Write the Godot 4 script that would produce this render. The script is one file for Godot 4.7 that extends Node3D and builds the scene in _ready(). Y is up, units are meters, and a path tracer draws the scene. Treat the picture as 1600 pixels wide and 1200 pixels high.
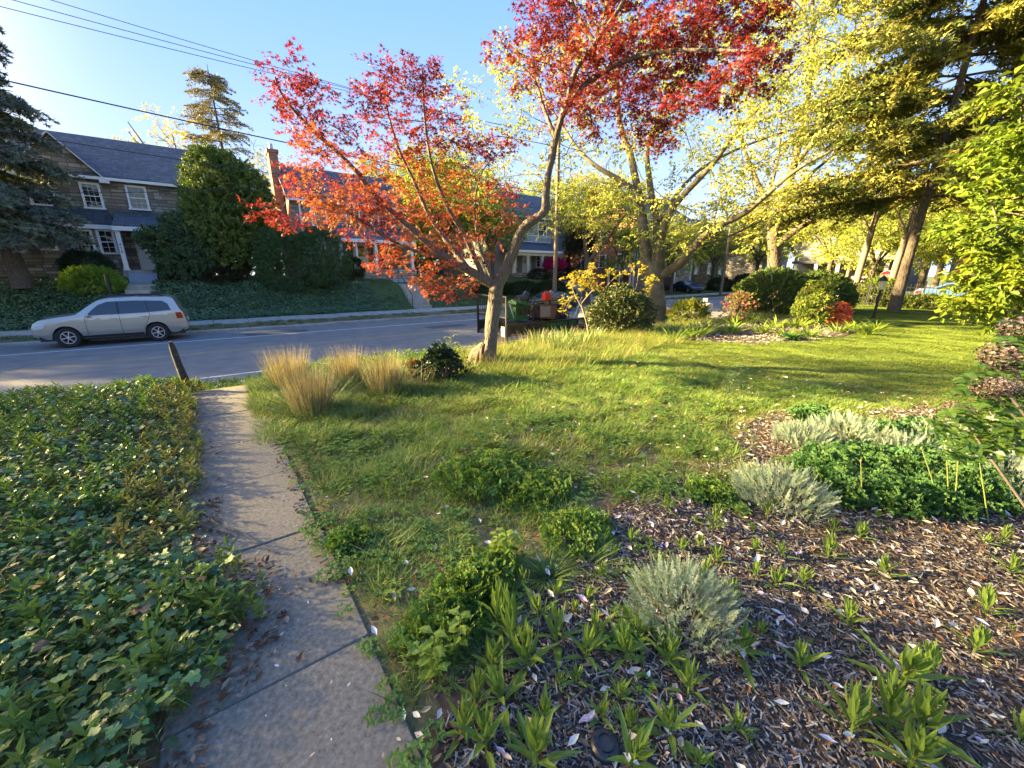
extends Node3D
# A front garden with a concrete path, a maple by the kerb and a residential street beyond.
# World: x runs along the road, z = -v where v is the distance across the road from the camera, y = 0 is the asphalt.

const FOCAL := 601.0
const EYE := 2.67
const PITCH := 16.0
const YAW := 35.4
var rng := RandomNumberGenerator.new()
var noise := FastNoiseLite.new()
var M := {}
var taken := {}

func _ready() -> void:
	rng.seed = 7
	noise.seed = 3
	noise.frequency = 0.6
	set_view()
	make_materials()
	build_ground()
	build_road()
	build_path()
	build_houses()
	build_street()
	build_vehicles()
	build_trees()
	build_shrubs()
	build_garden()
	build_cover()

func set_view() -> void:
	var cam := Camera3D.new()
	cam.name = "camera"
	cam.fov = rad_to_deg(2.0 * atan(600.0 / FOCAL))
	cam.near = 0.05
	cam.far = 900.0
	cam.position = Vector3(0, EYE, 0)
	cam.rotation = Vector3(deg_to_rad(-PITCH), deg_to_rad(-YAW), 0)
	add_child(cam)
	cam.current = true
	var env := Environment.new()
	env.background_mode = Environment.BG_SKY
	var sky := Sky.new()
	var sm := ProceduralSkyMaterial.new()
	sm.sky_top_color = Color(0.27, 0.44, 0.69)
	sm.sky_horizon_color = Color(0.65, 0.70, 0.73)
	sm.sky_curve = 0.19
	sm.sky_energy_multiplier = 0.59
	sm.ground_bottom_color = Color(0.22, 0.22, 0.17)
	sm.ground_horizon_color = Color(0.55, 0.60, 0.60)
	sm.sun_angle_max = 56.0
	sm.sun_curve = 0.35
	sky.sky_material = sm
	env.sky = sky
	env.background_energy_multiplier = 1.0
	env.tonemap_mode = Environment.TONE_MAPPER_LINEAR
	env.tonemap_exposure = 10.4
	env.sdfgi_enabled = true
	env.ssao_enabled = true
	env.ssil_enabled = true
	var we := WorldEnvironment.new()
	we.name = "world_environment"
	we.environment = env
	add_child(we)
	var sun := DirectionalLight3D.new()
	sun.name = "sun"
	sun.light_energy = 1.6
	sun.light_color = Color(1.0, 0.88, 0.62)
	sun.light_angular_distance = 1.5
	sun.shadow_enabled = true
	var to_sun := Vector3(-0.757, 0.34, -0.66).normalized()
	sun.look_at_from_position(to_sun * 50.0, Vector3.ZERO)
	add_child(sun)

# ---------- pixels of the photograph to directions and points ----------
func ray(px: float, py: float) -> Vector3:
	var t := deg_to_rad(PITCH)
	var a := deg_to_rad(YAW)
	var x := (px - 800.0) / FOCAL
	var b := -(py - 600.0) / FOCAL
	var fw := cos(t) + b * sin(t)
	return Vector3(x * cos(a) + fw * sin(a), b * cos(t) - sin(t), -(-x * sin(a) + fw * cos(a)))

func on_h(px: float, py: float, h: float) -> Vector3:      # on the level y = h
	var d := ray(px, py)
	return Vector3(0, EYE, 0) + d * ((h - EYE) / d.y)

func on_v(px: float, py: float, v: float) -> Vector3:      # on the plane z = -v
	var d := ray(px, py)
	return Vector3(0, EYE, 0) + d * (v / -d.z)

func at_r(px: float, py: float, r: float) -> Vector3:      # at the horizontal distance r
	var d := ray(px, py)
	return Vector3(0, EYE, 0) + d * (r / Vector2(d.x, d.z).length())

func foot(p: Vector3) -> Vector3:
	return Vector3(p.x, hgt(p.x, -p.z), p.z)

# ---------- naming ----------
func numbered(called: String) -> String:
	if not taken.has(called):
		taken[called] = 0
		return called
	taken[called] += 1
	return "%s_%03d" % [called, taken[called]]

func tag(o: Node, label: String, category: String, group := "") -> Node:
	o.set_meta("label", label)
	o.set_meta("category", category)
	if group != "":
		o.set_meta("group", group)
	return o

func thing(called: String, label: String, category: String, at: Vector3, turn := 0.0, group := "") -> Node3D:
	var o := Node3D.new()
	o.name = numbered(called)
	add_child(o)
	o.position = at
	o.rotation.y = turn
	tag(o, label, category, group)
	return o

func dup(src: Node3D, called: String, label: String, at: Vector3, turn := 0.0, sc := 1.0, group := "") -> Node3D:
	var o: Node3D = src.duplicate()
	o.name = numbered(called)
	add_child(o)
	o.transform = Transform3D(Basis(Vector3.UP, turn).scaled(Vector3.ONE * sc), at)
	if label != "":
		o.set_meta("label", label)
	if group != "":
		o.set_meta("group", group)
	return o

func put(called: String, mesh: Mesh, mat: Material, parent: Node, at := Vector3.ZERO) -> MeshInstance3D:
	var o := MeshInstance3D.new()
	o.name = called if parent != self else numbered(called)
	o.mesh = mesh
	o.material_override = mat
	o.position = at
	parent.add_child(o, true)
	return o

func struct(called: String, mesh: Mesh, mat: Material) -> MeshInstance3D:
	var o := put(called, mesh, mat, self)
	o.set_meta("kind", "structure")
	return o

func copies(called: String, mesh: Mesh, mat: Material, xf: Array, cols: Array, parent: Node) -> MultiMeshInstance3D:
	var mm := MultiMesh.new()
	mm.transform_format = MultiMesh.TRANSFORM_3D
	mm.use_colors = true
	mm.mesh = mesh
	mm.instance_count = xf.size()
	for i in xf.size():
		mm.set_instance_transform(i, xf[i])
		mm.set_instance_color(i, cols[i])
	var o := MultiMeshInstance3D.new()
	o.name = called if parent != self else numbered(called)
	o.multimesh = mm
	o.set_meta("kind", "stuff")
	o.material_override = mat
	parent.add_child(o, true)
	return o

# the same copies joined into one mesh
func bake(sp: Array, xf: Array) -> ArrayMesh:
	var v := PackedVector3Array()
	var c := PackedColorArray()
	for g in sp.size():
		var a: Array = sp[g].surface_get_arrays(0)
		var sv: PackedVector3Array = a[Mesh.ARRAY_VERTEX]
		var sc: PackedColorArray = a[Mesh.ARRAY_COLOR]
		for i in xf[g][0].size():
			var t: Transform3D = xf[g][0][i]
			v.append_array(t * sv)
			var k: Color = xf[g][1][i]
			var cc := sc.duplicate()
			for j in range(0, cc.size(), 3):
				var q: Color = cc[j] * k
				cc[j] = q
				cc[j + 1] = q
				cc[j + 2] = q
			c.append_array(cc)
	var arr := []
	arr.resize(Mesh.ARRAY_MAX)
	arr[Mesh.ARRAY_VERTEX] = v
	arr[Mesh.ARRAY_COLOR] = c
	var m := ArrayMesh.new()
	m.add_surface_from_arrays(Mesh.PRIMITIVE_TRIANGLES, arr)
	return m

func crown(called: String, sp: Array, xf: Array, mat: Material, parent: Node) -> void:
	var tris := 0
	for g in sp.size():
		tris += xf[g][0].size() * sp[g].surface_get_array_len(0) / 3
	if tris < (700000 if called == "crown" else 60000):
		put(called, bake(sp, xf), mat, parent).set_meta("kind", "stuff")
		return
	for g in sp.size():
		copies(called, sp[g], mat, xf[g][0], xf[g][1], parent)

func stuff(called: String, mesh: Mesh, mat: Material, xf: Array, cols: Array, label: String, category: String) -> void:
	var o := copies(called, mesh, mat, xf, cols, self)
	tag(o, label, category)
	o.set_meta("kind", "stuff")

# ---------- mesh collector ----------
class MB:
	var v := PackedVector3Array()
	var n := PackedVector3Array()
	var c := PackedColorArray()
	var col := Color.WHITE
	func tri(a: Vector3, b: Vector3, d: Vector3, na: Vector3, nb: Vector3, nd: Vector3) -> void:
		if (b - a).cross(d - a).dot(na + nb + nd) > 0.0:
			v.append_array([a, d, b]); n.append_array([na, nd, nb])
		else:
			v.append_array([a, b, d]); n.append_array([na, nb, nd])
		c.append_array([col, col, col])
	func flat(a: Vector3, b: Vector3, d: Vector3, away := Vector3.ZERO) -> void:
		var q := (b - a).cross(d - a).normalized()
		if away != Vector3.ZERO and q.dot(away) < 0.0:
			q = -q
		tri(a, b, d, q, q, q)
	func quad(a: Vector3, b: Vector3, d: Vector3, e: Vector3, away := Vector3.ZERO) -> void:
		flat(a, b, d, away); flat(a, d, e, away)
	func squad(a: Vector3, b: Vector3, d: Vector3, e: Vector3, na: Vector3, nb: Vector3, nd: Vector3, ne: Vector3) -> void:
		tri(a, b, d, na, nb, nd); tri(a, d, e, na, nd, ne)
	func box(lo: Vector3, hi: Vector3, xf := Transform3D.IDENTITY) -> void:
		var p := []
		for k in 8:
			p.append(xf * Vector3(hi.x if k & 1 else lo.x, hi.y if k & 2 else lo.y, hi.z if k & 4 else lo.z))
		var b := xf.basis
		quad(p[0], p[1], p[3], p[2], -b.z); quad(p[4], p[5], p[7], p[6], b.z)
		quad(p[0], p[2], p[6], p[4], -b.x); quad(p[1], p[3], p[7], p[5], b.x)
		quad(p[0], p[1], p[5], p[4], -b.y); quad(p[2], p[3], p[7], p[6], b.y)
	func bar(a: Vector3, b: Vector3, w: float, h: float) -> void:
		var d := b - a
		var y := d.normalized()
		var x := y.cross(Vector3.UP if absf(y.y) < 0.95 else Vector3.RIGHT).normalized()
		var z := x.cross(y)
		box(Vector3(-w / 2, 0, -h / 2), Vector3(w / 2, d.length(), h / 2), Transform3D(Basis(x, y, z), a))
	func tube(pts: Array, rad: Array, sides := 6, wob := 0.0, cap := true) -> void:
		var rings := []
		var nr := []
		var up := Vector3.UP
		for i in pts.size():
			var t: Vector3 = (pts[mini(i + 1, pts.size() - 1)] - pts[maxi(i - 1, 0)]).normalized()
			var x := t.cross(up if absf(t.dot(up)) < 0.95 else Vector3.RIGHT).normalized()
			if i > 0 and nr.size() > 0:
				var px: Vector3 = nr[i - 1][0]
				x = (px - t * px.dot(t)).normalized()
			var z := t.cross(x)
			var ring := []
			var nn := []
			for k in sides:
				var an := TAU * k / sides
				var dirv := x * cos(an) + z * sin(an)
				var w := 1.0 + wob * sin(an * 3.0 + i * 1.7) * 0.6 + wob * sin(an * 2.0 - i * 0.9 + 1.0) * 0.5
				ring.append(pts[i] + dirv * (rad[i] * w))
				nn.append(dirv)
			rings.append(ring)
			nr.append(nn)
		for i in pts.size() - 1:
			for k in sides:
				var k2 := (k + 1) % sides
				squad(rings[i][k], rings[i][k2], rings[i + 1][k2], rings[i + 1][k], nr[i][k], nr[i][k2], nr[i + 1][k2], nr[i + 1][k])
		if cap:
			for e in [0, pts.size() - 1]:
				var dirn: Vector3 = (pts[1] - pts[0]) * -1.0 if e == 0 else pts[e] - pts[e - 1]
				for k in range(1, sides - 1):
					flat(rings[e][0], rings[e][k], rings[e][k + 1], dirn)
	func lathe(prof: Array, sides := 16, base := Transform3D.IDENTITY) -> void:   # prof: Vector2(radius, y)
		for i in prof.size() - 1:
			var p: Vector2 = prof[i]
			var q: Vector2 = prof[i + 1]
			var sl := Vector2(q.y - p.y, -(q.x - p.x)).normalized()
			for k in sides:
				var a0 := TAU * k / sides
				var a1 := TAU * (k + 1) / sides
				var d0 := Vector3(cos(a0), 0, sin(a0))
				var d1 := Vector3(cos(a1), 0, sin(a1))
				var n0: Vector3 = base.basis * (d0 * sl.x + Vector3.UP * sl.y)
				var n1: Vector3 = base.basis * (d1 * sl.x + Vector3.UP * sl.y)
				squad(base * (d0 * p.x + Vector3.UP * p.y), base * (d1 * p.x + Vector3.UP * p.y), base * (d1 * q.x + Vector3.UP * q.y), base * (d0 * q.x + Vector3.UP * q.y), n0, n1, n1, n0)
	func ball(c0: Vector3, r: Vector3, seg := 12, wob := 0.0) -> void:
		for i in seg / 2:
			for k in seg:
				var q := []
				var qn := []
				for e in [[i, k], [i, k + 1], [i + 1, k + 1], [i + 1, k]]:
					var la: float = PI * e[0] / (seg / 2) - PI / 2
					var lo: float = TAU * (e[1] % seg) / seg
					var dv := Vector3(cos(la) * cos(lo), sin(la), cos(la) * sin(lo))
					var w := 1.0 + wob * sin(dv.x * 7.0 + dv.y * 5.0) * cos(dv.z * 6.0 + dv.y * 3.0)
					q.append(c0 + dv * r * w); qn.append((dv / r).normalized())
				squad(q[0], q[1], q[2], q[3], qn[0], qn[1], qn[2], qn[3])
	func mesh(colored := false) -> ArrayMesh:
		var a := []
		a.resize(Mesh.ARRAY_MAX)
		a[Mesh.ARRAY_VERTEX] = v
		a[Mesh.ARRAY_NORMAL] = n
		if colored:
			a[Mesh.ARRAY_COLOR] = c
		var m := ArrayMesh.new()
		m.add_surface_from_arrays(Mesh.PRIMITIVE_TRIANGLES, a)
		return m

func boxm(lo: Vector3, hi: Vector3) -> ArrayMesh:
	var b := MB.new()
	b.box(lo, hi)
	return b.mesh()

func tubem(pts: Array, rad: Array, sides := 6, wob := 0.0) -> ArrayMesh:
	var b := MB.new()
	b.tube(pts, rad, sides, wob)
	return b.mesh()

# a smooth line through points, n steps a span
func smooth_line(p: Array, n: int) -> Array:
	var out := []
	for i in p.size() - 1:
		var a: Vector3 = p[maxi(i - 1, 0)]
		var b: Vector3 = p[i]
		var c: Vector3 = p[i + 1]
		var d: Vector3 = p[mini(i + 2, p.size() - 1)]
		for k in n:
			out.append(b.cubic_interpolate(c, a, d, float(k) / n))
	out.append(p[p.size() - 1])
	return out

func rr(a: float, b: float) -> float:
	return rng.randf_range(a, b)

func rdir() -> Vector3:
	var z := rr(-1, 1)
	var a := rr(0, TAU)
	var s := sqrt(1.0 - z * z)
	return Vector3(s * cos(a), z, s * sin(a))

func mixc(list: Array, j := 0.15) -> Color:      # a colour from a list, a little lighter or darker
	var c: Color = list[rng.randi() % list.size()]
	var k := rr(1.0 - j, 1.0 + j)
	return Color(c.r * k * rr(0.94, 1.06), c.g * k, c.b * k * rr(0.9, 1.1))

# ---------- materials ----------
func ramp_tex(sd: int, freq: float, stops: Array, size := 256, oct := 4, kind := FastNoiseLite.TYPE_SIMPLEX_SMOOTH, gain := 0.5) -> ImageTexture:
	var f := FastNoiseLite.new()
	f.seed = sd
	f.noise_type = kind
	f.frequency = freq
	f.fractal_octaves = oct
	f.fractal_gain = gain
	var src := f.get_seamless_image(size, size)
	src.convert(Image.FORMAT_L8)
	var g := src.get_data()
	var lut := PackedByteArray()
	for i in 256:
		var t := i / 255.0 * (stops.size() - 1)
		var k := mini(int(t), stops.size() - 2)
		var c: Color = (stops[k] as Color).lerp(stops[k + 1], t - k).linear_to_srgb()
		lut.append_array([int(clampf(c.r, 0, 1) * 255), int(clampf(c.g, 0, 1) * 255), int(clampf(c.b, 0, 1) * 255)])
	var out := PackedByteArray()
	out.resize(size * size * 3)
	for i in g.size():
		var q := g[i] * 3
		out[i * 3] = lut[q]; out[i * 3 + 1] = lut[q + 1]; out[i * 3 + 2] = lut[q + 2]
	return ImageTexture.create_from_image(Image.create_from_data(size, size, false, Image.FORMAT_RGB8, out))

func gray_tex(sd: int, freq: float, size := 256, oct := 4, kind := FastNoiseLite.TYPE_SIMPLEX_SMOOTH) -> ImageTexture:
	return ramp_tex(sd, freq, [Color.BLACK, Color.WHITE], size, oct, kind)

func mat_tex(tex: Texture2D, metres: float, rough := 0.9, bump: Texture2D = null, depth := 0.0, bump_metres := 0.0) -> StandardMaterial3D:
	var m := StandardMaterial3D.new()
	m.albedo_texture = tex
	m.uv1_triplanar = true
	m.uv1_world_triplanar = true
	m.uv1_scale = Vector3.ONE / metres
	m.roughness = rough
	if bump:
		m.heightmap_enabled = true
		m.heightmap_texture = bump
		m.heightmap_scale = depth
	return m

func mat_flat(c: Color, rough := 0.6, metal := 0.0) -> StandardMaterial3D:      # c is a linear, real-world base colour
	var m := StandardMaterial3D.new()
	m.albedo_color = c.linear_to_srgb()
	m.roughness = rough
	m.metallic = metal
	return m

func mat_leaf(back: float, rough := 0.55, spec := 0.4) -> StandardMaterial3D:
	var m := StandardMaterial3D.new()
	m.vertex_color_use_as_albedo = true
	m.roughness = rough
	m.metallic_specular = spec
	m.cull_mode = BaseMaterial3D.CULL_DISABLED
	if back > 0.0:
		m.backlight_enabled = true
		m.backlight = Color(back, back, back * 0.75)
	return m

# courses of stones or bricks too small to tell apart from the garden: colour only
func course_tex(sd: int, size: int, metres: float, hmin: float, hmax: float, wmin: float, wmax: float, joint: float, mortar: Color, cols: Array, stagger := false) -> ImageTexture:
	var r := RandomNumberGenerator.new()
	r.seed = sd
	var img := Image.create(size, size, false, Image.FORMAT_RGB8)
	img.fill(mortar.linear_to_srgb())
	var pm := size / metres
	var y := 0.0
	var row := 0
	while y < size:
		var h := r.randf_range(hmin, hmax) * pm
		if size - y - h < hmin * pm:
			h = size - y
		var x := 0.0
		if stagger:
			x = -wmin * pm * 0.5 * (row % 2)
		while x < size:
			var w := r.randf_range(wmin, wmax) * pm
			var c: Color = cols[r.randi() % cols.size()]
			var k := r.randf_range(0.75, 1.25)
			c = Color(c.r * k, c.g * k, c.b * k).linear_to_srgb()
			var j := joint * pm
			img.fill_rect(Rect2i(int(x), int(y), maxi(1, int(w - j)), maxi(1, int(h - j))), c)
			x += w
		y += h
		row += 1
	return ImageTexture.create_from_image(img)

func make_materials() -> void:
	var fine := gray_tex(11, 0.09, 256, 3)
	var lump := gray_tex(12, 0.02, 256, 5)
	M.asphalt = mat_tex(ramp_tex(1, 0.012, [Color(0.125, 0.124, 0.124), Color(0.155, 0.153, 0.15), Color(0.185, 0.182, 0.176)], 512, 6), 5.0, 0.85)
	M.concrete = mat_tex(ramp_tex(2, 0.07, [Color(0.05, 0.045, 0.035), Color(0.14, 0.127, 0.102), Color(0.20, 0.183, 0.148), Color(0.33, 0.305, 0.25)], 1024, 8, FastNoiseLite.TYPE_SIMPLEX_SMOOTH, 0.7), 2.2, 0.92, fine, 0.12)
	M.sidewalk = mat_tex(ramp_tex(3, 0.02, [Color(0.22, 0.2, 0.17), Color(0.34, 0.32, 0.28), Color(0.4, 0.38, 0.34)], 256, 5), 3.0, 0.9)
	M.soil = mat_tex(ramp_tex(4, 0.05, [Color(0.05, 0.045, 0.018), Color(0.12, 0.11, 0.04), Color(0.16, 0.125, 0.07), Color(0.26, 0.2, 0.13)], 1024, 7), 1.6, 0.95)
	M.mulch = mat_tex(ramp_tex(5, 0.03, [Color(0.02, 0.014, 0.010), Color(0.055, 0.038, 0.028), Color(0.11, 0.08, 0.06)], 512, 6), 0.7, 0.95)
	M.turf = mat_tex(ramp_tex(6, 0.03, [Color(0.03, 0.05, 0.01), Color(0.055, 0.085, 0.018), Color(0.09, 0.11, 0.03)], 512, 6), 2.0, 0.95)
	M.bark = mat_tex(ramp_tex(7, 0.02, [Color(0.035, 0.028, 0.022), Color(0.10, 0.08, 0.06), Color(0.17, 0.138, 0.105)], 256, 6), 0.9, 0.95, lump, 4.0)
	M.bark.uv1_scale = Vector3(3.2, 0.8, 3.2)
	M.bark_maple = mat_tex(ramp_tex(17, 0.03, [Color(0.045, 0.037, 0.03), Color(0.11, 0.09, 0.072), Color(0.145, 0.12, 0.098), Color(0.2, 0.17, 0.14)], 256, 6), 0.9, 0.95, lump, 5.0)
	M.bark_maple.uv1_scale = Vector3(3.6, 0.9, 3.6)
	M.bark_dark = mat_tex(ramp_tex(8, 0.03, [Color(0.03, 0.02, 0.016), Color(0.075, 0.05, 0.042), Color(0.13, 0.095, 0.08)], 256, 6), 0.7, 0.95, lump, 1.5)
	M.bark_plane = mat_tex(ramp_tex(9, 0.016, [Color(0.045, 0.038, 0.026), Color(0.10, 0.085, 0.055), Color(0.14, 0.122, 0.08), Color(0.27, 0.24, 0.17)], 256, 3, FastNoiseLite.TYPE_CELLULAR), 1.6, 0.9, lump, 1.5)
	M.bark_pale = mat_tex(ramp_tex(10, 0.03, [Color(0.13, 0.105, 0.08), Color(0.25, 0.205, 0.16)], 128, 4), 0.5, 0.9)
	M.stone = mat_tex(course_tex(21, 512, 5.0, 0.10, 0.24, 0.25, 0.8, 0.025, Color(0.10, 0.085, 0.07), [Color(0.24, 0.21, 0.165), Color(0.33, 0.29, 0.24), Color(0.19, 0.165, 0.14), Color(0.28, 0.23, 0.175), Color(0.37, 0.34, 0.3)]), 5.0, 0.95)
	M.brick = mat_tex(course_tex(22, 512, 2.4, 0.075, 0.075, 0.22, 0.22, 0.012, Color(0.32, 0.26, 0.21), [Color(0.34, 0.12, 0.07), Color(0.28, 0.10, 0.06), Color(0.4, 0.16, 0.09)], true), 2.4, 0.95)
	M.shingle = mat_tex(course_tex(23, 512, 4.0, 0.14, 0.14, 0.18, 0.34, 0.02, Color(0.045, 0.05, 0.06), [Color(0.085, 0.095, 0.115), Color(0.11, 0.12, 0.145), Color(0.07, 0.08, 0.10)], true), 4.0, 0.9)
	M.shingle_dark = mat_tex(course_tex(24, 256, 2.0, 0.2, 0.2, 0.2, 0.3, 0.02, Color(0.02, 0.02, 0.025), [Color(0.04, 0.045, 0.055), Color(0.055, 0.06, 0.075)], true), 2.0, 0.85)
	M.white = mat_flat(Color(0.78, 0.79, 0.8), 0.5)
	M.cream = mat_flat(Color(0.6, 0.55, 0.46), 0.6)
	M.siding = mat_flat(Color(0.24, 0.245, 0.235), 0.7)
	M.glass = mat_flat(Color(0.015, 0.018, 0.022), 0.05)
	M.glass.metallic_specular = 0.7
	M.dark = mat_flat(Color(0.012, 0.012, 0.014), 0.6)
	M.black = mat_flat(Color(0.016, 0.016, 0.018), 0.4)
	M.iron = mat_flat(Color(0.02, 0.02, 0.022), 0.45, 0.3)
	M.rubber = mat_flat(Color(0.018, 0.018, 0.019), 0.85)
	M.alloy = mat_flat(Color(0.62, 0.62, 0.63), 0.35, 0.85)
	M.steel = mat_flat(Color(0.4, 0.41, 0.42), 0.4, 0.8)
	M.line = mat_tex(ramp_tex(31, 0.06, [Color(0.35, 0.35, 0.36), Color(0.66, 0.66, 0.67), Color(0.74, 0.74, 0.74)], 256, 5), 1.5, 0.8)
	M.yellow_line = mat_tex(ramp_tex(32, 0.06, [Color(0.16, 0.15, 0.14), Color(0.36, 0.27, 0.13), Color(0.42, 0.31, 0.14)], 256, 5), 1.5, 0.8)
	M.post_wood = mat_tex(ramp_tex(33, 0.05, [Color(0.012, 0.012, 0.012), Color(0.035, 0.033, 0.03), Color(0.08, 0.075, 0.065)], 128, 5), 0.4, 0.9, lump, 1.0)
	M.pole = mat_tex(ramp_tex(34, 0.05, [Color(0.07, 0.05, 0.035), Color(0.16, 0.12, 0.085), Color(0.24, 0.19, 0.14)], 128, 5), 0.8, 0.9)
	M.slate = mat_tex(ramp_tex(35, 0.05, [Color(0.22, 0.25, 0.3), Color(0.38, 0.42, 0.48)], 128, 5), 0.4, 0.8)
	M.leaf = mat_leaf(0.9)
	M.leaf_red = mat_leaf(0.9, 0.5)
	M.leaf_gloss = mat_leaf(0.35, 0.42, 0.4)
	M.needle = mat_leaf(0.45, 0.7)
	M.grass = mat_leaf(0.8, 0.6)
	M.matte = mat_leaf(0.0, 0.9)
	M.petal = mat_leaf(0.4, 0.6)
	M.path_line = mat_flat(Color(0.03, 0.028, 0.026), 0.95)

# ---------- ground ----------
func sm(a: float, b: float, x: float) -> float:
	return smoothstep(a, b, x)

func hgt(x: float, v: float) -> float:
	if v < 11.0:
		var top := 1.07
		var y := lerpf(top, 0.22, sm(6.6, 9.6, v))
		y = lerpf(y, 0.14, sm(9.6, 11.0, v))
		# the lot behind the fence lies level with the side street
		y = lerpf(y, 0.75, sm(28.0, 32.0, x) * (1.0 - sm(5.0, 9.0, v)))
		y += 0.05 * noise.get_noise_2d(x * 1.3, v * 1.3) * sm(0.35, 0.9, absf(x + 0.2))
		if x > 0.3 and v < 6.0:
			y += 0.07 * exp(-(pow(x - 2.2, 2) * 1.2 + pow(v - 2.75, 2) * 2.0))
		if x < -0.7:
			y += 0.10 * sm(0.7, 1.6, -x)
		return y
	if v < 23.1:
		return -0.03
	var up := 1.0 - 0.9 * sm(22.0, 42.0, x)
	var far := 0.13 + 0.09 * sm(23.1, 24.4, v) + 0.08 * sm(24.4, 26.0, v)
	far += up * (1.75 * sm(25.9, 29.4, v) + 0.45 * sm(29.0, 33.0, v))
	return far

func in_mulch(x: float, v: float) -> bool:
	if x < path_r(v):
		return false
	var e := 1.45 + 0.25 * noise.get_noise_2d(x * 2.0, 7.0)
	if x < 1.2:
		e = lerpf(0.95, 1.45, (x - 0.22) / 1.0) + 0.2 * noise.get_noise_2d(x * 2.0, 7.0)
	elif x > 3.0:
		e = lerpf(1.45, 1.75, clampf((x - 3.0) / 2.0, 0, 1)) - maxf(0.0, x - 5.0) * 0.62
	if v < e:
		return true
	return in_bed(x, v)

func in_bed(x: float, v: float) -> bool:      # the bed with hostas on the mown lawn
	return pow((x - 13.3) / 4.3, 2) + pow((v - 4.9 + (x - 13.3) * 0.05) / 1.75, 2) < 1.0 + 0.2 * noise.get_noise_2d(x, v)

func grid(x0: float, x1: float, v0: float, v1: float, step: float, keep: Callable, lift := 0.0) -> ArrayMesh:
	var st := SurfaceTool.new()
	st.begin(Mesh.PRIMITIVE_TRIANGLES)
	var nx := int((x1 - x0) / step)
	var nv := int((v1 - v0) / step)
	var idx := {}
	var count := 0
	for j in nv:
		for i in nx:
			var cx := x0 + (i + 0.5) * step
			var cv := v0 + (j + 0.5) * step
			if not keep.call(cx, cv):
				continue
			var q := []
			for e in [[i, j], [i + 1, j], [i + 1, j + 1], [i, j + 1]]:
				var key: int = e[0] * 100000 + e[1]
				if not idx.has(key):
					var x: float = x0 + e[0] * step
					var v: float = v0 + e[1] * step
					st.add_vertex(Vector3(x, hgt(x, v) + lift, -v))
					idx[key] = count
					count += 1
				q.append(idx[key])
			for k in [0, 2, 1, 0, 3, 2]:
				st.add_index(q[k])
	st.generate_normals()
	return st.commit()

func build_ground() -> void:
	var all := func(_x, _v): return true
	struct("ground_soil", grid(-16.0, 34.0, -8.0, 10.8, 0.2, func(x, v): return x < 5.0 or v > 6.5), M.soil)
	struct("ground_lawn", grid(5.0, 34.0, -8.0, 6.6, 0.2, all), M.turf)
	struct("ground_mulch", grid(0.0, 18.0, -8.0, 7.0, 0.1, func(x, v): return in_mulch(x, v), 0.012), M.mulch)
	struct("ground_far_yards", grid(-60.0, 140.0, 26.0, 80.0, 1.0, all), M.turf)
	struct("ground_far_verge", grid(-60.0, 140.0, 23.1, 24.5, 0.35, all), M.soil)
	var b := MB.new()
	b.quad(Vector3(-600, -0.4, -700), Vector3(700, -0.4, -700), Vector3(700, -0.4, 500), Vector3(-600, -0.4, 500), Vector3.UP)
	struct("ground_plain", b.mesh(), M.turf)
	var side := MB.new()
	side.quad(Vector3(33.5, 0.72, 60), Vector3(140, 0.72, 60), Vector3(140, 0.72, -10.8), Vector3(33.5, 0.72, -10.8), Vector3.UP)
	struct("ground_corner_lot", side.mesh(), M.turf)
	var lft := MB.new()
	lft.quad(Vector3(-60, 1.0, 40), Vector3(-15.9, 1.0, 40), Vector3(-15.9, 1.0, -8.0), Vector3(-60, 1.0, -8.0), Vector3.UP)
	lft.quad(Vector3(-60, 1.0, -8.0), Vector3(-15.9, 1.0, -8.0), Vector3(-15.9, 0.1, -10.9), Vector3(-60, 0.1, -10.9), Vector3.UP)
	struct("ground_next_lot", lft.mesh(), M.turf)

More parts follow.
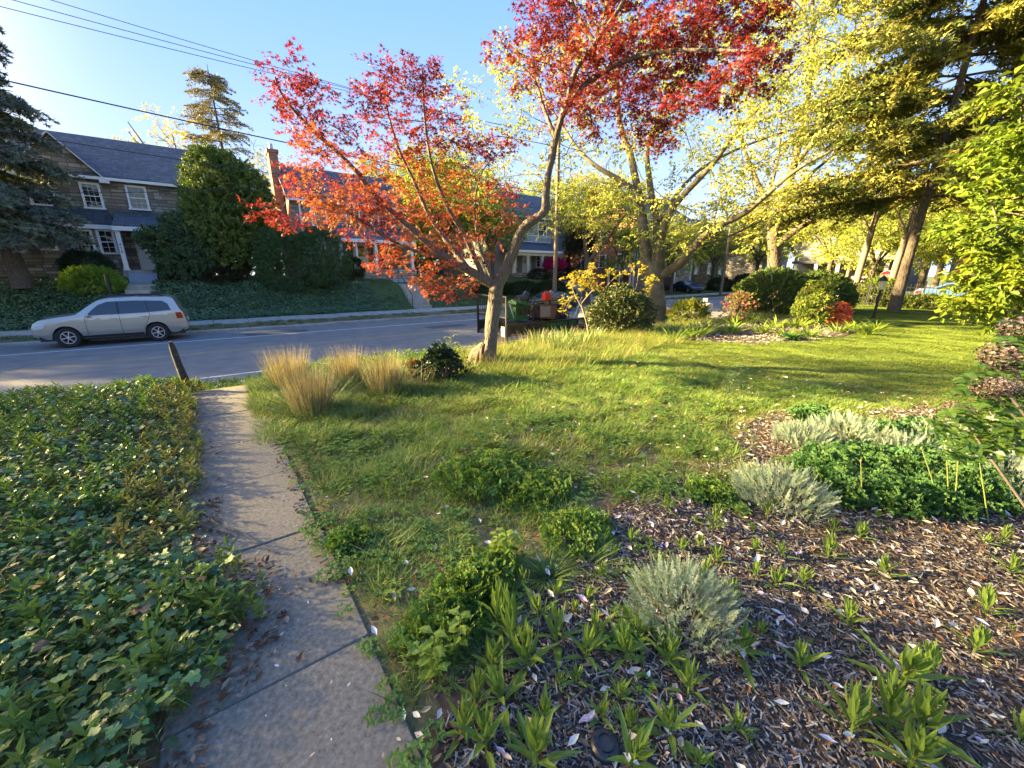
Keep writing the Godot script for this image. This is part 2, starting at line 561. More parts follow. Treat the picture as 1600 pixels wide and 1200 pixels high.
func build_road() -> void:
	var b := MB.new()
	b.quad(Vector3(-60, 0, -11.05), Vector3(140, 0, -11.05), Vector3(140, 0, -23.0), Vector3(-60, 0, -23.0), Vector3.UP)
	struct("road", b.mesh(), M.asphalt)
	var s := MB.new()
	s.quad(Vector3(34.5, 0.735, 60), Vector3(42.5, 0.735, 60), Vector3(42.5, 0.735, -3.0), Vector3(34.5, 0.735, -3.0), Vector3.UP)
	s.quad(Vector3(34.5, 0.735, -3.0), Vector3(42.5, 0.735, -3.0), Vector3(44.0, 0.05, -11.0), Vector3(33.0, 0.05, -11.0), Vector3.UP)
	struct("side_street", s.mesh(), M.asphalt)
	for e in [["near_edge_line", 12.8, M.line, 0.11], ["far_edge_line", 20.45, M.line, 0.11]]:
		var m := MB.new()
		m.quad(Vector3(-60, 0.004, -e[1] - e[3] / 2), Vector3(140, 0.004, -e[1] - e[3] / 2), Vector3(140, 0.004, -e[1] + e[3] / 2), Vector3(-60, 0.004, -e[1] + e[3] / 2), Vector3.UP)
		struct(e[0], m.mesh(), e[2])
	for o in [-0.12, 0.12]:
		var m := MB.new()
		m.quad(Vector3(-60, 0.004, -17.0 - o - 0.05), Vector3(140, 0.004, -17.0 - o - 0.05), Vector3(140, 0.004, -17.0 - o + 0.05), Vector3(-60, 0.004, -17.0 - o + 0.05), Vector3.UP)
		struct("centre_line", m.mesh(), M.yellow_line)
	struct("near_kerb", boxm(Vector3(-60, -0.2, -11.06), Vector3(140, 0.13, -10.85)), M.sidewalk)
	var kerb := Node3D.new()
	kerb.name = "far_kerb"
	kerb.set_meta("kind", "structure")
	add_child(kerb)
	var ks := MB.new()
	ks.box(Vector3(0.008, -0.2, -23.15), Vector3(1.992, 0.09, -23.0))
	ks.quad(Vector3(0.008, 0.09, -23.0), Vector3(1.992, 0.09, -23.0), Vector3(1.992, 0.12, -23.03), Vector3(0.008, 0.12, -23.03), Vector3(0, 1, 1))
	ks.quad(Vector3(0.008, 0.12, -23.03), Vector3(1.992, 0.12, -23.03), Vector3(1.992, 0.12, -23.15), Vector3(0.008, 0.12, -23.15), Vector3.UP)
	var km := ks.mesh()
	for i in 90:
		put("kerb_stone", km, M.sidewalk, kerb, Vector3(-46.0 + i * 2.0, 0.006 * ((i * 5) % 3 - 1), 0))
	# patches and sealed cracks in the asphalt
	var tar := mat_tex(ramp_tex(41, 0.05, [Color(0.06, 0.06, 0.063), Color(0.085, 0.085, 0.088)], 128, 5), 1.5, 0.85)
	for e in [[1.5, 21.2, 2.6, 1.1], [-9.0, 14.6, 3.4, 0.9], [9.0, 18.6, 2.2, 1.0], [26.0, 14.5, 3.0, 1.2]]:
		var m := MB.new()
		var pts := []
		for k in 16:
			var an := TAU * k / 16.0
			pts.append(Vector3(e[0] + clampf(cos(an) * 1.3, -1, 1) * e[2] * (0.5 + 0.03 * sin(k * 5.0)), 0.003, -e[1] + clampf(sin(an) * 1.3, -1, 1) * e[3] * (0.5 + 0.04 * cos(k * 3.0))))
		for k in 16:
			m.flat(Vector3(e[0], 0.003, -e[1]), pts[k], pts[(k + 1) % 16], Vector3.UP)
		struct("asphalt_patch", m.mesh(), tar)
	for e in [[Vector2(-14, 18.9), Vector2(2, 18.6), 0.02], [Vector2(2, 18.6), Vector2(24, 18.9), 0.02], [Vector2(0.5, 20.6), Vector2(3.0, 22.9), 0.03], [Vector2(-6.5, 13.0), Vector2(-5.2, 18.5), 0.02], [Vector2(12, 13.2), Vector2(13.5, 22.8), 0.025], [Vector2(-11, 15.8), Vector2(6.0, 14.9), 0.018]]:
		var m := MB.new()
		var prev := Vector3.ZERO
		for k in 41:
			var q: Vector2 = e[0].lerp(e[1], k / 40.0)
			var p := Vector3(q.x + 0.12 * noise.get_noise_1d(k * 0.9 + q.y), 0.0035, -q.y + 0.16 * noise.get_noise_1d(k * 0.8 + 90.0))
			if k > 0:
				var sd: Vector3 = (p - prev).cross(Vector3.UP).normalized() * e[2]
				m.quad(prev - sd, p - sd, p + sd, prev + sd, Vector3.UP)
			prev = p
		struct("sealed_crack", m.mesh(), tar)
	# far pavement in slabs
	var sw := Node3D.new()
	sw.name = "pavement"
	sw.set_meta("kind", "structure")
	add_child(sw)
	var slab := MB.new()
	var l := 1.5
	slab.quad(Vector3(0.012, 0.24, -24.4), Vector3(l - 0.012, 0.24, -24.4), Vector3(l - 0.012, 0.315, -25.95), Vector3(0.012, 0.315, -25.95), Vector3.UP)
	slab.quad(Vector3(0.012, 0.1, -24.4), Vector3(l - 0.012, 0.1, -24.4), Vector3(l - 0.012, 0.24, -24.4), Vector3(0.012, 0.24, -24.4), Vector3.BACK)
	var sl := slab.mesh()
	for i in 84:
		put("slab", sl, M.sidewalk, sw, Vector3(-46.0 + i * l, 0.008 * ((i * 7) % 3 - 1), 0))
	struct("pavement_bed", boxm(Vector3(-60, 0.0, -25.95), Vector3(140, 0.2, -24.42)), M.soil)

# ---------- the garden path ----------
func path_l(v: float) -> float:
	return -0.70 + 0.047 * clampf(6.7 - v, -1.0, 8.0)

func path_r(v: float) -> float:
	return 0.10 + 0.030 * clampf(6.7 - v, -1.0, 8.0)

func build_path() -> void:
	var p := Node3D.new()
	p.name = "garden_path"
	p.set_meta("kind", "structure")
	add_child(p)
	var cuts := [-3.6, -2.6, -1.55, -0.5, 0.52, 1.5, 2.5, 3.45, 4.36, 5.42, 6.78]
	for i in cuts.size() - 1:
		var b := MB.new()
		var a: float = cuts[i] + 0.003
		var e: float = cuts[i + 1] - 0.003
		var y := 1.086 + 0.003 * sin(i * 2.3)
		# the path widens a little and bears away from the road's square towards the house
		var xa := path_l(cuts[i])
		var xb := path_r(cuts[i]) + 0.012 * sin(i * 1.7)
		var xc := path_l(cuts[i + 1])
		var xd := path_r(cuts[i + 1]) + 0.012 * sin(i * 1.7)
		var c := 0.006
		var t := y - 0.02 * (1.0 if i == cuts.size() - 2 else 0.0)
		# top with a worn, rounded edge, corners in the order near left, near right, far right, far left
		var top := [Vector3(xa + c, y, -a - c), Vector3(xb - c, y, -a - c), Vector3(xd - c, t, -e + c), Vector3(xc + c, t, -e + c)]
		var rim := [Vector3(xa, y - c, -a), Vector3(xb, y - c, -a), Vector3(xd, t - c, -e), Vector3(xc, t - c, -e)]
		b.quad(top[0], top[1], top[2], top[3], Vector3.UP)
		for k in 4:
			var k2 := (k + 1) % 4
			var side: Vector3 = [Vector3.BACK, Vector3.RIGHT, Vector3.FORWARD, Vector3.LEFT][k]
			b.quad(rim[k], rim[k2], top[k2], top[k], side + Vector3.UP)
			b.quad(rim[k] - Vector3(0, 0.2, 0), rim[k2] - Vector3(0, 0.2, 0), rim[k2], rim[k], side)
		put("slab", b.mesh(), M.concrete, p)
	# steps down to the street
	for k in 5:
		put("step", boxm(Vector3(-0.70, 0.0, -7.12 - k * 0.34), Vector3(0.17, 0.91 - k * 0.17, -6.79 - k * 0.34)), M.concrete, p)
	struct("path_landing", boxm(Vector3(-0.75, 0.05, -11.0), Vector3(0.25, 0.21, -8.5)), M.sidewalk)

# ---------- houses ----------
# a window on a wall that faces the road (face = 0) or the side towards smaller x (face = 1)
func window(h: Node3D, a0: float, a1: float, y0: float, y1: float, plane: float, face := 0, cols := 3, rows := 4, trim := 0.1) -> void:
	var at := -h.position
	var f := MB.new()
	var q := func(a: float, y: float, o: float) -> Vector3:
		return Vector3(a, y, -plane + o) if face == 0 else Vector3(plane - o, y, -a)
	var bx := func(m: MB, l0: float, l1: float, b0: float, b1: float, o0: float, o1: float) -> void:
		var p: Vector3 = q.call(l0, b0, o0)
		var r: Vector3 = q.call(l1, b1, o1)
		m.box(p.min(r), p.max(r))
	bx.call(f, a0 - trim, a0, y0, y1 + trim, 0.002, 0.09)
	bx.call(f, a1, a1 + trim, y0, y1 + trim, 0.002, 0.09)
	bx.call(f, a0, a1, y1, y1 + trim, 0.002, 0.09)
	bx.call(f, a0, a1, (y0 + y1) / 2 - 0.025, (y0 + y1) / 2 + 0.025, 0.03, 0.07)
	var w := put("window", f.mesh(), M.white, h, at)
	var s := MB.new()
	bx.call(s, a0 - trim - 0.04, a1 + trim + 0.04, y0 - 0.09, y0 - 0.002, 0.002, 0.14)
	put("sill", s.mesh(), M.white, w)
	for k in 2:
		var g := MB.new()
		var b0 := y0 if k == 0 else (y0 + y1) / 2 + 0.026
		var b1 := (y0 + y1) / 2 - 0.026 if k == 0 else y1
		bx.call(g, a0, a1, b0, b1, 0.004, 0.02)
		put("pane", g.mesh(), M.glass, w)
	var mu := MB.new()
	for i in range(1, cols):
		var a := lerpf(a0, a1, float(i) / cols)
		bx.call(mu, a - 0.012, a + 0.012, y0, y1, 0.021, 0.034)
	for j in range(1, rows):
		var y := lerpf(y0, y1, float(j) / rows)
		bx.call(mu, a0, a1, y - 0.012, y + 0.012, 0.021, 0.033)
	put("muntins", mu.mesh(), M.cream, w)

func walls(h: Node3D, x0: float, x1: float, y0: float, y1: float, v0: float, v1: float, m: Material, called := "wall") -> void:
	put(called, boxm(Vector3(x0, y0, -v1), Vector3(x1, y1, -v0)), m, h, -h.position)

# a roof whose ridge runs along x
func gable_roof(h: Node3D, x0: float, x1: float, v0: float, v1: float, ye: float, yr: float, m: Material, over := 0.35, wallm: Material = null) -> void:
	var b := MB.new()
	var vm := (v0 + v1) / 2
	var sl := (yr - ye) / (vm - v0)
	var t := 0.16
	for s in [-1.0, 1.0]:
		var vo: float = vm + s * ((v1 - v0) / 2 + over)
		var ylow := ye - sl * over
		var a := Vector3(x0 - 0.25, ylow, -vo)
		var c := Vector3(x1 + 0.25, ylow, -vo)
		var d := Vector3(x1 + 0.25, yr, -vm)
		var e := Vector3(x0 - 0.25, yr, -vm)
		var u := Vector3(0, t, 0)
		b.quad(a + u, c + u, d + u, e + u, Vector3.UP)
		b.quad(a, c, d, e, Vector3.DOWN)
		b.quad(a, c, c + u, a + u, Vector3(0, 0, -s))
		b.quad(a, e, e + u, a + u, Vector3.LEFT)
		b.quad(c, d, d + u, c + u, Vector3.RIGHT)
	var r := put("roof", b.mesh(), m, h, -h.position)
	for s in [-1.0, 1.0]:
		var vo: float = vm + s * ((v1 - v0) / 2 + over + 0.03)
		put("gutter", boxm(Vector3(x0 - 0.25, ye - sl * over - 0.06, -vo - 0.05), Vector3(x1 + 0.25, ye - sl * over + 0.09, -vo + 0.05)), M.white, r)
	if wallm:
		for x in [x0, x1]:
			var k := MB.new()
			var o: float = -0.01 if x == x0 else 0.01
			k.flat(Vector3(x + o, ye, -v0), Vector3(x + o, ye, -v1), Vector3(x + o, yr, -vm), Vector3(o, 0, 0))
			put("gable", k.mesh(), wallm, h, -h.position)

# a lean-to roof rising away from the road
func lean_roof(h: Node3D, x0: float, x1: float, v0: float, v1: float, y0: float, y1: float, m: Material, hip := 0.0) -> void:
	var b := MB.new()
	var u := Vector3(0, 0.12, 0)
	var a := Vector3(x0, y0, -v0)
	var c := Vector3(x1, y0, -v0)
	var d := Vector3(x1 - hip, y1, -v1)
	var e := Vector3(x0 + hip, y1, -v1)
	b.quad(a + u, c + u, d + u, e + u, Vector3.UP)
	b.quad(a, c, d, e, Vector3.DOWN)
	b.quad(a, c, c + u, a + u, Vector3.BACK)
	var la := Vector3(x0, y0, -v1)
	var ra := Vector3(x1, y0, -v1)
	b.quad(a, la, e + u, a + u, Vector3.LEFT)
	b.quad(c, ra, d + u, c + u, Vector3.RIGHT)
	var r := put("porch_roof", b.mesh(), m, h, -h.position)
	put("fascia", boxm(Vector3(x0 - 0.02, y0 - 0.16, -v0 - 0.1), Vector3(x1 + 0.02, y0 + 0.06, -v0 + 0.04)), M.white, r)

func column(h: Node3D, x: float, v: float, y0: float, y1: float, w := 0.09, m: Material = null) -> void:
	var b := MB.new()
	b.box(Vector3(x - w, y0, -v - w), Vector3(x + w, y1, -v + w))
	b.box(Vector3(x - w * 1.35, y0, -v - w * 1.35), Vector3(x + w * 1.35, y0 + 0.12, -v + w * 1.35))
	b.box(Vector3(x - w * 1.3, y1 - 0.12, -v - w * 1.3), Vector3(x + w * 1.3, y1 - 0.001, -v + w * 1.3))
	put("column", b.mesh(), m if m else M.white, h, -h.position)

func door(h: Node3D, x0: float, x1: float, y0: float, y1: float, v: float) -> void:
	var at := -h.position
	var d := put("door", boxm(Vector3(x0, y0, -v + 0.005), Vector3(x1, y1, -v + 0.06)), M.white, h, at)
	put("pane", boxm(Vector3(x0 + 0.15, (y0 + y1) / 2, -v + 0.05), Vector3(x1 - 0.15, y1 - 0.2, -v + 0.065)), M.glass, d)
	put("handle", boxm(Vector3(x0 + 0.06, y0 + 0.95, -v + 0.061), Vector3(x0 + 0.1, y0 + 1.1, -v + 0.11)), M.steel, d)
	var f := MB.new()
	f.box(Vector3(x0 - 0.12, y0, -v + 0.002), Vector3(x0 - 0.002, y1 + 0.12, -v + 0.09))
	f.box(Vector3(x1 + 0.002, y0, -v + 0.002), Vector3(x1 + 0.12, y1 + 0.12, -v + 0.09))
	f.box(Vector3(x0, y1 + 0.002, -v + 0.002), Vector3(x1, y1 + 0.12, -v + 0.09))
	put("frame", f.mesh(), M.white, d)

func chimney(h: Node3D, x0: float, x1: float, v0: float, v1: float, y0: float, y1: float, m: Material) -> void:
	var at := -h.position
	var c := put("chimney", boxm(Vector3(x0, y0, -v1), Vector3(x1, y1, -v0)), m, h, at)
	put("cap", boxm(Vector3(x0 - 0.08, y1 + 0.001, -v1 - 0.08), Vector3(x1 + 0.08, y1 + 0.22, -v0 + 0.08)), m, c)
	var b := MB.new()
	b.lathe([Vector2(0.0, 0.5), Vector2(0.14, 0.5), Vector2(0.14, 0.0)], 10, Transform3D(Basis.IDENTITY, Vector3((x0 + x1) / 2, y1 + 0.22, -(v0 + v1) / 2)))
	put("flue", b.mesh(), M.steel, c)

func walk_up(called: String, x0: float, x1: float, v0: float, v1: float, v2: float, steps: int, label: String) -> void:
	# steps through the bank, then a level walk to the door
	var at := Vector3((x0 + x1) / 2, hgt(x0, v0), -v0)
	var o := thing(called, label, "steps", at)
	var y0 := 0.30
	var y1 := hgt(x0, v1) + 0.06
	for k in steps:
		var a := lerpf(v0, v1, float(k) / steps)
		var b := lerpf(v0, v1, float(k + 1) / steps)
		var y := lerpf(y0, y1, float(k + 1) / steps)
		put("step", boxm(Vector3(x0, y - 0.9, -b), Vector3(x1, y, -a)), M.sidewalk, o, -at)
	var m := MB.new()
	var ye := hgt(x0, v2) + 0.06
	m.quad(Vector3(x0, y1, -v1), Vector3(x1, y1, -v1), Vector3(x1, ye, -v2), Vector3(x0, ye, -v2), Vector3.UP)
	m.quad(Vector3(x0, y1 - 0.2, -v1), Vector3(x0, y1, -v1), Vector3(x0, ye, -v2), Vector3(x0, ye - 0.2, -v2), Vector3.LEFT)
	m.quad(Vector3(x1, y1 - 0.2, -v1), Vector3(x1, y1, -v1), Vector3(x1, ye, -v2), Vector3(x1, ye - 0.2, -v2), Vector3.RIGHT)
	put("walk", m.mesh(), M.sidewalk, o, -at)

func rail(h: Node3D, x0: float, x1: float, v: float, y0: float, y1: float, step := 0.16) -> void:
	var at := -h.position
	var r := put("railing", boxm(Vector3(x0, y1 - 0.07, -v - 0.03), Vector3(x1, y1, -v + 0.03)), M.white, h, at)
	put("rail", boxm(Vector3(x0, y0 + 0.05, -v - 0.02), Vector3(x1, y0 + 0.1, -v + 0.02)), M.white, r)
	var n := int((x1 - x0) / step)
	var bal := boxm(Vector3(-0.016, y0 + 0.1, -0.016), Vector3(0.016, y1 - 0.07, 0.016))
	for i in n + 1:
		put("baluster", bal, M.white, r, Vector3(x0 + (x1 - x0) * i / n, 0, -v))

func build_houses() -> void:
	# the stone house with the slate roof
	var h := thing("stone_house", "two storey fieldstone house with slate roof and white trimmed sash windows", "house", Vector3(-5.5, 2.4, -33.0))
	var at := -h.position
	walls(h, -11.0, -0.85, 1.6, 7.95, 33.0, 42.0, M.stone)
	gable_roof(h, -11.0, -0.85, 33.0, 42.0, 7.95, 10.75, M.shingle, 0.3, M.stone)
	# cross gable towards the road
	var cg := MB.new()
	cg.flat(Vector3(-8.15, 7.95, -32.96), Vector3(-4.9, 7.95, -32.96), Vector3(-6.52, 9.75, -32.96), Vector3.BACK)
	put("gable", cg.mesh(), M.stone, h, at)
	var gr := MB.new()
	for s in [-1.0, 1.0]:
		var lo := Vector3(-6.52 + s * 1.85, 7.72, -32.7)
		var pk := Vector3(-6.52, 9.85, -32.7)
		var bk := Vector3(-6.52, 9.85, -36.1)
		var lb := Vector3(lo.x, 7.72, -33.0)
		gr.quad(lo, pk, bk, lb, Vector3.UP)
	put("gable_roof", gr.mesh(), M.shingle, h, at)
	var rk := MB.new()
	for s in [-1.0, 1.0]:
		rk.bar(Vector3(-6.52 + s * 1.85, 7.66, -32.68), Vector3(-6.52, 9.79, -32.68), 0.16, 0.05)
		rk.box(Vector3(-6.52 + s * 1.72 - 0.2, 7.55, -32.72), Vector3(-6.52 + s * 1.72 + 0.2, 7.7, -32.6))
	put("rake_board", rk.mesh(), M.white, h, at)
	window(h, -5.82, -5.2, 6.27, 7.45, 33.0)
	window(h, -7.8, -7.1, 6.27, 7.45, 33.0)
	window(h, -3.96, -3.25, 6.37, 7.5, 33.0)
	window(h, -1.6, -1.05, 6.5, 7.5, 33.0, 0, 2, 4)
	# ground floor bay with its own roof
	walls(h, -7.9, -4.85, 1.6, 5.15, 32.0, 32.99, M.stone, "bay")
	lean_roof(h, -8.1, -4.72, 31.75, 32.98, 5.2, 6.15, M.shingle_dark, 0.35)
	window(h, -5.48, -4.98, 3.82, 4.95, 32.0, 0, 2, 4, 0.12)
	window(h, -6.75, -5.85, 3.95, 4.9, 32.0, 0, 6, 4, 0.1)
	window(h, -7.72, -7.3, 3.95, 4.9, 32.0, 0, 2, 4, 0.1)
	# porch
	lean_roof(h, -4.7, -1.3, 30.75, 32.98, 5.1, 6.05, M.shingle)
	put("porch_floor", boxm(Vector3(-4.75, 1.7, -32.99), Vector3(-1.3, 2.86, -30.8)), M.sidewalk, h, at)
	column(h, -4.57, 31.0, 2.86, 5.0, 0.1)
	column(h, -1.5, 31.0, 2.86, 5.0, 0.1)
	door(h, -4.1, -3.2, 2.88, 4.9, 33.0)
	var blue := mat_flat(Color(0.25, 0.33, 0.45), 0.7)
	for k in 2:
		put("step", boxm(Vector3(-4.5, 1.7, -30.79 + k * 0.3), Vector3(-3.3, 2.69 - k * 0.17, -30.5 + k * 0.3)), blue, h, at)
	for k in 3:
		var t := TextMesh.new()
		t.text = "418"[k]
		t.font_size = 24
		t.pixel_size = 0.0065
		t.depth = 0.01
		put("house_number", t, M.black, h, at + Vector3(-4.57, 4.22 - k * 0.19, -30.885))
	walk_up("garden_steps", -4.5, -3.3, 26.0, 29.2, 30.2, 8, "concrete steps and walk up the ivy bank to the stone house porch")
	# the house with the brick chimney
	h = thing("brick_chimney_house", "stone house with slate roof and a tall brick chimney on its gable end", "house", Vector3(8.5, 2.4, -34.0))
	walls(h, 4.5, 13.5, 1.6, 8.0, 34.0, 42.0, M.stone)
	walls(h, 4.47, 4.5, 1.6, 8.0, 34.0, 42.0, M.brick, "side_wall")
	gable_roof(h, 4.5, 13.5, 34.0, 42.0, 8.0, 10.75, M.shingle, 0.3, M.brick)
	chimney(h, 3.85, 4.45, 36.4, 37.7, 1.6, 11.3, M.brick)
	window(h, 5.85, 6.75, 6.2, 7.5, 34.0)
	window(h, 8.3, 9.2, 6.2, 7.5, 34.0)
	window(h, 10.8, 11.7, 6.2, 7.5, 34.0)
	window(h, 5.4, 6.4, 3.5, 4.9, 34.0)
	put("corner_board", boxm(Vector3(5.0, 5.2, -33.99), Vector3(5.12, 7.9, -33.93)), M.white, h, -h.position)
	lean_roof(h, 6.7, 12.5, 30.8, 33.98, 5.05, 6.2, M.shingle)
	put("porch_floor", boxm(Vector3(6.7, 1.7, -33.99), Vector3(12.5, 3.0, -30.9)), M.stone, h, -h.position)
	for x in [6.95, 9.42, 12.25]:
		column(h, x, 31.05, 3.0, 4.95, 0.1)
	column(h, 8.02, 31.05, 3.0, 4.95, 0.06)
	door(h, 8.6, 9.5, 3.02, 5.0, 34.0)
	window(h, 10.2, 11.3, 3.6, 4.9, 34.0)
	walk_up("garden_steps", 10.2, 11.5, 26.0, 28.6, 30.8, 7, "concrete steps climbing the grassy bank beside a thin iron handrail")
	# the house with the white porch
	h = thing("porch_house", "grey house with white columned porch and railed balcony above it", "house", Vector3(26.0, 2.3, -34.0))
	walls(h, 21.5, 31.5, 1.2, 8.4, 34.0, 43.0, M.siding)
	gable_roof(h, 21.5, 31.5, 34.0, 43.0, 8.4, 11.2, M.shingle, 0.3, M.siding)
	lean_roof(h, 22.6, 29.6, 31.7, 33.98, 4.85, 5.75, M.shingle, 0.8)
	rail(h, 23.6, 28.6, 33.2, 5.75, 6.5)
	put("porch_floor", boxm(Vector3(22.7, 1.0, -33.99), Vector3(29.5, 2.75, -31.8)), M.stone, h, -h.position)
	put("beam", boxm(Vector3(22.7, 4.4, -32.1), Vector3(29.5, 4.68, -31.85)), M.cream, h, -h.position)
	for x in [23.0, 24.65, 26.5, 29.2]:
		column(h, x, 32.0, 2.75, 4.4, 0.13, M.cream)
	door(h, 25.6, 26.5, 2.77, 4.7, 34.0)
	window(h, 23.4, 24.6, 3.4, 4.7, 34.0)
	window(h, 27.4, 28.6, 3.4, 4.7, 34.0)
	window(h, 23.2, 24.2, 6.4, 7.8, 34.0)
	window(h, 27.6, 28.6, 6.4, 7.8, 34.0)
	walk_up("garden_steps", 27.2, 28.3, 26.0, 28.8, 31.7, 6, "concrete walk rising over the lawn to the white columned porch")
	# the corner house of brick and stone
	h = thing("brick_stone_house", "big house with red brick side and grey stone front behind the branching street tree", "house", Vector3(46.0, 0.4, -31.0))
	walls(h, 39.5, 52.6, -0.2, 9.0, 31.0, 44.0, M.stone)
	walls(h, 39.44, 39.5, -0.2, 9.0, 31.0, 44.0, M.brick, "side_wall")
	gable_roof(h, 39.5, 52.6, 31.0, 44.0, 9.0, 13.0, M.shingle, 0.3, M.brick)
	for a in [[32.2, 33.1], [35.0, 35.9], [38.2, 39.1]]:
		window(h, a[0], a[1], 3.5, 4.9, 39.44, 1, 2, 2, 0.14)
		window(h, a[0], a[1], 6.3, 7.7, 39.44, 1, 2, 2, 0.14)
	for x in [40.6, 43.0, 46.5, 50.3]:
		window(h, x, x + 1.0, 3.6, 5.2, 31.0, 0, 2, 2, 0.12)
		window(h, x, x + 1.0, 6.5, 8.0, 31.0, 0, 2, 2, 0.12)
	var dp := MB.new()
	for x in [40.0, 48.6, 52.4]:
		dp.box(Vector3(x - 0.06, 0.3, -30.99), Vector3(x + 0.06, 8.8, -30.86))
	put("downpipe", dp.mesh(), M.white, h, -h.position)
	put("garage_door", boxm(Vector3(45.3, 0.2, -30.99), Vector3(48.0, 2.3, -30.93)), M.dark, h, -h.position)
	# deck on posts at the brick side
	put("deck", boxm(Vector3(35.4, 2.75, -35.5), Vector3(39.42, 2.95, -30.8)), M.siding, h, -h.position)
	rail(h, 35.4, 39.4, 30.85, 2.95, 3.95, 0.3)
	for x in [35.5, 37.4, 39.3]:
		column(h, x, 30.9, 0.2, 4.15, 0.08)
	# across the side street
	h = thing("columned_house", "dark house with white porch columns beyond the side street", "house", Vector3(64.0, 0.7, -17.0))
	walls(h, 63.0, 74.0, 0.0, 6.5, 11.0, 22.5, M.siding)
	gable_roof(h, 63.0, 74.0, 11.0, 22.5, 6.5, 10.5, M.shingle_dark, 0.3, M.siding)
	put("porch_roof", boxm(Vector3(59.6, 3.9, -21.5), Vector3(62.98, 4.2, -12.0)), M.shingle_dark, h, -h.position)
	put("porch_floor", boxm(Vector3(59.8, 0.4, -21.4), Vector3(62.98, 1.2, -12.1)), M.stone, h, -h.position)
	for v in [12.3, 14.5, 16.7, 18.9, 21.1]:
		column(h, 60.0, v, 1.2, 3.9, 0.16)
	for v in [13.2, 18.0]:
		window(h, v, v + 1.1, 1.8, 3.4, 63.0, 1, 2, 2)
	h = thing("slate_blue_house", "slate blue house with pale roof seen between the trunks", "house", Vector3(66.0, 0.7, -2.0))
	var blue_wall := mat_flat(Color(0.16, 0.2, 0.26), 0.7)
	walls(h, 64.0, 76.0, 0.0, 5.6, -4.0, 8.0, blue_wall)
	gable_roof(h, 64.0, 76.0, -4.0, 8.0, 5.6, 9.0, M.shingle, 0.3, blue_wall)
	for v in [-2.5, 1.5, 5.5]:
		window(h, v, v + 1.2, 2.0, 3.6, 64.0, 1, 2, 2)
	# further houses along the far side of the road
	for e in [[-28.0, "stone house in the row with plain slate roof, out beyond the dark spruce"], [62.0, "stone house far down the road behind the street trees"], [86.0, "last stone house far down the road"]]:
		var x: float = e[0]
		var far := thing("row_house", e[1], "house", Vector3(x, 1.0, -34.0), 0.0, "houses along the far side of the road")
		walls(far, x - 5.0, x + 6.0, 0.0, 8.2, 34.0, 43.0, M.stone)
		gable_roof(far, x - 5.0, x + 6.0, 34.0, 43.0, 8.2, 11.2, M.shingle, 0.3, M.brick)
		for q in [-3.5, 0.2, 3.6]:
			window(far, x + q, x + q + 1.0, 6.0, 7.5, 34.0)
			window(far, x + q, x + q + 1.0, 2.6, 4.2, 34.0)

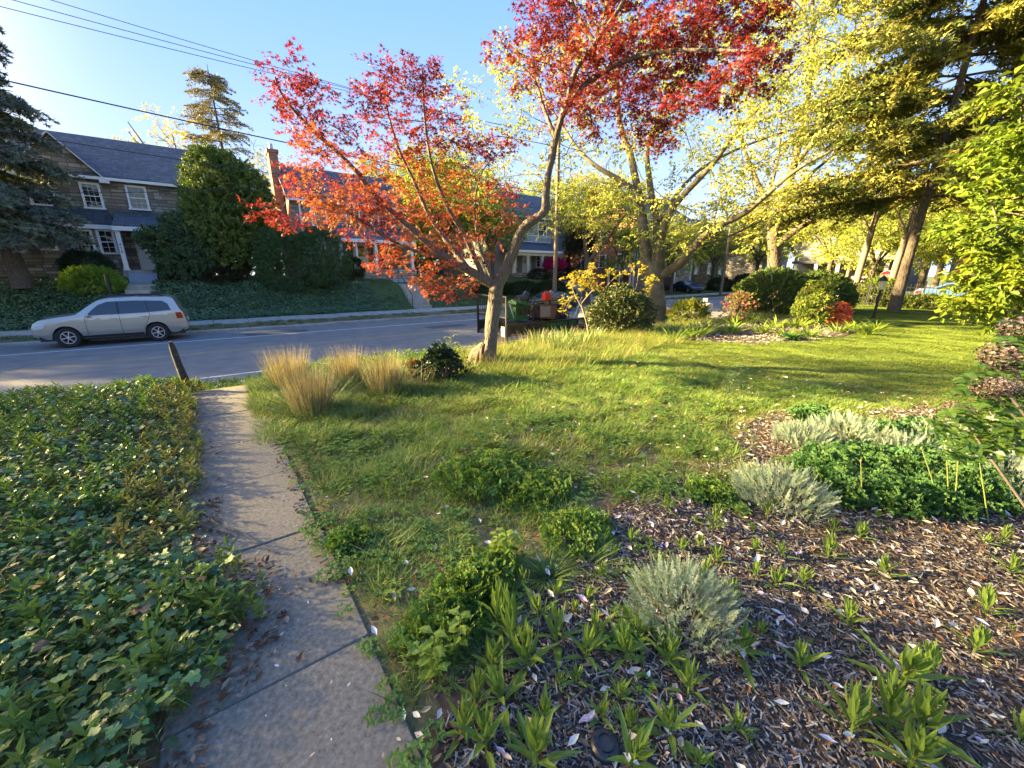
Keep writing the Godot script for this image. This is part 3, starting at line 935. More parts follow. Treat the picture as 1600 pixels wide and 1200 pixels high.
# ---------- street furniture ----------
func build_street() -> void:
	# utility pole and wires
	var pb := Vector3(20.9, 0.2, -23.6)
	var o := thing("utility_pole", "tall weathered wooden utility pole on the verge beside the porch house", "utility pole", pb)
	put("pole", tubem([Vector3(0, -0.2, 0), Vector3(0, 6, 0.02), Vector3(0, 12.8, 0)], [0.17, 0.15, 0.11], 10), M.pole, o)
	put("cross_arm", boxm(Vector3(-0.06, 11.6, -1.2), Vector3(0.06, 11.75, 1.2)), M.pole, o, Vector3(0.16, 0, 0))
	for z in [-1.1, -0.5, 0.5, 1.1]:
		var b := MB.new()
		b.lathe([Vector2(0.0, 0.16), Vector2(0.05, 0.14), Vector2(0.03, 0.08), Vector2(0.06, 0.05), Vector2(0.02, 0.0)], 8)
		put("insulator", b.mesh(), M.steel, o, Vector3(0.16, 11.75, z))
	# wires: from points out of the picture on the near left to the pole
	var wires := [
		["upper bare power line crossing the sky towards the utility pole", on_v(80, 0, 24.3), Vector3(21.06, 12.0, -24.3), 0.012],
		["middle bare power line crossing the sky towards the utility pole", on_v(20, 0, 23.6), Vector3(21.0, 11.9, -23.2), 0.012],
		["lower bare power line crossing the sky towards the utility pole", on_v(0, 10, 22.9), Vector3(21.06, 11.9, -22.9), 0.012],
		["thick black cable slung from beyond the spruce past the stone house roof", on_v(0, 124, 23.6), Vector3(20.9, 8.3, -23.6), 0.026],
		["thin service cable hanging in front of the stone house upper windows", on_v(0, 300, 24.5), on_v(470, 285, 24.5), 0.014],
		["thin telephone cable sagging across the slate roof", on_v(0, 205, 24.2), Vector3(20.9, 7.3, -23.8), 0.016]]
	for w in wires:
		var a: Vector3 = w[1]
		var e: Vector3 = w[2]
		var back := a + (a - e) * 0.6
		var pts := []
		for i in 33:
			var t := i / 32.0
			pts.append(back.lerp(e, t) - Vector3(0, 0.5 * 4.0 * t * (1.0 - t) - 0.5 * 4.0 * 0.375 * 0.625 * (1.0 - absf(t - 0.375) / 0.625), 0))
		var at: Vector3 = pts[0]
		for i in pts.size():
			pts[i] -= at
		var rad := []
		rad.resize(33)
		rad.fill(w[3])
		var m := put("power_line", tubem(pts, rad, 5), M.black, self, at)
		tag(m, w[0], "power line")
	# street lamp
	var lb := Vector3(46.8, 0.2, -23.6)
	o = thing("street_lamp", "street lamp with wooden pole and long pale bracket arm over the road", "street lamp", lb)
	put("pole", tubem([Vector3(0, -0.2, 0), Vector3(0.1, 4, 0), Vector3(0.15, 8.3, 0)], [0.17, 0.15, 0.12], 10), M.pole, o)
	put("bracket", tubem(smooth_line([Vector3(0.15, 6.9, 0), Vector3(1.2, 7.6, 0.6), Vector3(2.6, 7.95, 1.2), Vector3(4.0, 8.0, 1.8)], 4), [0.05, 0.05, 0.05, 0.05, 0.05, 0.05, 0.05, 0.05, 0.05, 0.05, 0.05, 0.05, 0.05], 6), M.steel, o)
	put("brace", tubem([Vector3(0.15, 7.75, 0), Vector3(2.0, 7.85, 0.95)], [0.03, 0.03], 5), M.steel, o)
	var lh := MB.new()
	lh.ball(Vector3.ZERO, Vector3(0.42, 0.11, 0.18), 10)
	put("lamp_head", lh.mesh(), M.steel, o, Vector3(4.3, 7.98, 1.95))
	# far poles down the road
	for x in [84.0, 110.0]:
		o = thing("utility_pole", "slim utility pole far down the road", "utility pole", Vector3(x, 0.2, -23.6), 0.0, "far utility poles")
		put("pole", tubem([Vector3(0, -0.2, 0), Vector3(0, 11.5, 0)], [0.17, 0.11], 8), M.pole, o)
	o = thing("utility_pole", "slim grey utility pole at the side street corner", "utility pole", Vector3(50.0, 0.6, -13.0))
	put("pole", tubem([Vector3(0, -0.2, 0), Vector3(0, 11.5, 0)], [0.17, 0.11], 8), M.pole, o)
	# mailbox by the kerb
	o = thing("mailbox", "roadside mailbox with pale front on a dark wooden post", "mailbox", Vector3(19.9, 0.15, -10.75), 0.35)
	put("post", boxm(Vector3(-0.06, -0.1, -0.06), Vector3(0.06, 1.15, 0.06)), M.post_wood, o)
	var mb := MB.new()
	var prof := []
	for i in 9:
		var a := PI * i / 8.0
		prof.append(Vector2(cos(a) * 0.13, 0.13 + sin(a) * 0.12))
	prof.append(Vector2(-0.13, 0.0))
	prof.append(Vector2(0.13, 0.0))
	for i in prof.size():
		var p: Vector2 = prof[i]
		var q: Vector2 = prof[(i + 1) % prof.size()]
		mb.quad(Vector3(p.x, p.y, -0.28), Vector3(q.x, q.y, -0.28), Vector3(q.x, q.y, 0.28), Vector3(p.x, p.y, 0.28), Vector3(p.x, p.y - 0.1, 0))
	for i in range(1, prof.size() - 1):
		mb.flat(Vector3(prof[0].x, prof[0].y, 0.28), Vector3(prof[i].x, prof[i].y, 0.28), Vector3(prof[i + 1].x, prof[i + 1].y, 0.28), Vector3.BACK)
		mb.flat(Vector3(prof[0].x, prof[0].y, -0.28), Vector3(prof[i].x, prof[i].y, -0.28), Vector3(prof[i + 1].x, prof[i + 1].y, -0.28), Vector3.FORWARD)
	put("box", mb.mesh(), M.cream, o, Vector3(0.26, 0.8, 0.05))
	put("arm", boxm(Vector3(-0.1, 0.72, -0.04), Vector3(0.42, 0.79, 0.04)), M.post_wood, o)
	put("flag", boxm(Vector3(-0.36, 0.62, -0.02), Vector3(-0.08, 0.98, 0.02)), mat_flat(Color(0.42, 0.16, 0.08), 0.7), o)
	put("cap", boxm(Vector3(-0.1, 1.151, -0.1), Vector3(0.1, 1.3, 0.1)), M.cream, o)
	# leaning stake at the end of the path
	o = thing("wooden_stake", "dark split wooden post leaning at the end of the garden path", "post", foot(on_h(294, 611, 1.06)))
	var st := MB.new()
	st.tube([Vector3(0.01, -0.2, 0), Vector3(0.0, 0.15, 0), Vector3(-0.03, 0.42, 0.01), Vector3(-0.055, 0.66, 0.0), Vector3(-0.06, 0.74, 0.0)], [0.055, 0.052, 0.042, 0.034, 0.02], 8, 0.18)
	put("post", st.mesh(), M.post_wood, o)
	o = thing("iron_post", "slim dark iron post at the foot of the stone house steps", "post", Vector3(-4.72, 0.9, -26.6))
	put("post", tubem([Vector3(0, -0.6, 0), Vector3(0, 1.7, 0), Vector3(0, 1.78, 0)], [0.07, 0.065, 0.03], 8), M.iron, o)
	# handrail by the second steps
	o = thing("handrail", "thin black iron handrail beside the concrete steps on the grassy bank", "handrail", Vector3(10.1, 0.3, -26.1))
	put("rail", tubem([Vector3(0, 0.0, 0), Vector3(0, 0.95, 0), Vector3(0, 2.7, -2.4), Vector3(0, 1.75, -2.4)], [0.025, 0.025, 0.025, 0.025], 6), M.iron, o)
	# garden lantern and stop sign
	o = thing("garden_lantern", "black garden lamp post with glass lantern at the edge of the mown lawn", "lamp post", Vector3(19.19, 1.07, -3.95))
	put("pole", tubem([Vector3(0, -0.1, 0), Vector3(0, 0.05, 0), Vector3(0, 0.1, 0), Vector3(0, 1.05, 0)], [0.09, 0.08, 0.045, 0.038], 8), M.iron, o)
	var lan := MB.new()
	lan.lathe([Vector2(0.06, 0.0), Vector2(0.13, 0.30)], 6)
	var lant := put("lantern", lan.mesh(), mat_flat(Color(0.62, 0.56, 0.4), 0.25), o, Vector3(0, 1.05, 0))
	var cap := MB.new()
	cap.lathe([Vector2(0.16, 0.30), Vector2(0.10, 0.40), Vector2(0.0, 0.5)], 6)
	cap.lathe([Vector2(0.0, -0.03), Vector2(0.07, -0.03), Vector2(0.065, 0.0)], 6)
	put("lantern_cap", cap.mesh(), M.iron, lant)
	o = thing("stop_sign", "red octagonal stop sign on a steel post at the side street", "stop sign", Vector3(42.9, 0.72, -8.7), -1.36)
	put("post", boxm(Vector3(-0.03, -0.2, -0.05), Vector3(0.03, 2.1, -0.02)), M.steel, o)
	var oc := MB.new()
	var ow := MB.new()
	for k in 8:
		var a0 := TAU * (k - 0.5) / 8.0
		var a1 := TAU * (k + 0.5) / 8.0
		for e in [[oc, 0.38, 0.004], [ow, 0.41, 0.0]]:
			e[0].flat(Vector3(0, 0, e[2]), Vector3(sin(a0) * e[1], cos(a0) * e[1], e[2]), Vector3(sin(a1) * e[1], cos(a1) * e[1], e[2]), Vector3.BACK)
		ow.quad(Vector3(sin(a0) * 0.41, cos(a0) * 0.41, 0), Vector3(sin(a1) * 0.41, cos(a1) * 0.41, 0), Vector3(sin(a1) * 0.41, cos(a1) * 0.41, -0.015), Vector3(sin(a0) * 0.41, cos(a0) * 0.41, -0.015), Vector3(sin(a0), cos(a0), 0))
		ow.flat(Vector3(0, 0, -0.015), Vector3(sin(a0) * 0.41, cos(a0) * 0.41, -0.015), Vector3(sin(a1) * 0.41, cos(a1) * 0.41, -0.015), Vector3.FORWARD)
	var face := put("border", ow.mesh(), M.white, o, Vector3(0, 1.8, 0.0))
	put("face", oc.mesh(), mat_flat(Color(0.5, 0.02, 0.03), 0.5), face)
	var tx := TextMesh.new()
	tx.text = "STOP"
	tx.font_size = 40
	tx.pixel_size = 0.0062
	tx.depth = 0.004
	put("lettering", tx, M.white, face, Vector3(0, 0, 0.008))
	# iron fence beyond the lawn
	var fence := thing("iron_fence", "low black iron picket fence beyond the mown lawn", "fence", Vector3(27.0, 1.0, -2.0))
	var picket := boxm(Vector3(-0.01, 0.02, -0.01), Vector3(0.01, 1.12, 0.01))
	for i in 110:
		var v := 8.0 - i * 0.13
		put("picket", picket, M.iron, fence, Vector3(27.0, hgt(27.0, v), -v) - fence.position)
	for i in 8:
		var v := 8.0 - i * 2.0
		put("post", boxm(Vector3(-0.03, 0, -0.03), Vector3(0.03, 1.25, 0.03)), M.iron, fence, Vector3(27.0, hgt(27, v), -v) - fence.position + Vector3(0.05, 0, 0))
	for y in [0.2, 1.0]:
		put("rail", boxm(Vector3(0.012, y, -6.0), Vector3(0.03, y + 0.03, 8.3)), M.iron, fence)
	# white utility box post by the fence
	o = thing("white_gate_post", "white painted post with dark bracket beside the clipped boxwood", "post", Vector3(24.4, 1.05, -6.6))
	put("post", boxm(Vector3(-0.09, -0.1, -0.09), Vector3(0.09, 1.1, 0.09)), M.white, o)
	put("cap", boxm(Vector3(-0.12, 1.101, -0.12), Vector3(0.12, 1.16, 0.12)), M.white, o)
	# board fence by the far left yard
	o = thing("board_fence", "weathered brown board fence beside the stone house", "fence", Vector3(-13.5, 2.3, -33.0))
	var bd := boxm(Vector3(0, 0, 0), Vector3(0.14, 1.1, 0.025))
	for i in 16:
		put("board", bd, M.pole, o, Vector3(-2.0 + i * 0.16, 0.02 * (i % 3), 0))
	put("rail", boxm(Vector3(-2.1, 0.25, -0.06), Vector3(0.6, 0.35, -0.002)), M.pole, o)

# ---------- vehicles ----------
# profile: lists of Vector2(x, y) from front (x = 0) to back along the car's length for sill, shoulder and roof line
func lerp_line(l: Array, x: float) -> float:
	for i in l.size() - 1:
		if x <= l[i + 1].x:
			var d: float = l[i + 1].x - l[i].x
			return lerpf(l[i].y, l[i + 1].y, clampf((x - l[i].x) / maxf(d, 0.0001), 0, 1))
	return l[l.size() - 1].y

func car(called: String, label: String, at: Vector3, turn: float, s: Dictionary, paint: Material, group := "") -> Node3D:
	var o := thing(called, label, "car", at, turn, group)
	var len_: float = s.len
	var hw: float = s.hw
	var belt: Array = s.belt
	var top: Array = s.top
	var wheels: Array = s.wheels
	var wr: float = s.wr
	# half width of the body at (x, y)
	var wid := func(x: float, y: float) -> float:
		var t := absf(x / len_ * 2.0 - 1.0)
		var w: float = hw * (1.0 - 0.16 * pow(t, 5.0))
		var yb := lerp_line(belt, x)
		if y > yb:
			w *= 1.0 - 0.30 * pow((y - yb) / 0.75, 1.1)
		elif y < 0.5:
			w *= 1.0 - 0.10 * (0.5 - y) / 0.3
		return w * (1.0 - 0.015 * absf(y - 0.75))
	var low := func(x: float) -> float:
		var y: float = s.sill + 0.14 * pow(absf(x / len_ * 2.0 - 1.0), 10.0)
		for c in wheels:
			var d := absf(x - c)
			var ar := wr + 0.06
			if d < ar:
				y = maxf(y, wr + sqrt(ar * ar - d * d) - 0.0)
		return y
	var b := MB.new()
	var nx := 60
	var ny := 11
	for side in [-1.0, 1.0]:
		for i in nx:
			var x0: float = len_ * i / nx
			var x1: float = len_ * (i + 1) / nx
			for j in ny:
				var p := []
				var nn := []
				for e in [[x0, j], [x1, j], [x1, j + 1], [x0, j + 1]]:
					var lo: float = low.call(e[0])
					var hi := lerp_line(top, e[0])
					var y: float = lerpf(lo, hi, float(e[1]) / ny)
					var w: float = wid.call(e[0], y)
					var dwx: float = (wid.call(minf(e[0] + 0.02, len_), y) - wid.call(maxf(e[0] - 0.02, 0.0), y)) / 0.04
					var dwy: float = (wid.call(e[0], y + 0.02) - wid.call(e[0], y - 0.02)) / 0.04
					p.append(Vector3(e[0] - len_ / 2, y, side * w))
					nn.append(Vector3(-dwx, -dwy, side).normalized())
				b.squad(p[0], p[1], p[2], p[3], nn[0], nn[1], nn[2], nn[3])
	# bonnet, windscreen frame and roof
	for i in nx:
		var x0: float = len_ * i / nx
		var x1: float = len_ * (i + 1) / nx
		var nk := 8
		for k in nk:
			var p := []
			var nn := []
			for e in [[x0, k], [x1, k], [x1, k + 1], [x0, k + 1]]:
				var hi := lerp_line(top, e[0])
				var w: float = wid.call(e[0], hi)
				var u: float = float(e[1]) / nk * 2.0 - 1.0
				var sl := (lerp_line(top, minf(e[0] + 0.04, len_)) - lerp_line(top, maxf(e[0] - 0.04, 0.0))) / 0.08
				p.append(Vector3(e[0] - len_ / 2, hi + 0.05 * (1.0 - u * u), u * w))
				nn.append(Vector3(-sl, 1.0, 0.12 * u).normalized())
			b.squad(p[0], p[1], p[2], p[3], nn[0], nn[1], nn[2], nn[3])
	# nose and tail
	for e in [0.0, len_]:
		var x: float = e
		var lo: float = low.call(x)
		var hi := lerp_line(top, x)
		for j in 6:
			var ya := lerpf(lo, hi, j / 6.0)
			var yb := lerpf(lo, hi, (j + 1) / 6.0)
			var wa: float = wid.call(x, ya)
			var wb: float = wid.call(x, yb)
			b.quad(Vector3(x - len_ / 2, ya, -wa), Vector3(x - len_ / 2, ya, wa), Vector3(x - len_ / 2, yb, wb), Vector3(x - len_ / 2, yb, -wb), Vector3(-1 if e == 0.0 else 1, 0, 0))
	put("body", b.mesh(), paint, o)
	put("underbody", boxm(Vector3(-len_ / 2 + 0.15, s.sill - 0.04, -hw + 0.12), Vector3(len_ / 2 - 0.15, s.sill + 0.3, hw - 0.12)), M.dark, o)
	# a patch lying on the side of the body
	var patch := func(pl: PackedVector2Array, side: float, lift: float) -> ArrayMesh:
		var m := MB.new()
		var tris := Geometry2D.triangulate_polygon(pl)
		for i in range(0, tris.size(), 3):
			var list := [[pl[tris[i]], pl[tris[i + 1]], pl[tris[i + 2]]]]
			for pass_ in 3:
				var next := []
				for t in list:
					var ab: Vector2 = (t[0] + t[1]) / 2
					var bc: Vector2 = (t[1] + t[2]) / 2
					var ca: Vector2 = (t[2] + t[0]) / 2
					next.append_array([[t[0], ab, ca], [ab, t[1], bc], [ca, bc, t[2]], [ab, bc, ca]])
				list = next
			for t in list:
				var q := []
				for c in t:
					q.append(Vector3(c.x - len_ / 2, c.y, side * (wid.call(c.x, c.y) + lift)))
				m.flat(q[0], q[1], q[2], Vector3(0, 0, side))
		return m.mesh()
	for side in [-1.0, 1.0]:
		for w in s.windows:
			put("side_window", patch.call(PackedVector2Array(w), side, 0.010), M.glass, o)
		if s.has("trim"):
			for w in s.trim:
				put("door_trim", patch.call(PackedVector2Array(w), side, 0.012), paint, o)
		if s.has("pillars"):
			for w in s.pillars:
				put("window_pillar", patch.call(PackedVector2Array(w), side, 0.011), M.black, o)
			for w in s.cladding:
				put("sill_cladding", patch.call(PackedVector2Array(w), side, 0.01), M.rubber, o)
		if s.has("seams"):
			for w in s.seams:
				put("door_seam", patch.call(PackedVector2Array(w), side, 0.003), M.dark, o)
		for w in s.handles:
			put("door_handle", boxm(Vector3(w.x - 0.1, w.y - 0.018, -0.02), Vector3(w.x + 0.1, w.y + 0.018, 0.025)), paint, o, Vector3(-len_ / 2, 0, side * (wid.call(w.x, w.y) + 0.01)))
		for w in s.lamps:
			put("headlight" if w[0].x < len_ / 2 else "tail_light", patch.call(PackedVector2Array(w), side, 0.008), s.lamp_mat[0] if w[0].x < len_ / 2 else s.lamp_mat[1], o)
		if s.has("mirror"):
			var mm := MB.new()
			mm.ball(Vector3.ZERO, Vector3(0.07, 0.08, 0.12), 10)
			put("wing_mirror", mm.mesh(), paint, o, Vector3(s.mirror.x - len_ / 2, s.mirror.y, side * (wid.call(s.mirror.x, s.mirror.y) + 0.11)))
		for c in wheels:
			var t := MB.new()
			var ti := Transform3D(Basis(Vector3.RIGHT, PI / 2), Vector3.ZERO)
			t.lathe([Vector2(wr * 0.62, 0.11), Vector2(wr * 0.9, 0.115), Vector2(wr * 0.985, 0.09), Vector2(wr, 0.05), Vector2(wr, -0.05), Vector2(wr * 0.985, -0.09), Vector2(wr * 0.9, -0.115), Vector2(wr * 0.62, -0.11)], 28, ti)
			var ws := put("wheel", t.mesh(), M.rubber, o, Vector3(c - len_ / 2, wr, side * (hw - 0.14)))
			var rim := MB.new()
			rim.lathe([Vector2(wr * 0.63, 0.1), Vector2(wr * 0.56, 0.1), Vector2(wr * 0.54, 0.02)], 24, ti)
			rim.lathe([Vector2(wr * 0.63, -0.1), Vector2(wr * 0.56, -0.1), Vector2(wr * 0.54, -0.02)], 24, ti)
			rim.ball(Vector3(0, 0, side * 0.06), Vector3(wr * 0.16, wr * 0.16, 0.035), 8)
			for k in 6:
				var a := TAU * k / 6.0 + 0.2
				rim.bar(Vector3(cos(a) * wr * 0.1, sin(a) * wr * 0.1, side * 0.06), Vector3(cos(a) * wr * 0.58, sin(a) * wr * 0.58, side * 0.075), wr * 0.22, 0.03)
			put("rim", rim.mesh(), M.alloy, ws)
			var dk := MB.new()
			dk.lathe([Vector2(0.0, 0.0), Vector2(wr * 0.55, 0.0)], 20, ti)
			put("brake_disc", dk.mesh(), M.dark, ws)
	# glass at the front and back
	for w in s.screens:
		var m := MB.new()
		for k in 6:
			var u0 := k / 6.0 * 2.0 - 1.0
			var u1 := (k + 1) / 6.0 * 2.0 - 1.0
			var ya := lerp_line(top, w[0])
			var yb := lerp_line(top, w[1])
			var wa: float = wid.call(w[0], ya) * 0.92
			var wb: float = wid.call(w[1], yb) * 0.92
			var f := func(x: float, y: float, u: float, ww: float) -> Vector3:
				return Vector3(x - len_ / 2, y + 0.05 * (1.0 - u * u * 0.85) + 0.008, u * ww)
			m.quad(f.call(w[0], ya, u0, wa), f.call(w[0], ya, u1, wa), f.call(w[1], yb, u1, wb), f.call(w[1], yb, u0, wb), Vector3.UP)
		put("windscreen" if w[0] < len_ * 0.6 else "rear_window", m.mesh(), M.glass, o)
	return o

func build_vehicles() -> void:
	var head := mat_flat(Color(0.55, 0.56, 0.58), 0.1)
	var tail := mat_flat(Color(0.35, 0.01, 0.012), 0.2)
	var champagne := mat_flat(Color(0.44, 0.41, 0.36), 0.28, 0.6)
	champagne.clearcoat_enabled = true
	champagne.clearcoat = 0.6
	champagne.clearcoat_roughness = 0.08
	var V := func(l: Array) -> Array:
		var r := []
		for i in range(0, l.size(), 2):
			r.append(Vector2(l[i], l[i + 1]))
		return r
	var suv := {"len": 4.69, "hw": 0.915, "sill": 0.30, "wr": 0.36, "wheels": [0.93, 3.645],
		"belt": V.call([0, 0.8, 1.3, 1.02, 4.69, 1.12]),
		"top": V.call([0, 0.74, 0.05, 0.88, 0.25, 1.0, 0.8, 1.09, 1.30, 1.15, 1.66, 1.42, 2.0, 1.64, 2.35, 1.71, 3.2, 1.735, 4.2, 1.71, 4.36, 1.66, 4.52, 1.24, 4.64, 1.04, 4.69, 0.72]),
		"windows": [V.call([1.60, 1.12, 1.74, 1.26, 1.98, 1.47, 2.26, 1.58, 2.52, 1.59, 2.52, 1.13]), V.call([2.6, 1.13, 2.6, 1.59, 3.1, 1.60, 3.42, 1.59, 3.48, 1.15]), V.call([3.53, 1.16, 3.47, 1.59, 4.0, 1.56, 4.16, 1.45, 4.24, 1.2])],
		"pillars": [V.call([2.525, 1.13, 2.525, 1.59, 2.595, 1.59, 2.595, 1.13]), V.call([3.485, 1.15, 3.425, 1.59, 3.465, 1.59, 3.525, 1.16])], "cladding": [V.call([1.36, 0.31, 1.36, 0.40, 3.2, 0.40, 3.2, 0.31])],
		"seams": [V.call([1.52, 0.42, 1.53, 1.05, 1.545, 1.05, 1.535, 0.42]), V.call([2.55, 0.38, 2.55, 1.1, 2.565, 1.1, 2.565, 0.38]), V.call([3.28, 0.6, 3.46, 0.95, 3.52, 1.13, 3.535, 1.13, 3.475, 0.95, 3.295, 0.6])],
		"trim": [V.call([1.55, 0.56, 1.55, 0.66, 2.54, 0.67, 2.54, 0.57]), V.call([2.58, 0.57, 2.58, 0.67, 3.24, 0.67, 3.2, 0.57])],
		"handles": V.call([2.38, 0.98, 3.32, 1.0]), "mirror": Vector2(1.66, 1.12),
		"lamps": [V.call([0.03, 0.68, 0.08, 0.8, 0.3, 0.88, 0.42, 0.86, 0.34, 0.72]), V.call([4.38, 0.86, 4.36, 1.1, 4.56, 1.1, 4.6, 0.86])],
		"lamp_mat": [head, tail], "screens": [[1.36, 2.06]]}
	var o := car("parked_suv", "champagne coloured sport utility car parked by the ivy bank", Vector3(-3.9, 0.004, -22.05), 0.0, suv, champagne)
	o.scale = Vector3(0.93, 1.03, 1.0)
	for s in [-1.0, 1.0]:
		put("roof_rail", tubem([Vector3(-0.35, 1.70, s * 0.56), Vector3(-0.2, 1.78, s * 0.57), Vector3(1.5, 1.79, s * 0.56), Vector3(1.75, 1.73, s * 0.55)], [0.02, 0.022, 0.022, 0.02], 6), M.black, o)
	for x in [0.15, 1.25]:
		put("roof_bar", boxm(Vector3(x - 0.03, 1.80, -0.58), Vector3(x + 0.03, 1.83, 0.58)), M.black, o)
	put("front_bumper", boxm(Vector3(-2.37, 0.36, -0.62), Vector3(-2.3, 0.5, 0.62)), M.dark, o)
	put("number_plate", boxm(Vector3(2.3, 0.72, -0.16), Vector3(2.36, 0.84, 0.16)), M.cream, o)
	# other cars
	var sedan := {"len": 4.5, "hw": 0.88, "sill": 0.26, "wr": 0.33, "wheels": [0.88, 3.55],
		"belt": V.call([0, 0.7, 1.3, 0.92, 4.5, 0.98]),
		"top": V.call([0, 0.55, 0.1, 0.7, 0.7, 0.86, 1.35, 0.95, 1.75, 1.18, 2.15, 1.38, 2.6, 1.43, 3.1, 1.38, 3.7, 1.06, 4.3, 0.98, 4.44, 0.85, 4.5, 0.6]),
		"windows": [V.call([1.65, 0.97, 2.0, 1.22, 2.2, 1.32, 2.55, 1.34, 2.55, 0.98]), V.call([2.62, 0.98, 2.62, 1.34, 3.0, 1.31, 3.5, 1.05, 3.45, 0.99])],
		"handles": V.call([2.35, 0.84, 3.3, 0.86]), "mirror": Vector2(1.7, 0.98),
		"lamps": [V.call([0.06, 0.55, 0.1, 0.66, 0.4, 0.72, 0.42, 0.62]), V.call([4.1, 0.72, 4.12, 0.88, 4.4, 0.86, 4.42, 0.72])],
		"lamp_mat": [head, tail], "screens": [[1.36, 2.1], [3.12, 3.7]]}
	var coat := func(c: Color, metal := 0.2) -> StandardMaterial3D:
		var m := mat_flat(c, 0.3, metal)
		m.clearcoat_enabled = true
		m.clearcoat = 0.7
		m.clearcoat_roughness = 0.06
		return m
	car("parked_sedan", "dark green car parked across the road beyond the loaded trailer", Vector3(19.0, 0.004, -22.05), 0.0, sedan, coat.call(Color(0.012, 0.022, 0.016)))
	car("parked_sedan", "navy blue car on the driveway of the brick and stone house", Vector3(47.4, 0.38, -28.2), 1.15, sedan, coat.call(Color(0.02, 0.04, 0.09)))
	car("parked_sedan", "white car waiting in the side street behind the clipped boxwood", Vector3(37.6, 0.74, -8.5), 1.5, sedan, coat.call(Color(0.6, 0.62, 0.66), 0.0))
	car("parked_sedan", "blue car in the side street behind the iron fence", Vector3(37.0, 0.74, -3.6), 1.57, sedan, coat.call(Color(0.06, 0.13, 0.3), 0.2))
	car("parked_sedan", "white car in the side street beyond the dark red maple", Vector3(36.6, 0.74, 1.4), 1.57, sedan, coat.call(Color(0.6, 0.62, 0.7), 0.0))
	car("parked_sedan", "pale car parked behind the stone house fence", Vector3(-14.5, 2.62, -39.0), 0.3, sedan, coat.call(Color(0.55, 0.57, 0.6), 0.0))
	# pick-up in front of the trailer
	var pick := {"len": 5.2, "hw": 0.92, "sill": 0.42, "wr": 0.38, "wheels": [0.95, 4.15],
		"belt": V.call([0, 0.9, 1.5, 1.1, 5.2, 1.1]),
		"top": V.call([0, 0.8, 0.08, 0.98, 0.9, 1.1, 1.4, 1.14, 1.85, 1.5, 2.1, 1.68, 3.0, 1.7, 3.25, 1.6, 3.3, 1.12, 5.14, 1.1, 5.2, 0.7]),
		"windows": [V.call([1.75, 1.15, 2.0, 1.4, 2.2, 1.56, 2.6, 1.58, 2.6, 1.15]), V.call([2.66, 1.15, 2.66, 1.58, 3.05, 1.57, 3.12, 1.15])],
		"handles": V.call([2.45, 1.0]), "mirror": Vector2(1.8, 1.15),
		"lamps": [V.call([0.04, 0.75, 0.06, 0.9, 0.3, 0.95, 0.3, 0.78]), V.call([5.06, 0.75, 5.06, 1.02, 5.18, 1.02, 5.18, 0.75])],
		"lamp_mat": [head, tail], "screens": [[1.45, 2.05], [3.22, 3.29]]}
	car("pickup_truck", "dark green pick-up standing at the kerb in front of the equipment trailer", Vector3(15.7, 0.004, -12.3), PI, pick, coat.call(Color(0.014, 0.03, 0.02)))
	build_trailer()

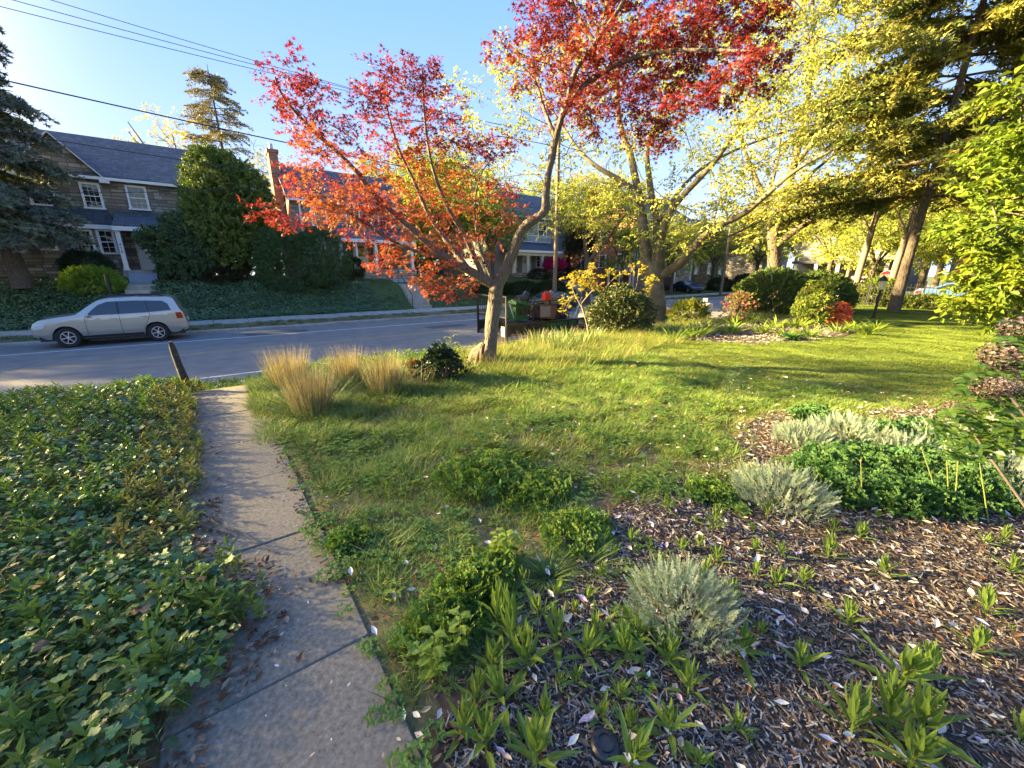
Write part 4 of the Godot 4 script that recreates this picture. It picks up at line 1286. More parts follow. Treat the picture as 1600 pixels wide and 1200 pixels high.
func build_trailer() -> void:
	var o := thing("equipment_trailer", "landscaping trailer with black mesh tail gate and green side rail", "trailer", Vector3(10.2, 0.0, -12.2))
	var L := 2.4
	var W := 0.98
	var green := mat_flat(Color(0.01, 0.085, 0.022), 0.5)
	put("bed", boxm(Vector3(-L, 0.5, -W), Vector3(L, 0.56, W)), M.pole, o)
	for s in [-1.0, 1.0]:
		put("side_rail", boxm(Vector3(-L, 0.88, s * W - 0.03), Vector3(L, 0.94, s * W + 0.03)), M.black, o)
		put("side_board", boxm(Vector3(-L + 0.02, 0.57, s * W - 0.012), Vector3(-0.9, 0.87, s * W + 0.012)), M.dark, o)
		put("sign_board", boxm(Vector3(-0.6, 0.6, s * W - 0.02), Vector3(0.95, 0.86, s * W + 0.02)), green, o)
		for i in 6:
			put("stake", boxm(Vector3(-L + i * 0.955, 0.5, s * (W + 0.035) - 0.02), Vector3(-L + i * 0.955 + 0.05, 0.93, s * (W + 0.035) + 0.02)), M.black, o)
		var t := MB.new()
		var ti := Transform3D(Basis(Vector3.RIGHT, PI / 2), Vector3.ZERO)
		t.lathe([Vector2(0.0, s * 0.08), Vector2(0.18, s * 0.09), Vector2(0.2, s * 0.1), Vector2(0.3, s * 0.1), Vector2(0.33, s * 0.06), Vector2(0.33, -s * 0.06), Vector2(0.3, -s * 0.1)], 20, ti)
		for x in [0.35, 1.05]:
			put("wheel", t.mesh(), M.rubber, o, Vector3(x, 0.33, s * (W + 0.16)))
		put("mudguard", boxm(Vector3(-0.05, 0.7, s * (W + 0.04)) if s > 0 else Vector3(-0.05, 0.7, -W - 0.28), Vector3(1.45, 0.73, W + 0.28) if s > 0 else Vector3(1.45, 0.73, -W - 0.04)), M.black, o)
	# tall tail gate
	var g := MB.new()
	for z in [-W, W]:
		g.box(Vector3(-L - 0.10, 0.42, z - 0.035), Vector3(-L - 0.04, 1.92, z + 0.035))
	for y in [0.45, 1.15, 1.87]:
		g.box(Vector3(-L - 0.095, y, -W + 0.036), Vector3(-L - 0.045, y + 0.05, W - 0.036))
	var gate := put("tail_gate", g.mesh(), M.black, o)
	for i in 14:
		put("mesh_bar", boxm(Vector3(-L - 0.075, 0.5, -W + 0.08 + i * 0.14), Vector3(-L - 0.065, 1.87, -W + 0.088 + i * 0.14)), M.black, gate)
	put("tail_lamp_board", boxm(Vector3(-L - 0.13, 0.5, W - 0.25), Vector3(-L - 0.101, 0.85, W - 0.02)), M.cream, gate)
	put("drawbar", tubem([Vector3(L, 0.5, -0.7), Vector3(L + 0.65, 0.48, 0), Vector3(L, 0.5, 0.7)], [0.05, 0.05, 0.05], 6), M.black, o)
	# what stands on the trailer
	var y0 := 0.565
	var m := thing("green_mower", "green stand-on mower on the trailer beside the tail gate", "lawn mower", o.position + Vector3(-1.25, y0, 0.1))
	var hood := MB.new()
	hood.box(Vector3(-0.35, 0.42, -0.26), Vector3(0.2, 0.92, 0.26))
	hood.tube([Vector3(-0.36, 0.9, 0), Vector3(0.2, 0.86, 0), Vector3(0.34, 0.6, 0)], [0.27, 0.25, 0.16], 12)
	hood.box(Vector3(-0.42, 1.001, -0.36), Vector3(0.1, 1.1, 0.36))
	hood.bar(Vector3(-0.3, 1.05, 0.34), Vector3(0.75, 0.92, 0.34), 0.12, 0.06)
	put("hood", hood.mesh(), green, m)
	for k in 5:
		put("vent_slat", boxm(Vector3(-0.3, 0.62 + k * 0.06, 0.341), Vector3(0.16, 0.64 + k * 0.06, 0.352)), M.black, m)
	put("seat", tubem([Vector3(-0.1, 1.12, 0), Vector3(0.25, 1.16, 0), Vector3(0.38, 1.42, 0)], [0.2, 0.2, 0.12], 10), M.black, m)
	put("roll_bar", tubem([Vector3(0.35, 0.4, -0.42), Vector3(0.4, 1.25, -0.42), Vector3(0.4, 1.25, 0.42), Vector3(0.35, 0.4, 0.42)], [0.028, 0.028, 0.028, 0.028], 6), M.iron, m)
	put("hose", tubem(smooth_line([Vector3(0.2, 0.6, 0.36), Vector3(0.5, 0.9, 0.42), Vector3(0.8, 0.5, 0.4), Vector3(1.0, 0.75, 0.3)], 4), [0.03, 0.03, 0.03, 0.03, 0.03, 0.03, 0.03, 0.03, 0.03, 0.03, 0.03, 0.03, 0.03], 6), M.rubber, m)
	put("grille", boxm(Vector3(-0.2, 0.6, 0.321), Vector3(0.1, 0.9, 0.34)), M.dark, m)
	put("deck", boxm(Vector3(-0.55, 0.14, -0.6), Vector3(0.55, 0.34, 0.6)), M.dark, m)
	for x in [-0.45, 0.45]:
		for z in [-0.5, 0.5]:
			var t := MB.new()
			t.lathe([Vector2(0.0, 0.07), Vector2(0.16, 0.08), Vector2(0.2, 0.05), Vector2(0.2, -0.05), Vector2(0.16, -0.08), Vector2(0.0, -0.07)], 16, Transform3D(Basis(Vector3.RIGHT, PI / 2), Vector3.ZERO))
			put("wheel", t.mesh(), M.rubber, m, Vector3(x, 0.2, z * 1.1))
	put("handle", tubem([Vector3(-0.45, 0.5, -0.25), Vector3(-0.62, 1.0, -0.25), Vector3(-0.62, 1.0, 0.25), Vector3(-0.45, 0.5, 0.25)], [0.02, 0.02, 0.02, 0.02], 6), M.steel, m)
	m = thing("grass_catcher", "faded red grass catcher box on the trailer", "grass catcher", o.position + Vector3(-0.35, y0, 0.35))
	var gc := MB.new()
	gc.box(Vector3(-0.38, 0.42, -0.35), Vector3(0.38, 0.95, 0.35), Transform3D(Basis(Vector3.BACK, -0.12), Vector3.ZERO))
	put("box", gc.mesh(), mat_flat(Color(0.13, 0.05, 0.04), 0.7), m)
	put("lid", boxm(Vector3(-0.36, 0.5, 0.36), Vector3(0.12, 0.9, 0.40)), mat_flat(Color(0.2, 0.17, 0.15), 0.7), m)
	for x in [-0.25, 0.3]:
		put("leg", boxm(Vector3(x - 0.04, 0.0, -0.25), Vector3(x + 0.04, 0.5, 0.25)), M.dark, m)
	m = thing("black_mower", "black push mower with folded handle on the trailer", "lawn mower", o.position + Vector3(0.95, y0, 0.05))
	var bm := MB.new()
	bm.box(Vector3(-0.5, 0.12, -0.45), Vector3(0.5, 0.3, 0.45))
	put("deck", bm.mesh(), M.black, m)
	var en := MB.new()
	en.lathe([Vector2(0.26, 0.3), Vector2(0.28, 0.5), Vector2(0.2, 0.68), Vector2(0.0, 0.7)], 12)
	put("engine", en.mesh(), M.dark, m)
	put("handle", tubem([Vector3(0.4, 0.25, -0.35), Vector3(0.9, 1.15, -0.3), Vector3(0.9, 1.15, 0.3), Vector3(0.4, 0.25, 0.35)], [0.025, 0.025, 0.025, 0.025], 6), M.steel, m)
	put("bag", boxm(Vector3(-0.75, 0.3, -0.3), Vector3(-0.3, 0.75, 0.3)), M.dark, m)
	for x in [-0.4, 0.4]:
		for z in [-0.5, 0.5]:
			var t := MB.new()
			t.lathe([Vector2(0.0, 0.04), Vector2(0.13, 0.05), Vector2(0.15, 0.0), Vector2(0.13, -0.05), Vector2(0.0, -0.04)], 14, Transform3D(Basis(Vector3.RIGHT, PI / 2), Vector3.ZERO))
			put("wheel", t.mesh(), M.rubber, m, Vector3(x, 0.15, z))
	m = thing("leaf_blower_rack", "dark steel rack holding tools behind the red fuel can", "tool rack", o.position + Vector3(0.4, y0, -0.5))
	var rk := MB.new()
	for x in [-0.5, 0.6]:
		rk.box(Vector3(x - 0.03, 0, -0.25), Vector3(x + 0.03, 0.98, -0.19))
	rk.box(Vector3(-0.53, 0.981, -0.35), Vector3(0.75, 1.02, 0.05))
	rk.box(Vector3(-0.469, 0.5, -0.24), Vector3(0.569, 0.55, -0.2))
	put("frame", rk.mesh(), M.black, m)
	put("blower", tubem([Vector3(-0.4, 0.7, -0.1), Vector3(-0.1, 0.8, -0.05), Vector3(0.3, 0.45, 0.0)], [0.14, 0.1, 0.06], 10), M.dark, m)
	var fc := thing("fuel_can", "bright red plastic fuel can on the tool rack", "fuel can", o.position + Vector3(0.72, y0 + 1.02, -0.62))
	var cn := MB.new()
	cn.box(Vector3(-0.17, 0.0, -0.12), Vector3(0.17, 0.26, 0.12))
	cn.box(Vector3(-0.12, 0.2601, -0.09), Vector3(0.12, 0.31, 0.09))
	put("body", cn.mesh(), mat_flat(Color(0.62, 0.03, 0.02), 0.45), fc)
	put("handle", tubem([Vector3(-0.12, 0.30, 0), Vector3(-0.1, 0.38, 0), Vector3(0.1, 0.38, 0), Vector3(0.12, 0.30, 0)], [0.02, 0.02, 0.02, 0.02], 6), mat_flat(Color(0.62, 0.03, 0.02), 0.45), fc)
	put("spout", tubem([Vector3(0.14, 0.3, 0), Vector3(0.26, 0.4, 0)], [0.03, 0.02], 6), mat_flat(Color(0.7, 0.5, 0.05), 0.5), fc)

# ---------- leaves and sprigs ----------
class LB:
	var v := PackedVector3Array()
	var c := PackedColorArray()
	func tri(a: Vector3, b: Vector3, d: Vector3, k: Color) -> void:
		v.append_array([a, b, d])
		c.append_array([k, k, k])
	# a pointed oval leaf from p along dir, face up, folded along the midrib and bent down at the tip
	func leaf(p: Vector3, dir: Vector3, up: Vector3, l: float, w: float, k: Color, fold := 0.25, bend := 0.15, fine := false) -> void:
		var s := dir.cross(up).normalized()
		var n := s.cross(dir).normalized()
		var m := p + dir * (l * 0.42)
		var tip := p + dir * l - n * (l * bend)
		var a := m + s * (w / 2) + n * (w * fold)
		var b := m - s * (w / 2) + n * (w * fold)
		if not fine:
			tri(p, a, tip, k); tri(p, tip, b, k)
			return
		var q := p + dir * (l * 0.75) - n * (l * bend * 0.45)
		var a2 := q + s * (w * 0.32) + n * (w * fold * 0.6)
		var b2 := q - s * (w * 0.32) + n * (w * fold * 0.6)
		var k2 := Color(k.r * 0.93, k.g * 0.93, k.b * 0.93)
		tri(p, a, m, k); tri(m, a, a2, k); tri(m, a2, q, k); tri(q, a2, tip, k)
		tri(p, m, b, k2); tri(m, b2, b, k2); tri(m, q, b2, k2); tri(q, tip, b2, k2)
	# a lobed leaf: outline points in the plane of dir and side
	func lobed(p: Vector3, dir: Vector3, up: Vector3, size: float, k: Color, out: Array, cup := 0.12) -> void:
		var s := dir.cross(up).normalized()
		var n := s.cross(dir).normalized()
		var pts := []
		for o in out:
			var q: Vector2 = o
			pts.append(p + dir * (q.y * size) + s * (q.x * size) - n * (cup * size * (q.x * q.x * 4.0 + (q.y - 0.4) * (q.y - 0.4))))
		var ctr := p + dir * (0.3 * size)
		for i in pts.size():
			tri(ctr, pts[i], pts[(i + 1) % pts.size()], k)
	func blade(p: Vector3, dir: Vector3, side: Vector3, l: float, w: float, bend: Vector3, k: Color, seg := 2) -> void:
		var a := p + side * (w / 2)
		var b := p - side * (w / 2)
		for i in range(1, seg + 1):
			var t := float(i) / seg
			var q := p + dir * (l * t) + bend * (l * t * t)
			if i == seg:
				tri(a, q, b, k)
			else:
				var ww := w * (1.0 - t * 0.6) / 2
				var a2 := q + side * ww
				var b2 := q - side * ww
				tri(a, a2, b2, k); tri(a, b2, b, k)
				a = a2; b = b2
	func stem(p: Vector3, q: Vector3, r: float, k: Color) -> void:
		var d := (q - p).normalized()
		var s := d.cross(Vector3.UP if absf(d.y) < 0.9 else Vector3.RIGHT).normalized()
		var n := s.cross(d)
		for e in [[s, n], [n, -s], [-s, -n], [-n, s]]:
			tri(p + e[0] * r, q + e[0] * (r * 0.6), q + e[1] * (r * 0.6), k)
			tri(p + e[0] * r, q + e[1] * (r * 0.6), p + e[1] * r, k)
	func mesh() -> ArrayMesh:
		var a := []
		a.resize(Mesh.ARRAY_MAX)
		a[Mesh.ARRAY_VERTEX] = v
		a[Mesh.ARRAY_COLOR] = c
		var m := ArrayMesh.new()
		m.add_surface_from_arrays(Mesh.PRIMITIVE_TRIANGLES, a)
		return m

func gk(j := 0.2) -> Color:
	var k := rr(1.0 - j, 1.0 + j)
	return Color(k * rr(0.95, 1.05), k, k * rr(0.9, 1.1))

var maple_outline := []
var ivy_outline := []

func outlines() -> void:
	for a in [[-2.2, 0.22], [-1.7, 0.66], [-1.2, 0.24], [-0.8, 0.88], [-0.4, 0.3], [0.0, 1.0], [0.4, 0.3], [0.8, 0.88], [1.2, 0.24], [1.7, 0.66], [2.2, 0.22]]:
		maple_outline.append(Vector2(sin(a[0]) * a[1] * 0.75, 0.3 + cos(a[0]) * a[1] * 0.7))
	for q in [[0, 0.08], [0.2, 0.0], [0.42, 0.14], [0.34, 0.34], [0.5, 0.5], [0.24, 0.6], [0.0, 1.0], [-0.24, 0.6], [-0.5, 0.5], [-0.34, 0.34], [-0.42, 0.14], [-0.2, 0.0]]:
		ivy_outline.append(Vector2(q[0], q[1]))

# a twig tip with n leaves; kind: 0 oval, 1 maple
func sprig(n: int, l: float, w: float, reach: float, kind := 0, droop := 0.3, fold := 0.2) -> ArrayMesh:
	var b := LB.new()
	for i in n:
		var t := float(i + 1) / n
		var az := i * 2.4 + rr(-0.4, 0.4)
		var p := Vector3(rr(-0.2, 0.2), rr(-0.12, 0.12), t) * reach
		var d := Vector3(cos(az), rr(-droop - 0.3, 0.35 - droop), sin(az) * 0.7 + 0.6).normalized()
		var up := (Vector3.UP + rdir() * 0.55).normalized()
		var s := rr(0.75, 1.2)
		if kind == 1:
			b.lobed(p, d, up, l * s, gk(), maple_outline)
		else:
			b.leaf(p, d, up, l * s, w * s, gk(), fold)
	return b.mesh()

# a flat spray of conifer needles about reach long
func needle_spray(reach: float, rows: int, nl: float, droop := 0.25, wide := 0.45, nw := 0.012) -> ArrayMesh:
	var b := LB.new()
	b.stem(Vector3.ZERO, Vector3(0, -droop * reach, reach), 0.008, Color(0.6, 0.5, 0.4))
	for i in rows:
		var t := (i + 0.6) / rows
		for s in [-1.0, 1.0]:
			var p := Vector3(0, -droop * reach * t * t, reach * t)
			var l: float = wide * reach * (1.0 - 0.75 * t) * rr(0.7, 1.15)
			var d: Vector3 = Vector3(s * rr(0.7, 1.0), rr(-0.35, 0.15), rr(0.4, 0.9)).normalized()
			var e := p + d * l
			var k := gk(0.25)
			var m := 3
			for j in m:
				var q := p.lerp(e, (j + 0.5) / m)
				var dd := (d + rdir() * 0.75).normalized()
				var sd := dd.cross(rdir()).normalized() * nw
				b.tri(q - sd, q + sd, q + dd * nl, k)
				dd = (d + rdir() * 0.9).normalized()
				b.tri(q - sd, q + dd * nl, q + sd, k)
	return b.mesh()

# ---------- trees ----------
# leaf clusters: [centre, radii, number of sprigs]; limbs: [points, first radius, last radius]
func tree(called: String, label: String, category: String, limbs: Array, clusters: Array, sp: Array, leafm: Material, pal: Array, barkm: Material, flatness := 0.6, size := 1.0, group := "", twig_r := 0.012, wob := 0.1, weep := 0.0) -> Node3D:
	var base: Vector3 = limbs[0][0][0]
	var o := thing(called, label, category, base, 0.0, group)
	var nodes := []
	for i in limbs.size():
		var raw: Array = limbs[i][0]
		var pts := smooth_line(raw, 4)
		var rad := []
		for k in pts.size():
			var t := float(k) / (pts.size() - 1)
			rad.append(lerpf(limbs[i][1], limbs[i][2], pow(t, 0.8)))
			if i > 0 or k > pts.size() / 2:
				nodes.append(pts[k])
		if i == 0:
			for k in mini(3, pts.size()):
				rad[k] *= [1.45, 1.18, 1.06][k]
		var loc := []
		for p in pts:
			loc.append(p - base)
		put("trunk" if i == 0 else "branch", tubem(loc, rad, 12 if limbs[i][1] > 0.1 else 7, wob), barkm, o)
	# twigs: each cluster hangs on the nearest branch or earlier twig
	var todo := clusters.duplicate()
	var near := []
	for c in todo:
		var best := 1e9
		for nd in nodes:
			best = minf(best, nd.distance_squared_to(c[0]))
		near.append([best, c])
	near.sort_custom(func(a, b): return a[0] < b[0])
	var tw := MB.new()
	var xf := []
	for k in sp.size():
		xf.append([[], []])
	for e in near:
		var c: Array = e[1]
		var ctr: Vector3 = c[0]
		var bd := 1e9
		var from: Vector3 = nodes[0]
		for nd in nodes:
			var d: float = nd.distance_squared_to(ctr) * (1.0 + 0.6 * maxf(0.0, nd.y - ctr.y))
			if d < bd:
				bd = d
				from = nd
		var len_ := from.distance_to(ctr)
		var mid := from.lerp(ctr, 0.5) + rdir() * (0.1 * len_) + Vector3(0, 0.06 * len_, 0)
		var line := smooth_line([from, mid, ctr], 3)
		var tr := clampf(twig_r * (1.0 + len_ * 0.35), twig_r, twig_r * 3.0)
		var rad := []
		var loc := []
		for k in line.size():
			rad.append(lerpf(tr, twig_r * 0.45, float(k) / (line.size() - 1)))
			loc.append(line[k] - base)
			if k > 1:
				nodes.append(line[k])
		tw.tube(loc, rad, 4, 0.0, false)
		var r: Vector3 = c[1]
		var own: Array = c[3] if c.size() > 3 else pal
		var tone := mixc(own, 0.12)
		for q in 3:      # a few finer twigs through the cluster
			var dv := rdir() * r * 0.8
			tw.tube([ctr - base, ctr - base + dv * 0.5 + rdir() * 0.05 * r.x, ctr - base + dv], [twig_r * 0.5, twig_r * 0.4, twig_r * 0.25], 3, 0.0, false)
		for q in c[2]:
			var dv := rdir()
			var p: Vector3 = ctr + dv * r * pow(rng.randf(), 0.45)
			var out := dv * 0.8 + rdir() * 0.6
			out.y = out.y * (1.0 - flatness) - weep
			if out.length() < 0.1:
				out = Vector3.RIGHT
			var z := out.normalized()
			var x := Vector3.UP.cross(z)
			x = Vector3.RIGHT if x.length() < 0.05 else x.normalized()
			var b := Basis(x, z.cross(x), z).rotated(z, rr(-0.5, 0.5)).scaled(Vector3.ONE * (size * rr(0.75, 1.25)))
			var g := rng.randi() % sp.size()
			xf[g][0].append(Transform3D(b, p - base))
			xf[g][1].append(tone.lerp(mixc(own, 0.2), 0.55))
	put("twigs", tw.mesh(), barkm, o).set_meta("kind", "stuff")
	crown("crown", sp, xf, leafm, o)
	return o

# random clusters through the outer part of an ellipsoid
func cloud(c: Vector3, r: Vector3, n: int, cr: float, sprigs: int, lo := 0.35, low_cut := -0.8) -> Array:
	var out := []
	while out.size() < n:
		var d := rdir()
		if d.y < low_cut:
			continue
		var k := lerpf(lo, 1.0, pow(rng.randf(), 0.6)) * (1.0 + 0.12 * noise.get_noise_3d(d.x * 3.0 + c.x, d.y * 3.0, d.z * 3.0))
		var s := rr(0.7, 1.3) * cr
		out.append([c + d * r * k, Vector3(s, s * 0.65, s), sprigs])
	return out

func px_cluster(l: Array, r0: float, dr: float, k: float, flat_ := 0.6) -> Array:      # [px, py, radius in px, sprigs]
	var out := []
	for e in l:
		var rad: float = r0 + rr(-dr, dr) + (e[4] if e.size() > 4 else 0.0)
		var p := at_r(e[0], e[1], rad)
		var q := at_r(e[0] + e[2], e[1], rad)
		var w := p.distance_to(q)
		out.append([p, Vector3(w, w * flat_, w), int(e[3] * k)])
	return out

func limb_px(l: Array, r0: float, r1: float, depth: Array) -> Array:      # a limb traced in the photograph, depth = horizontal distance at its two ends
	var pts := []
	for i in l.size():
		pts.append(at_r(l[i][0], l[i][1], lerpf(depth[0], depth[1], float(i) / (l.size() - 1))))
	return [pts, r0, r1]

func conifer(called: String, label: String, at: Vector3, height: float, first: float, reach: float, sp: Array, pal: Array, droop: float, lean := Vector3.ZERO, trunk_r := 0.3, dens := 1.0, group := "", size := 1.0, top_pow := 0.8) -> Node3D:
	var o := thing(called, label, "tree", at, 0.0, group)
	var tp := []
	var rad := []
	for i in 9:
		var t := i / 8.0
		tp.append(Vector3(0, height * t, 0) + lean * t)
		rad.append(trunk_r * (1.0 - 0.92 * t) * (1.35 if i == 0 else 1.0))
	tp[0] -= Vector3(0, 0.3, 0)
	put("trunk", tubem(tp, rad, 12, 0.06), M.bark, o)
	var br := MB.new()
	var xf := []
	for k in sp.size():
		xf.append([[], []])
	var h := first
	while h < height * 0.985:
		var t := h / height
		var l := reach * pow(1.0 - (h - first) / (height - first), top_pow) * rr(0.75, 1.15) + 0.25
		var n := int(5 * dens) + rng.randi() % 2
		for k in n:
			var az := rr(0, TAU)
			var dirv := Vector3(cos(az), 0, sin(az))
			var ll := l * rr(0.7, 1.12)
			var p0 := Vector3(0, h, 0) + lean * t
			var pts := []
			for i in 6:
				var u := i / 5.0
				pts.append(p0 + dirv * (ll * u) + Vector3(0, ll * (0.12 * u - droop * u * u + 0.10 * u * u * u * u), 0))
			br.tube(pts, [0.045, 0.04, 0.032, 0.024, 0.016, 0.006], 4, 0.0, false)
			var m := int(ll * 5.5 * dens) + 3
			for i in m:
				var u := lerpf(0.15, 1.0, (i + rng.randf()) / m)
				var p: Vector3 = p0 + dirv * (ll * u) + Vector3(0, ll * (0.12 * u - droop * u * u + 0.1 * u * u * u * u), 0)
				var side := dirv.rotated(Vector3.UP, rr(-1.1, 1.1))
				side.y = -droop * 0.7 + rr(-0.25, 0.2)
				side = side.normalized()
				var x := Vector3.UP.cross(side).normalized()
				var b := Basis(x, side.cross(x), side).rotated(side, rr(-0.4, 0.4)).scaled(Vector3.ONE * (size * rr(0.7, 1.25)))
				var g := rng.randi() % sp.size()
				xf[g][0].append(Transform3D(b, p))
				xf[g][1].append(mixc(pal, 0.25))
		h += rr(0.32, 0.5) * clampf(height / 11.0, 0.7, 1.4)
	put("branches", br.mesh(), M.bark_dark, o).set_meta("kind", "stuff")
	crown("crown", sp, xf, M.needle, o)
	return o

# a shrub: blobs = [offset, radii]; sprigs point outwards over the blobs' surfaces, a few layers deep
func shrub(called: String, label: String, category: String, at: Vector3, blobs: Array, sp: Array, n: int, pal: Array, mat: Material, size := 1.0, stems := 5, deep := 0.55, group := "", barkm: Material = null, lift := 0.0) -> Node3D:
	var o := thing(called, label, category, at, 0.0, group)
	var st := MB.new()
	var xf := []
	for k in sp.size():
		xf.append([[], []])
	var area := 0.0
	for b in blobs:
		area += b[1].x * b[1].y + b[1].x * b[1].z
	for b in blobs:
		var c: Vector3 = b[0]
		var r: Vector3 = b[1]
		var m := int(n * (r.x * r.y + r.x * r.z) / area)
		for i in m:
			var d := rdir()
			if d.y < -0.75:
				d.y = -d.y
			var k := lerpf(deep, 1.0, pow(rng.randf(), 0.5)) * (1.0 + 0.14 * noise.get_noise_3d(d.x * 4.0 + at.x, d.y * 4.0 + c.x, d.z * 4.0))
			var p := c + d * r * k
			if p.y < 0.02:
				p.y = rr(0.02, 0.1)
			var z := (d + rdir() * 0.7 + Vector3(0, lift, 0)).normalized()
			var x := Vector3.UP.cross(z)
			x = Vector3.RIGHT if x.length() < 0.05 else x.normalized()
			var g := rng.randi() % sp.size()
			xf[g][0].append(Transform3D(Basis(x, z.cross(x), z).rotated(z, rr(0, TAU)).scaled(Vector3.ONE * (size * rr(0.7, 1.3))), p))
			xf[g][1].append(mixc(pal, 0.25))
		for i in stems:
			var d := rdir()
			d.y = absf(d.y) + 0.3
			var e := c + d.normalized() * r * 0.85
			var s0 := Vector3(c.x * 0.5 + rr(-0.1, 0.1), -0.05, c.z * 0.5 + rr(-0.1, 0.1))
			st.tube([s0, s0.lerp(e, 0.5) + Vector3(0, r.y * 0.1, 0) + rdir() * 0.06, e], [0.025, 0.018, 0.006], 5, 0.0, false)
	if stems > 0:
		put("stems", st.mesh(), barkm if barkm else M.bark_dark, o).set_meta("kind", "stuff")
	crown("foliage", sp, xf, mat, o)
	return o

func build_trees() -> void:
	outlines()
	# --- the red maple by the kerb ---
	var sp_maple := [sprig(7, 0.068, 0.0, 0.16, 1, 0.35), sprig(6, 0.064, 0.0, 0.15, 1, 0.35), sprig(8, 0.06, 0.0, 0.18, 1, 0.35)]
	var limbs := []
	var tb := foot(on_h(764, 568, 1.07))
	limbs.append([[tb - Vector3(0, 0.15, 0), tb + Vector3(0.02, 0.25, 0), at_r(772, 480, 7.0), at_r(778, 440, 7.0)], 0.135, 0.115])
	limbs.append(limb_px([[778, 446], [797, 405], [815, 360], [836, 342], [851, 328], [854, 290], [863, 240], [874, 195], [886, 160], [900, 110], [935, 60], [980, -10], [1010, -110]], 0.10, 0.02, [7.0, 6.4]))
	limbs.append(limb_px([[886, 165], [930, 120], [985, 92], [1040, 80], [1110, 78], [1190, 82]], 0.05, 0.012, [6.7, 6.0]))
	limbs.append(limb_px([[868, 215], [850, 170], [835, 125], [800, 90], [780, 60]], 0.035, 0.01, [6.8, 7.3]))
	limbs.append(limb_px([[930, 70], [900, 20], [880, -40], [850, -100]], 0.04, 0.012, [6.6, 7.2]))
	limbs.append(limb_px([[775, 448], [735, 424], [690, 398], [640, 355], [592, 312], [545, 255], [490, 205], [445, 155], [430, 120]], 0.085, 0.010, [7.0, 6.6]))
	limbs.append(limb_px([[735, 424], [705, 385], [672, 340], [650, 290], [622, 230], [604, 165], [600, 115]], 0.055, 0.010, [6.95, 7.6]))
	limbs.append(limb_px([[755, 432], [727, 370], [700, 325], [676, 262], [664, 190], [660, 110]], 0.05, 0.010, [7.0, 6.4]))
	limbs.append(limb_px([[700, 404], [660, 396], [610, 375], [565, 345], [510, 310], [460, 275]], 0.035, 0.008, [6.95, 6.2]))
	limbs.append(limb_px([[724, 418], [680, 418], [655, 440], [640, 446]], 0.02, 0.005, [6.95, 6.6]))
	limbs.append(limb_px([[770, 440], [748, 380], [742, 320], [755, 265], [795, 225]], 0.03, 0.006, [7.0, 7.6]))
	limbs.append(limb_px([[745, 425], [725, 440], [705, 455], [690, 470]], 0.02, 0.005, [6.98, 6.5]))
	var cl := px_cluster([
		[450, 112, 36, 60], [492, 140, 26, 40], [432, 150, 24, 36], [470, 170, 28, 44], [515, 195, 24, 36], [455, 200, 22, 26], [498, 222, 26, 40], [535, 238, 22, 30], [480, 245, 20, 20], [560, 225, 16, 14],
		[600, 118, 34, 60], [575, 150, 28, 50], [640, 140, 34, 60], [600, 185, 34, 56], [660, 100, 22, 34], [672, 130, 24, 40], [695, 165, 30, 54], [655, 190, 36, 60], [625, 225, 34, 54], [700, 215, 30, 50], [560, 190, 18, 20], [670, 245, 34, 54], [570, 255, 26, 30], [715, 190, 18, 26],
		[452, 262, 16, 18], [470, 288, 26, 40], [500, 300, 32, 54], [540, 290, 30, 46], [590, 290, 32, 46], [640, 290, 34, 50], [690, 285, 34, 50], [735, 265, 28, 40], [768, 232, 24, 34], [800, 216, 20, 24], [740, 225, 20, 26],
		[408, 332, 18, 20], [455, 345, 22, 28], [440, 330, 14, 12], [505, 330, 30, 50], [545, 335, 32, 50], [590, 335, 32, 46], [635, 335, 32, 46], [690, 330, 32, 46], [740, 320, 32, 46], [785, 290, 28, 40], [800, 330, 22, 24], [560, 365, 26, 36], [610, 375, 26, 36], [660, 370, 28, 36], [715, 370, 28, 34], [765, 365, 24, 26], [600, 410, 24, 32], [632, 400, 24, 30], [590, 395, 16, 16], [675, 440, 26, 42], [710, 450, 28, 44], [740, 440, 22, 30], [690, 415, 22, 28], [745, 400, 22, 22], [655, 425, 16, 16], [575, 310, 26, 36],
		[790, 75, 30, 44], [830, 92, 28, 40], [812, 120, 20, 20], [850, 62, 34, 60], [885, 35, 36, 66], [925, 60, 40, 76], [965, 30, 42, 76], [1005, 62, 42, 76], [1050, 32, 42, 76], [1095, 55, 42, 76], [1140, 30, 42, 70], [1190, 40, 34, 50], [1215, 80, 22, 26], [900, 108, 40, 76], [950, 108, 40, 76], [1005, 118, 42, 76], [1055, 108, 42, 76], [1108, 105, 40, 66], [1158, 95, 36, 54], [872, 150, 32, 54], [915, 160, 32, 54], [970, 155, 38, 66], [1025, 175, 38, 64], [1078, 155, 36, 56], [1130, 145, 28, 36], [1180, 122, 24, 26], [930, 198, 22, 30], [990, 205, 26, 34], [1040, 212, 24, 30], [1030, 232, 16, 14], [862, 195, 14, 14], [845, 20, 34, 54], [900, 0, 40, 60], [970, -25, 42, 60], [1050, -25, 42, 60], [1130, -20, 42, 60], [1200, 0, 34, 40], [830, -20, 30, 34], [850, -80, 50, 60], [930, -90, 50, 60], [1020, -90, 50, 60], [1110, -90, 50, 50], [960, -170, 60, 60], [1050, -160, 60, 50], [1190, -60, 40, 36]], 6.7, 0.75, 1.3, 0.5)
	for c in cl:
		if c[0].x < 4.2:
			c[2] = int(c[2] * 0.68)
	for c in cl:      # low sprays over the road: bronze leaves, backlit sun put into their orange
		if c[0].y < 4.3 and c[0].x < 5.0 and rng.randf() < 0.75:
			c.append([Color(0.34, 0.075, 0.045), Color(0.38, 0.115, 0.06), Color(0.30, 0.05, 0.04), Color(0.31, 0.125, 0.06)])
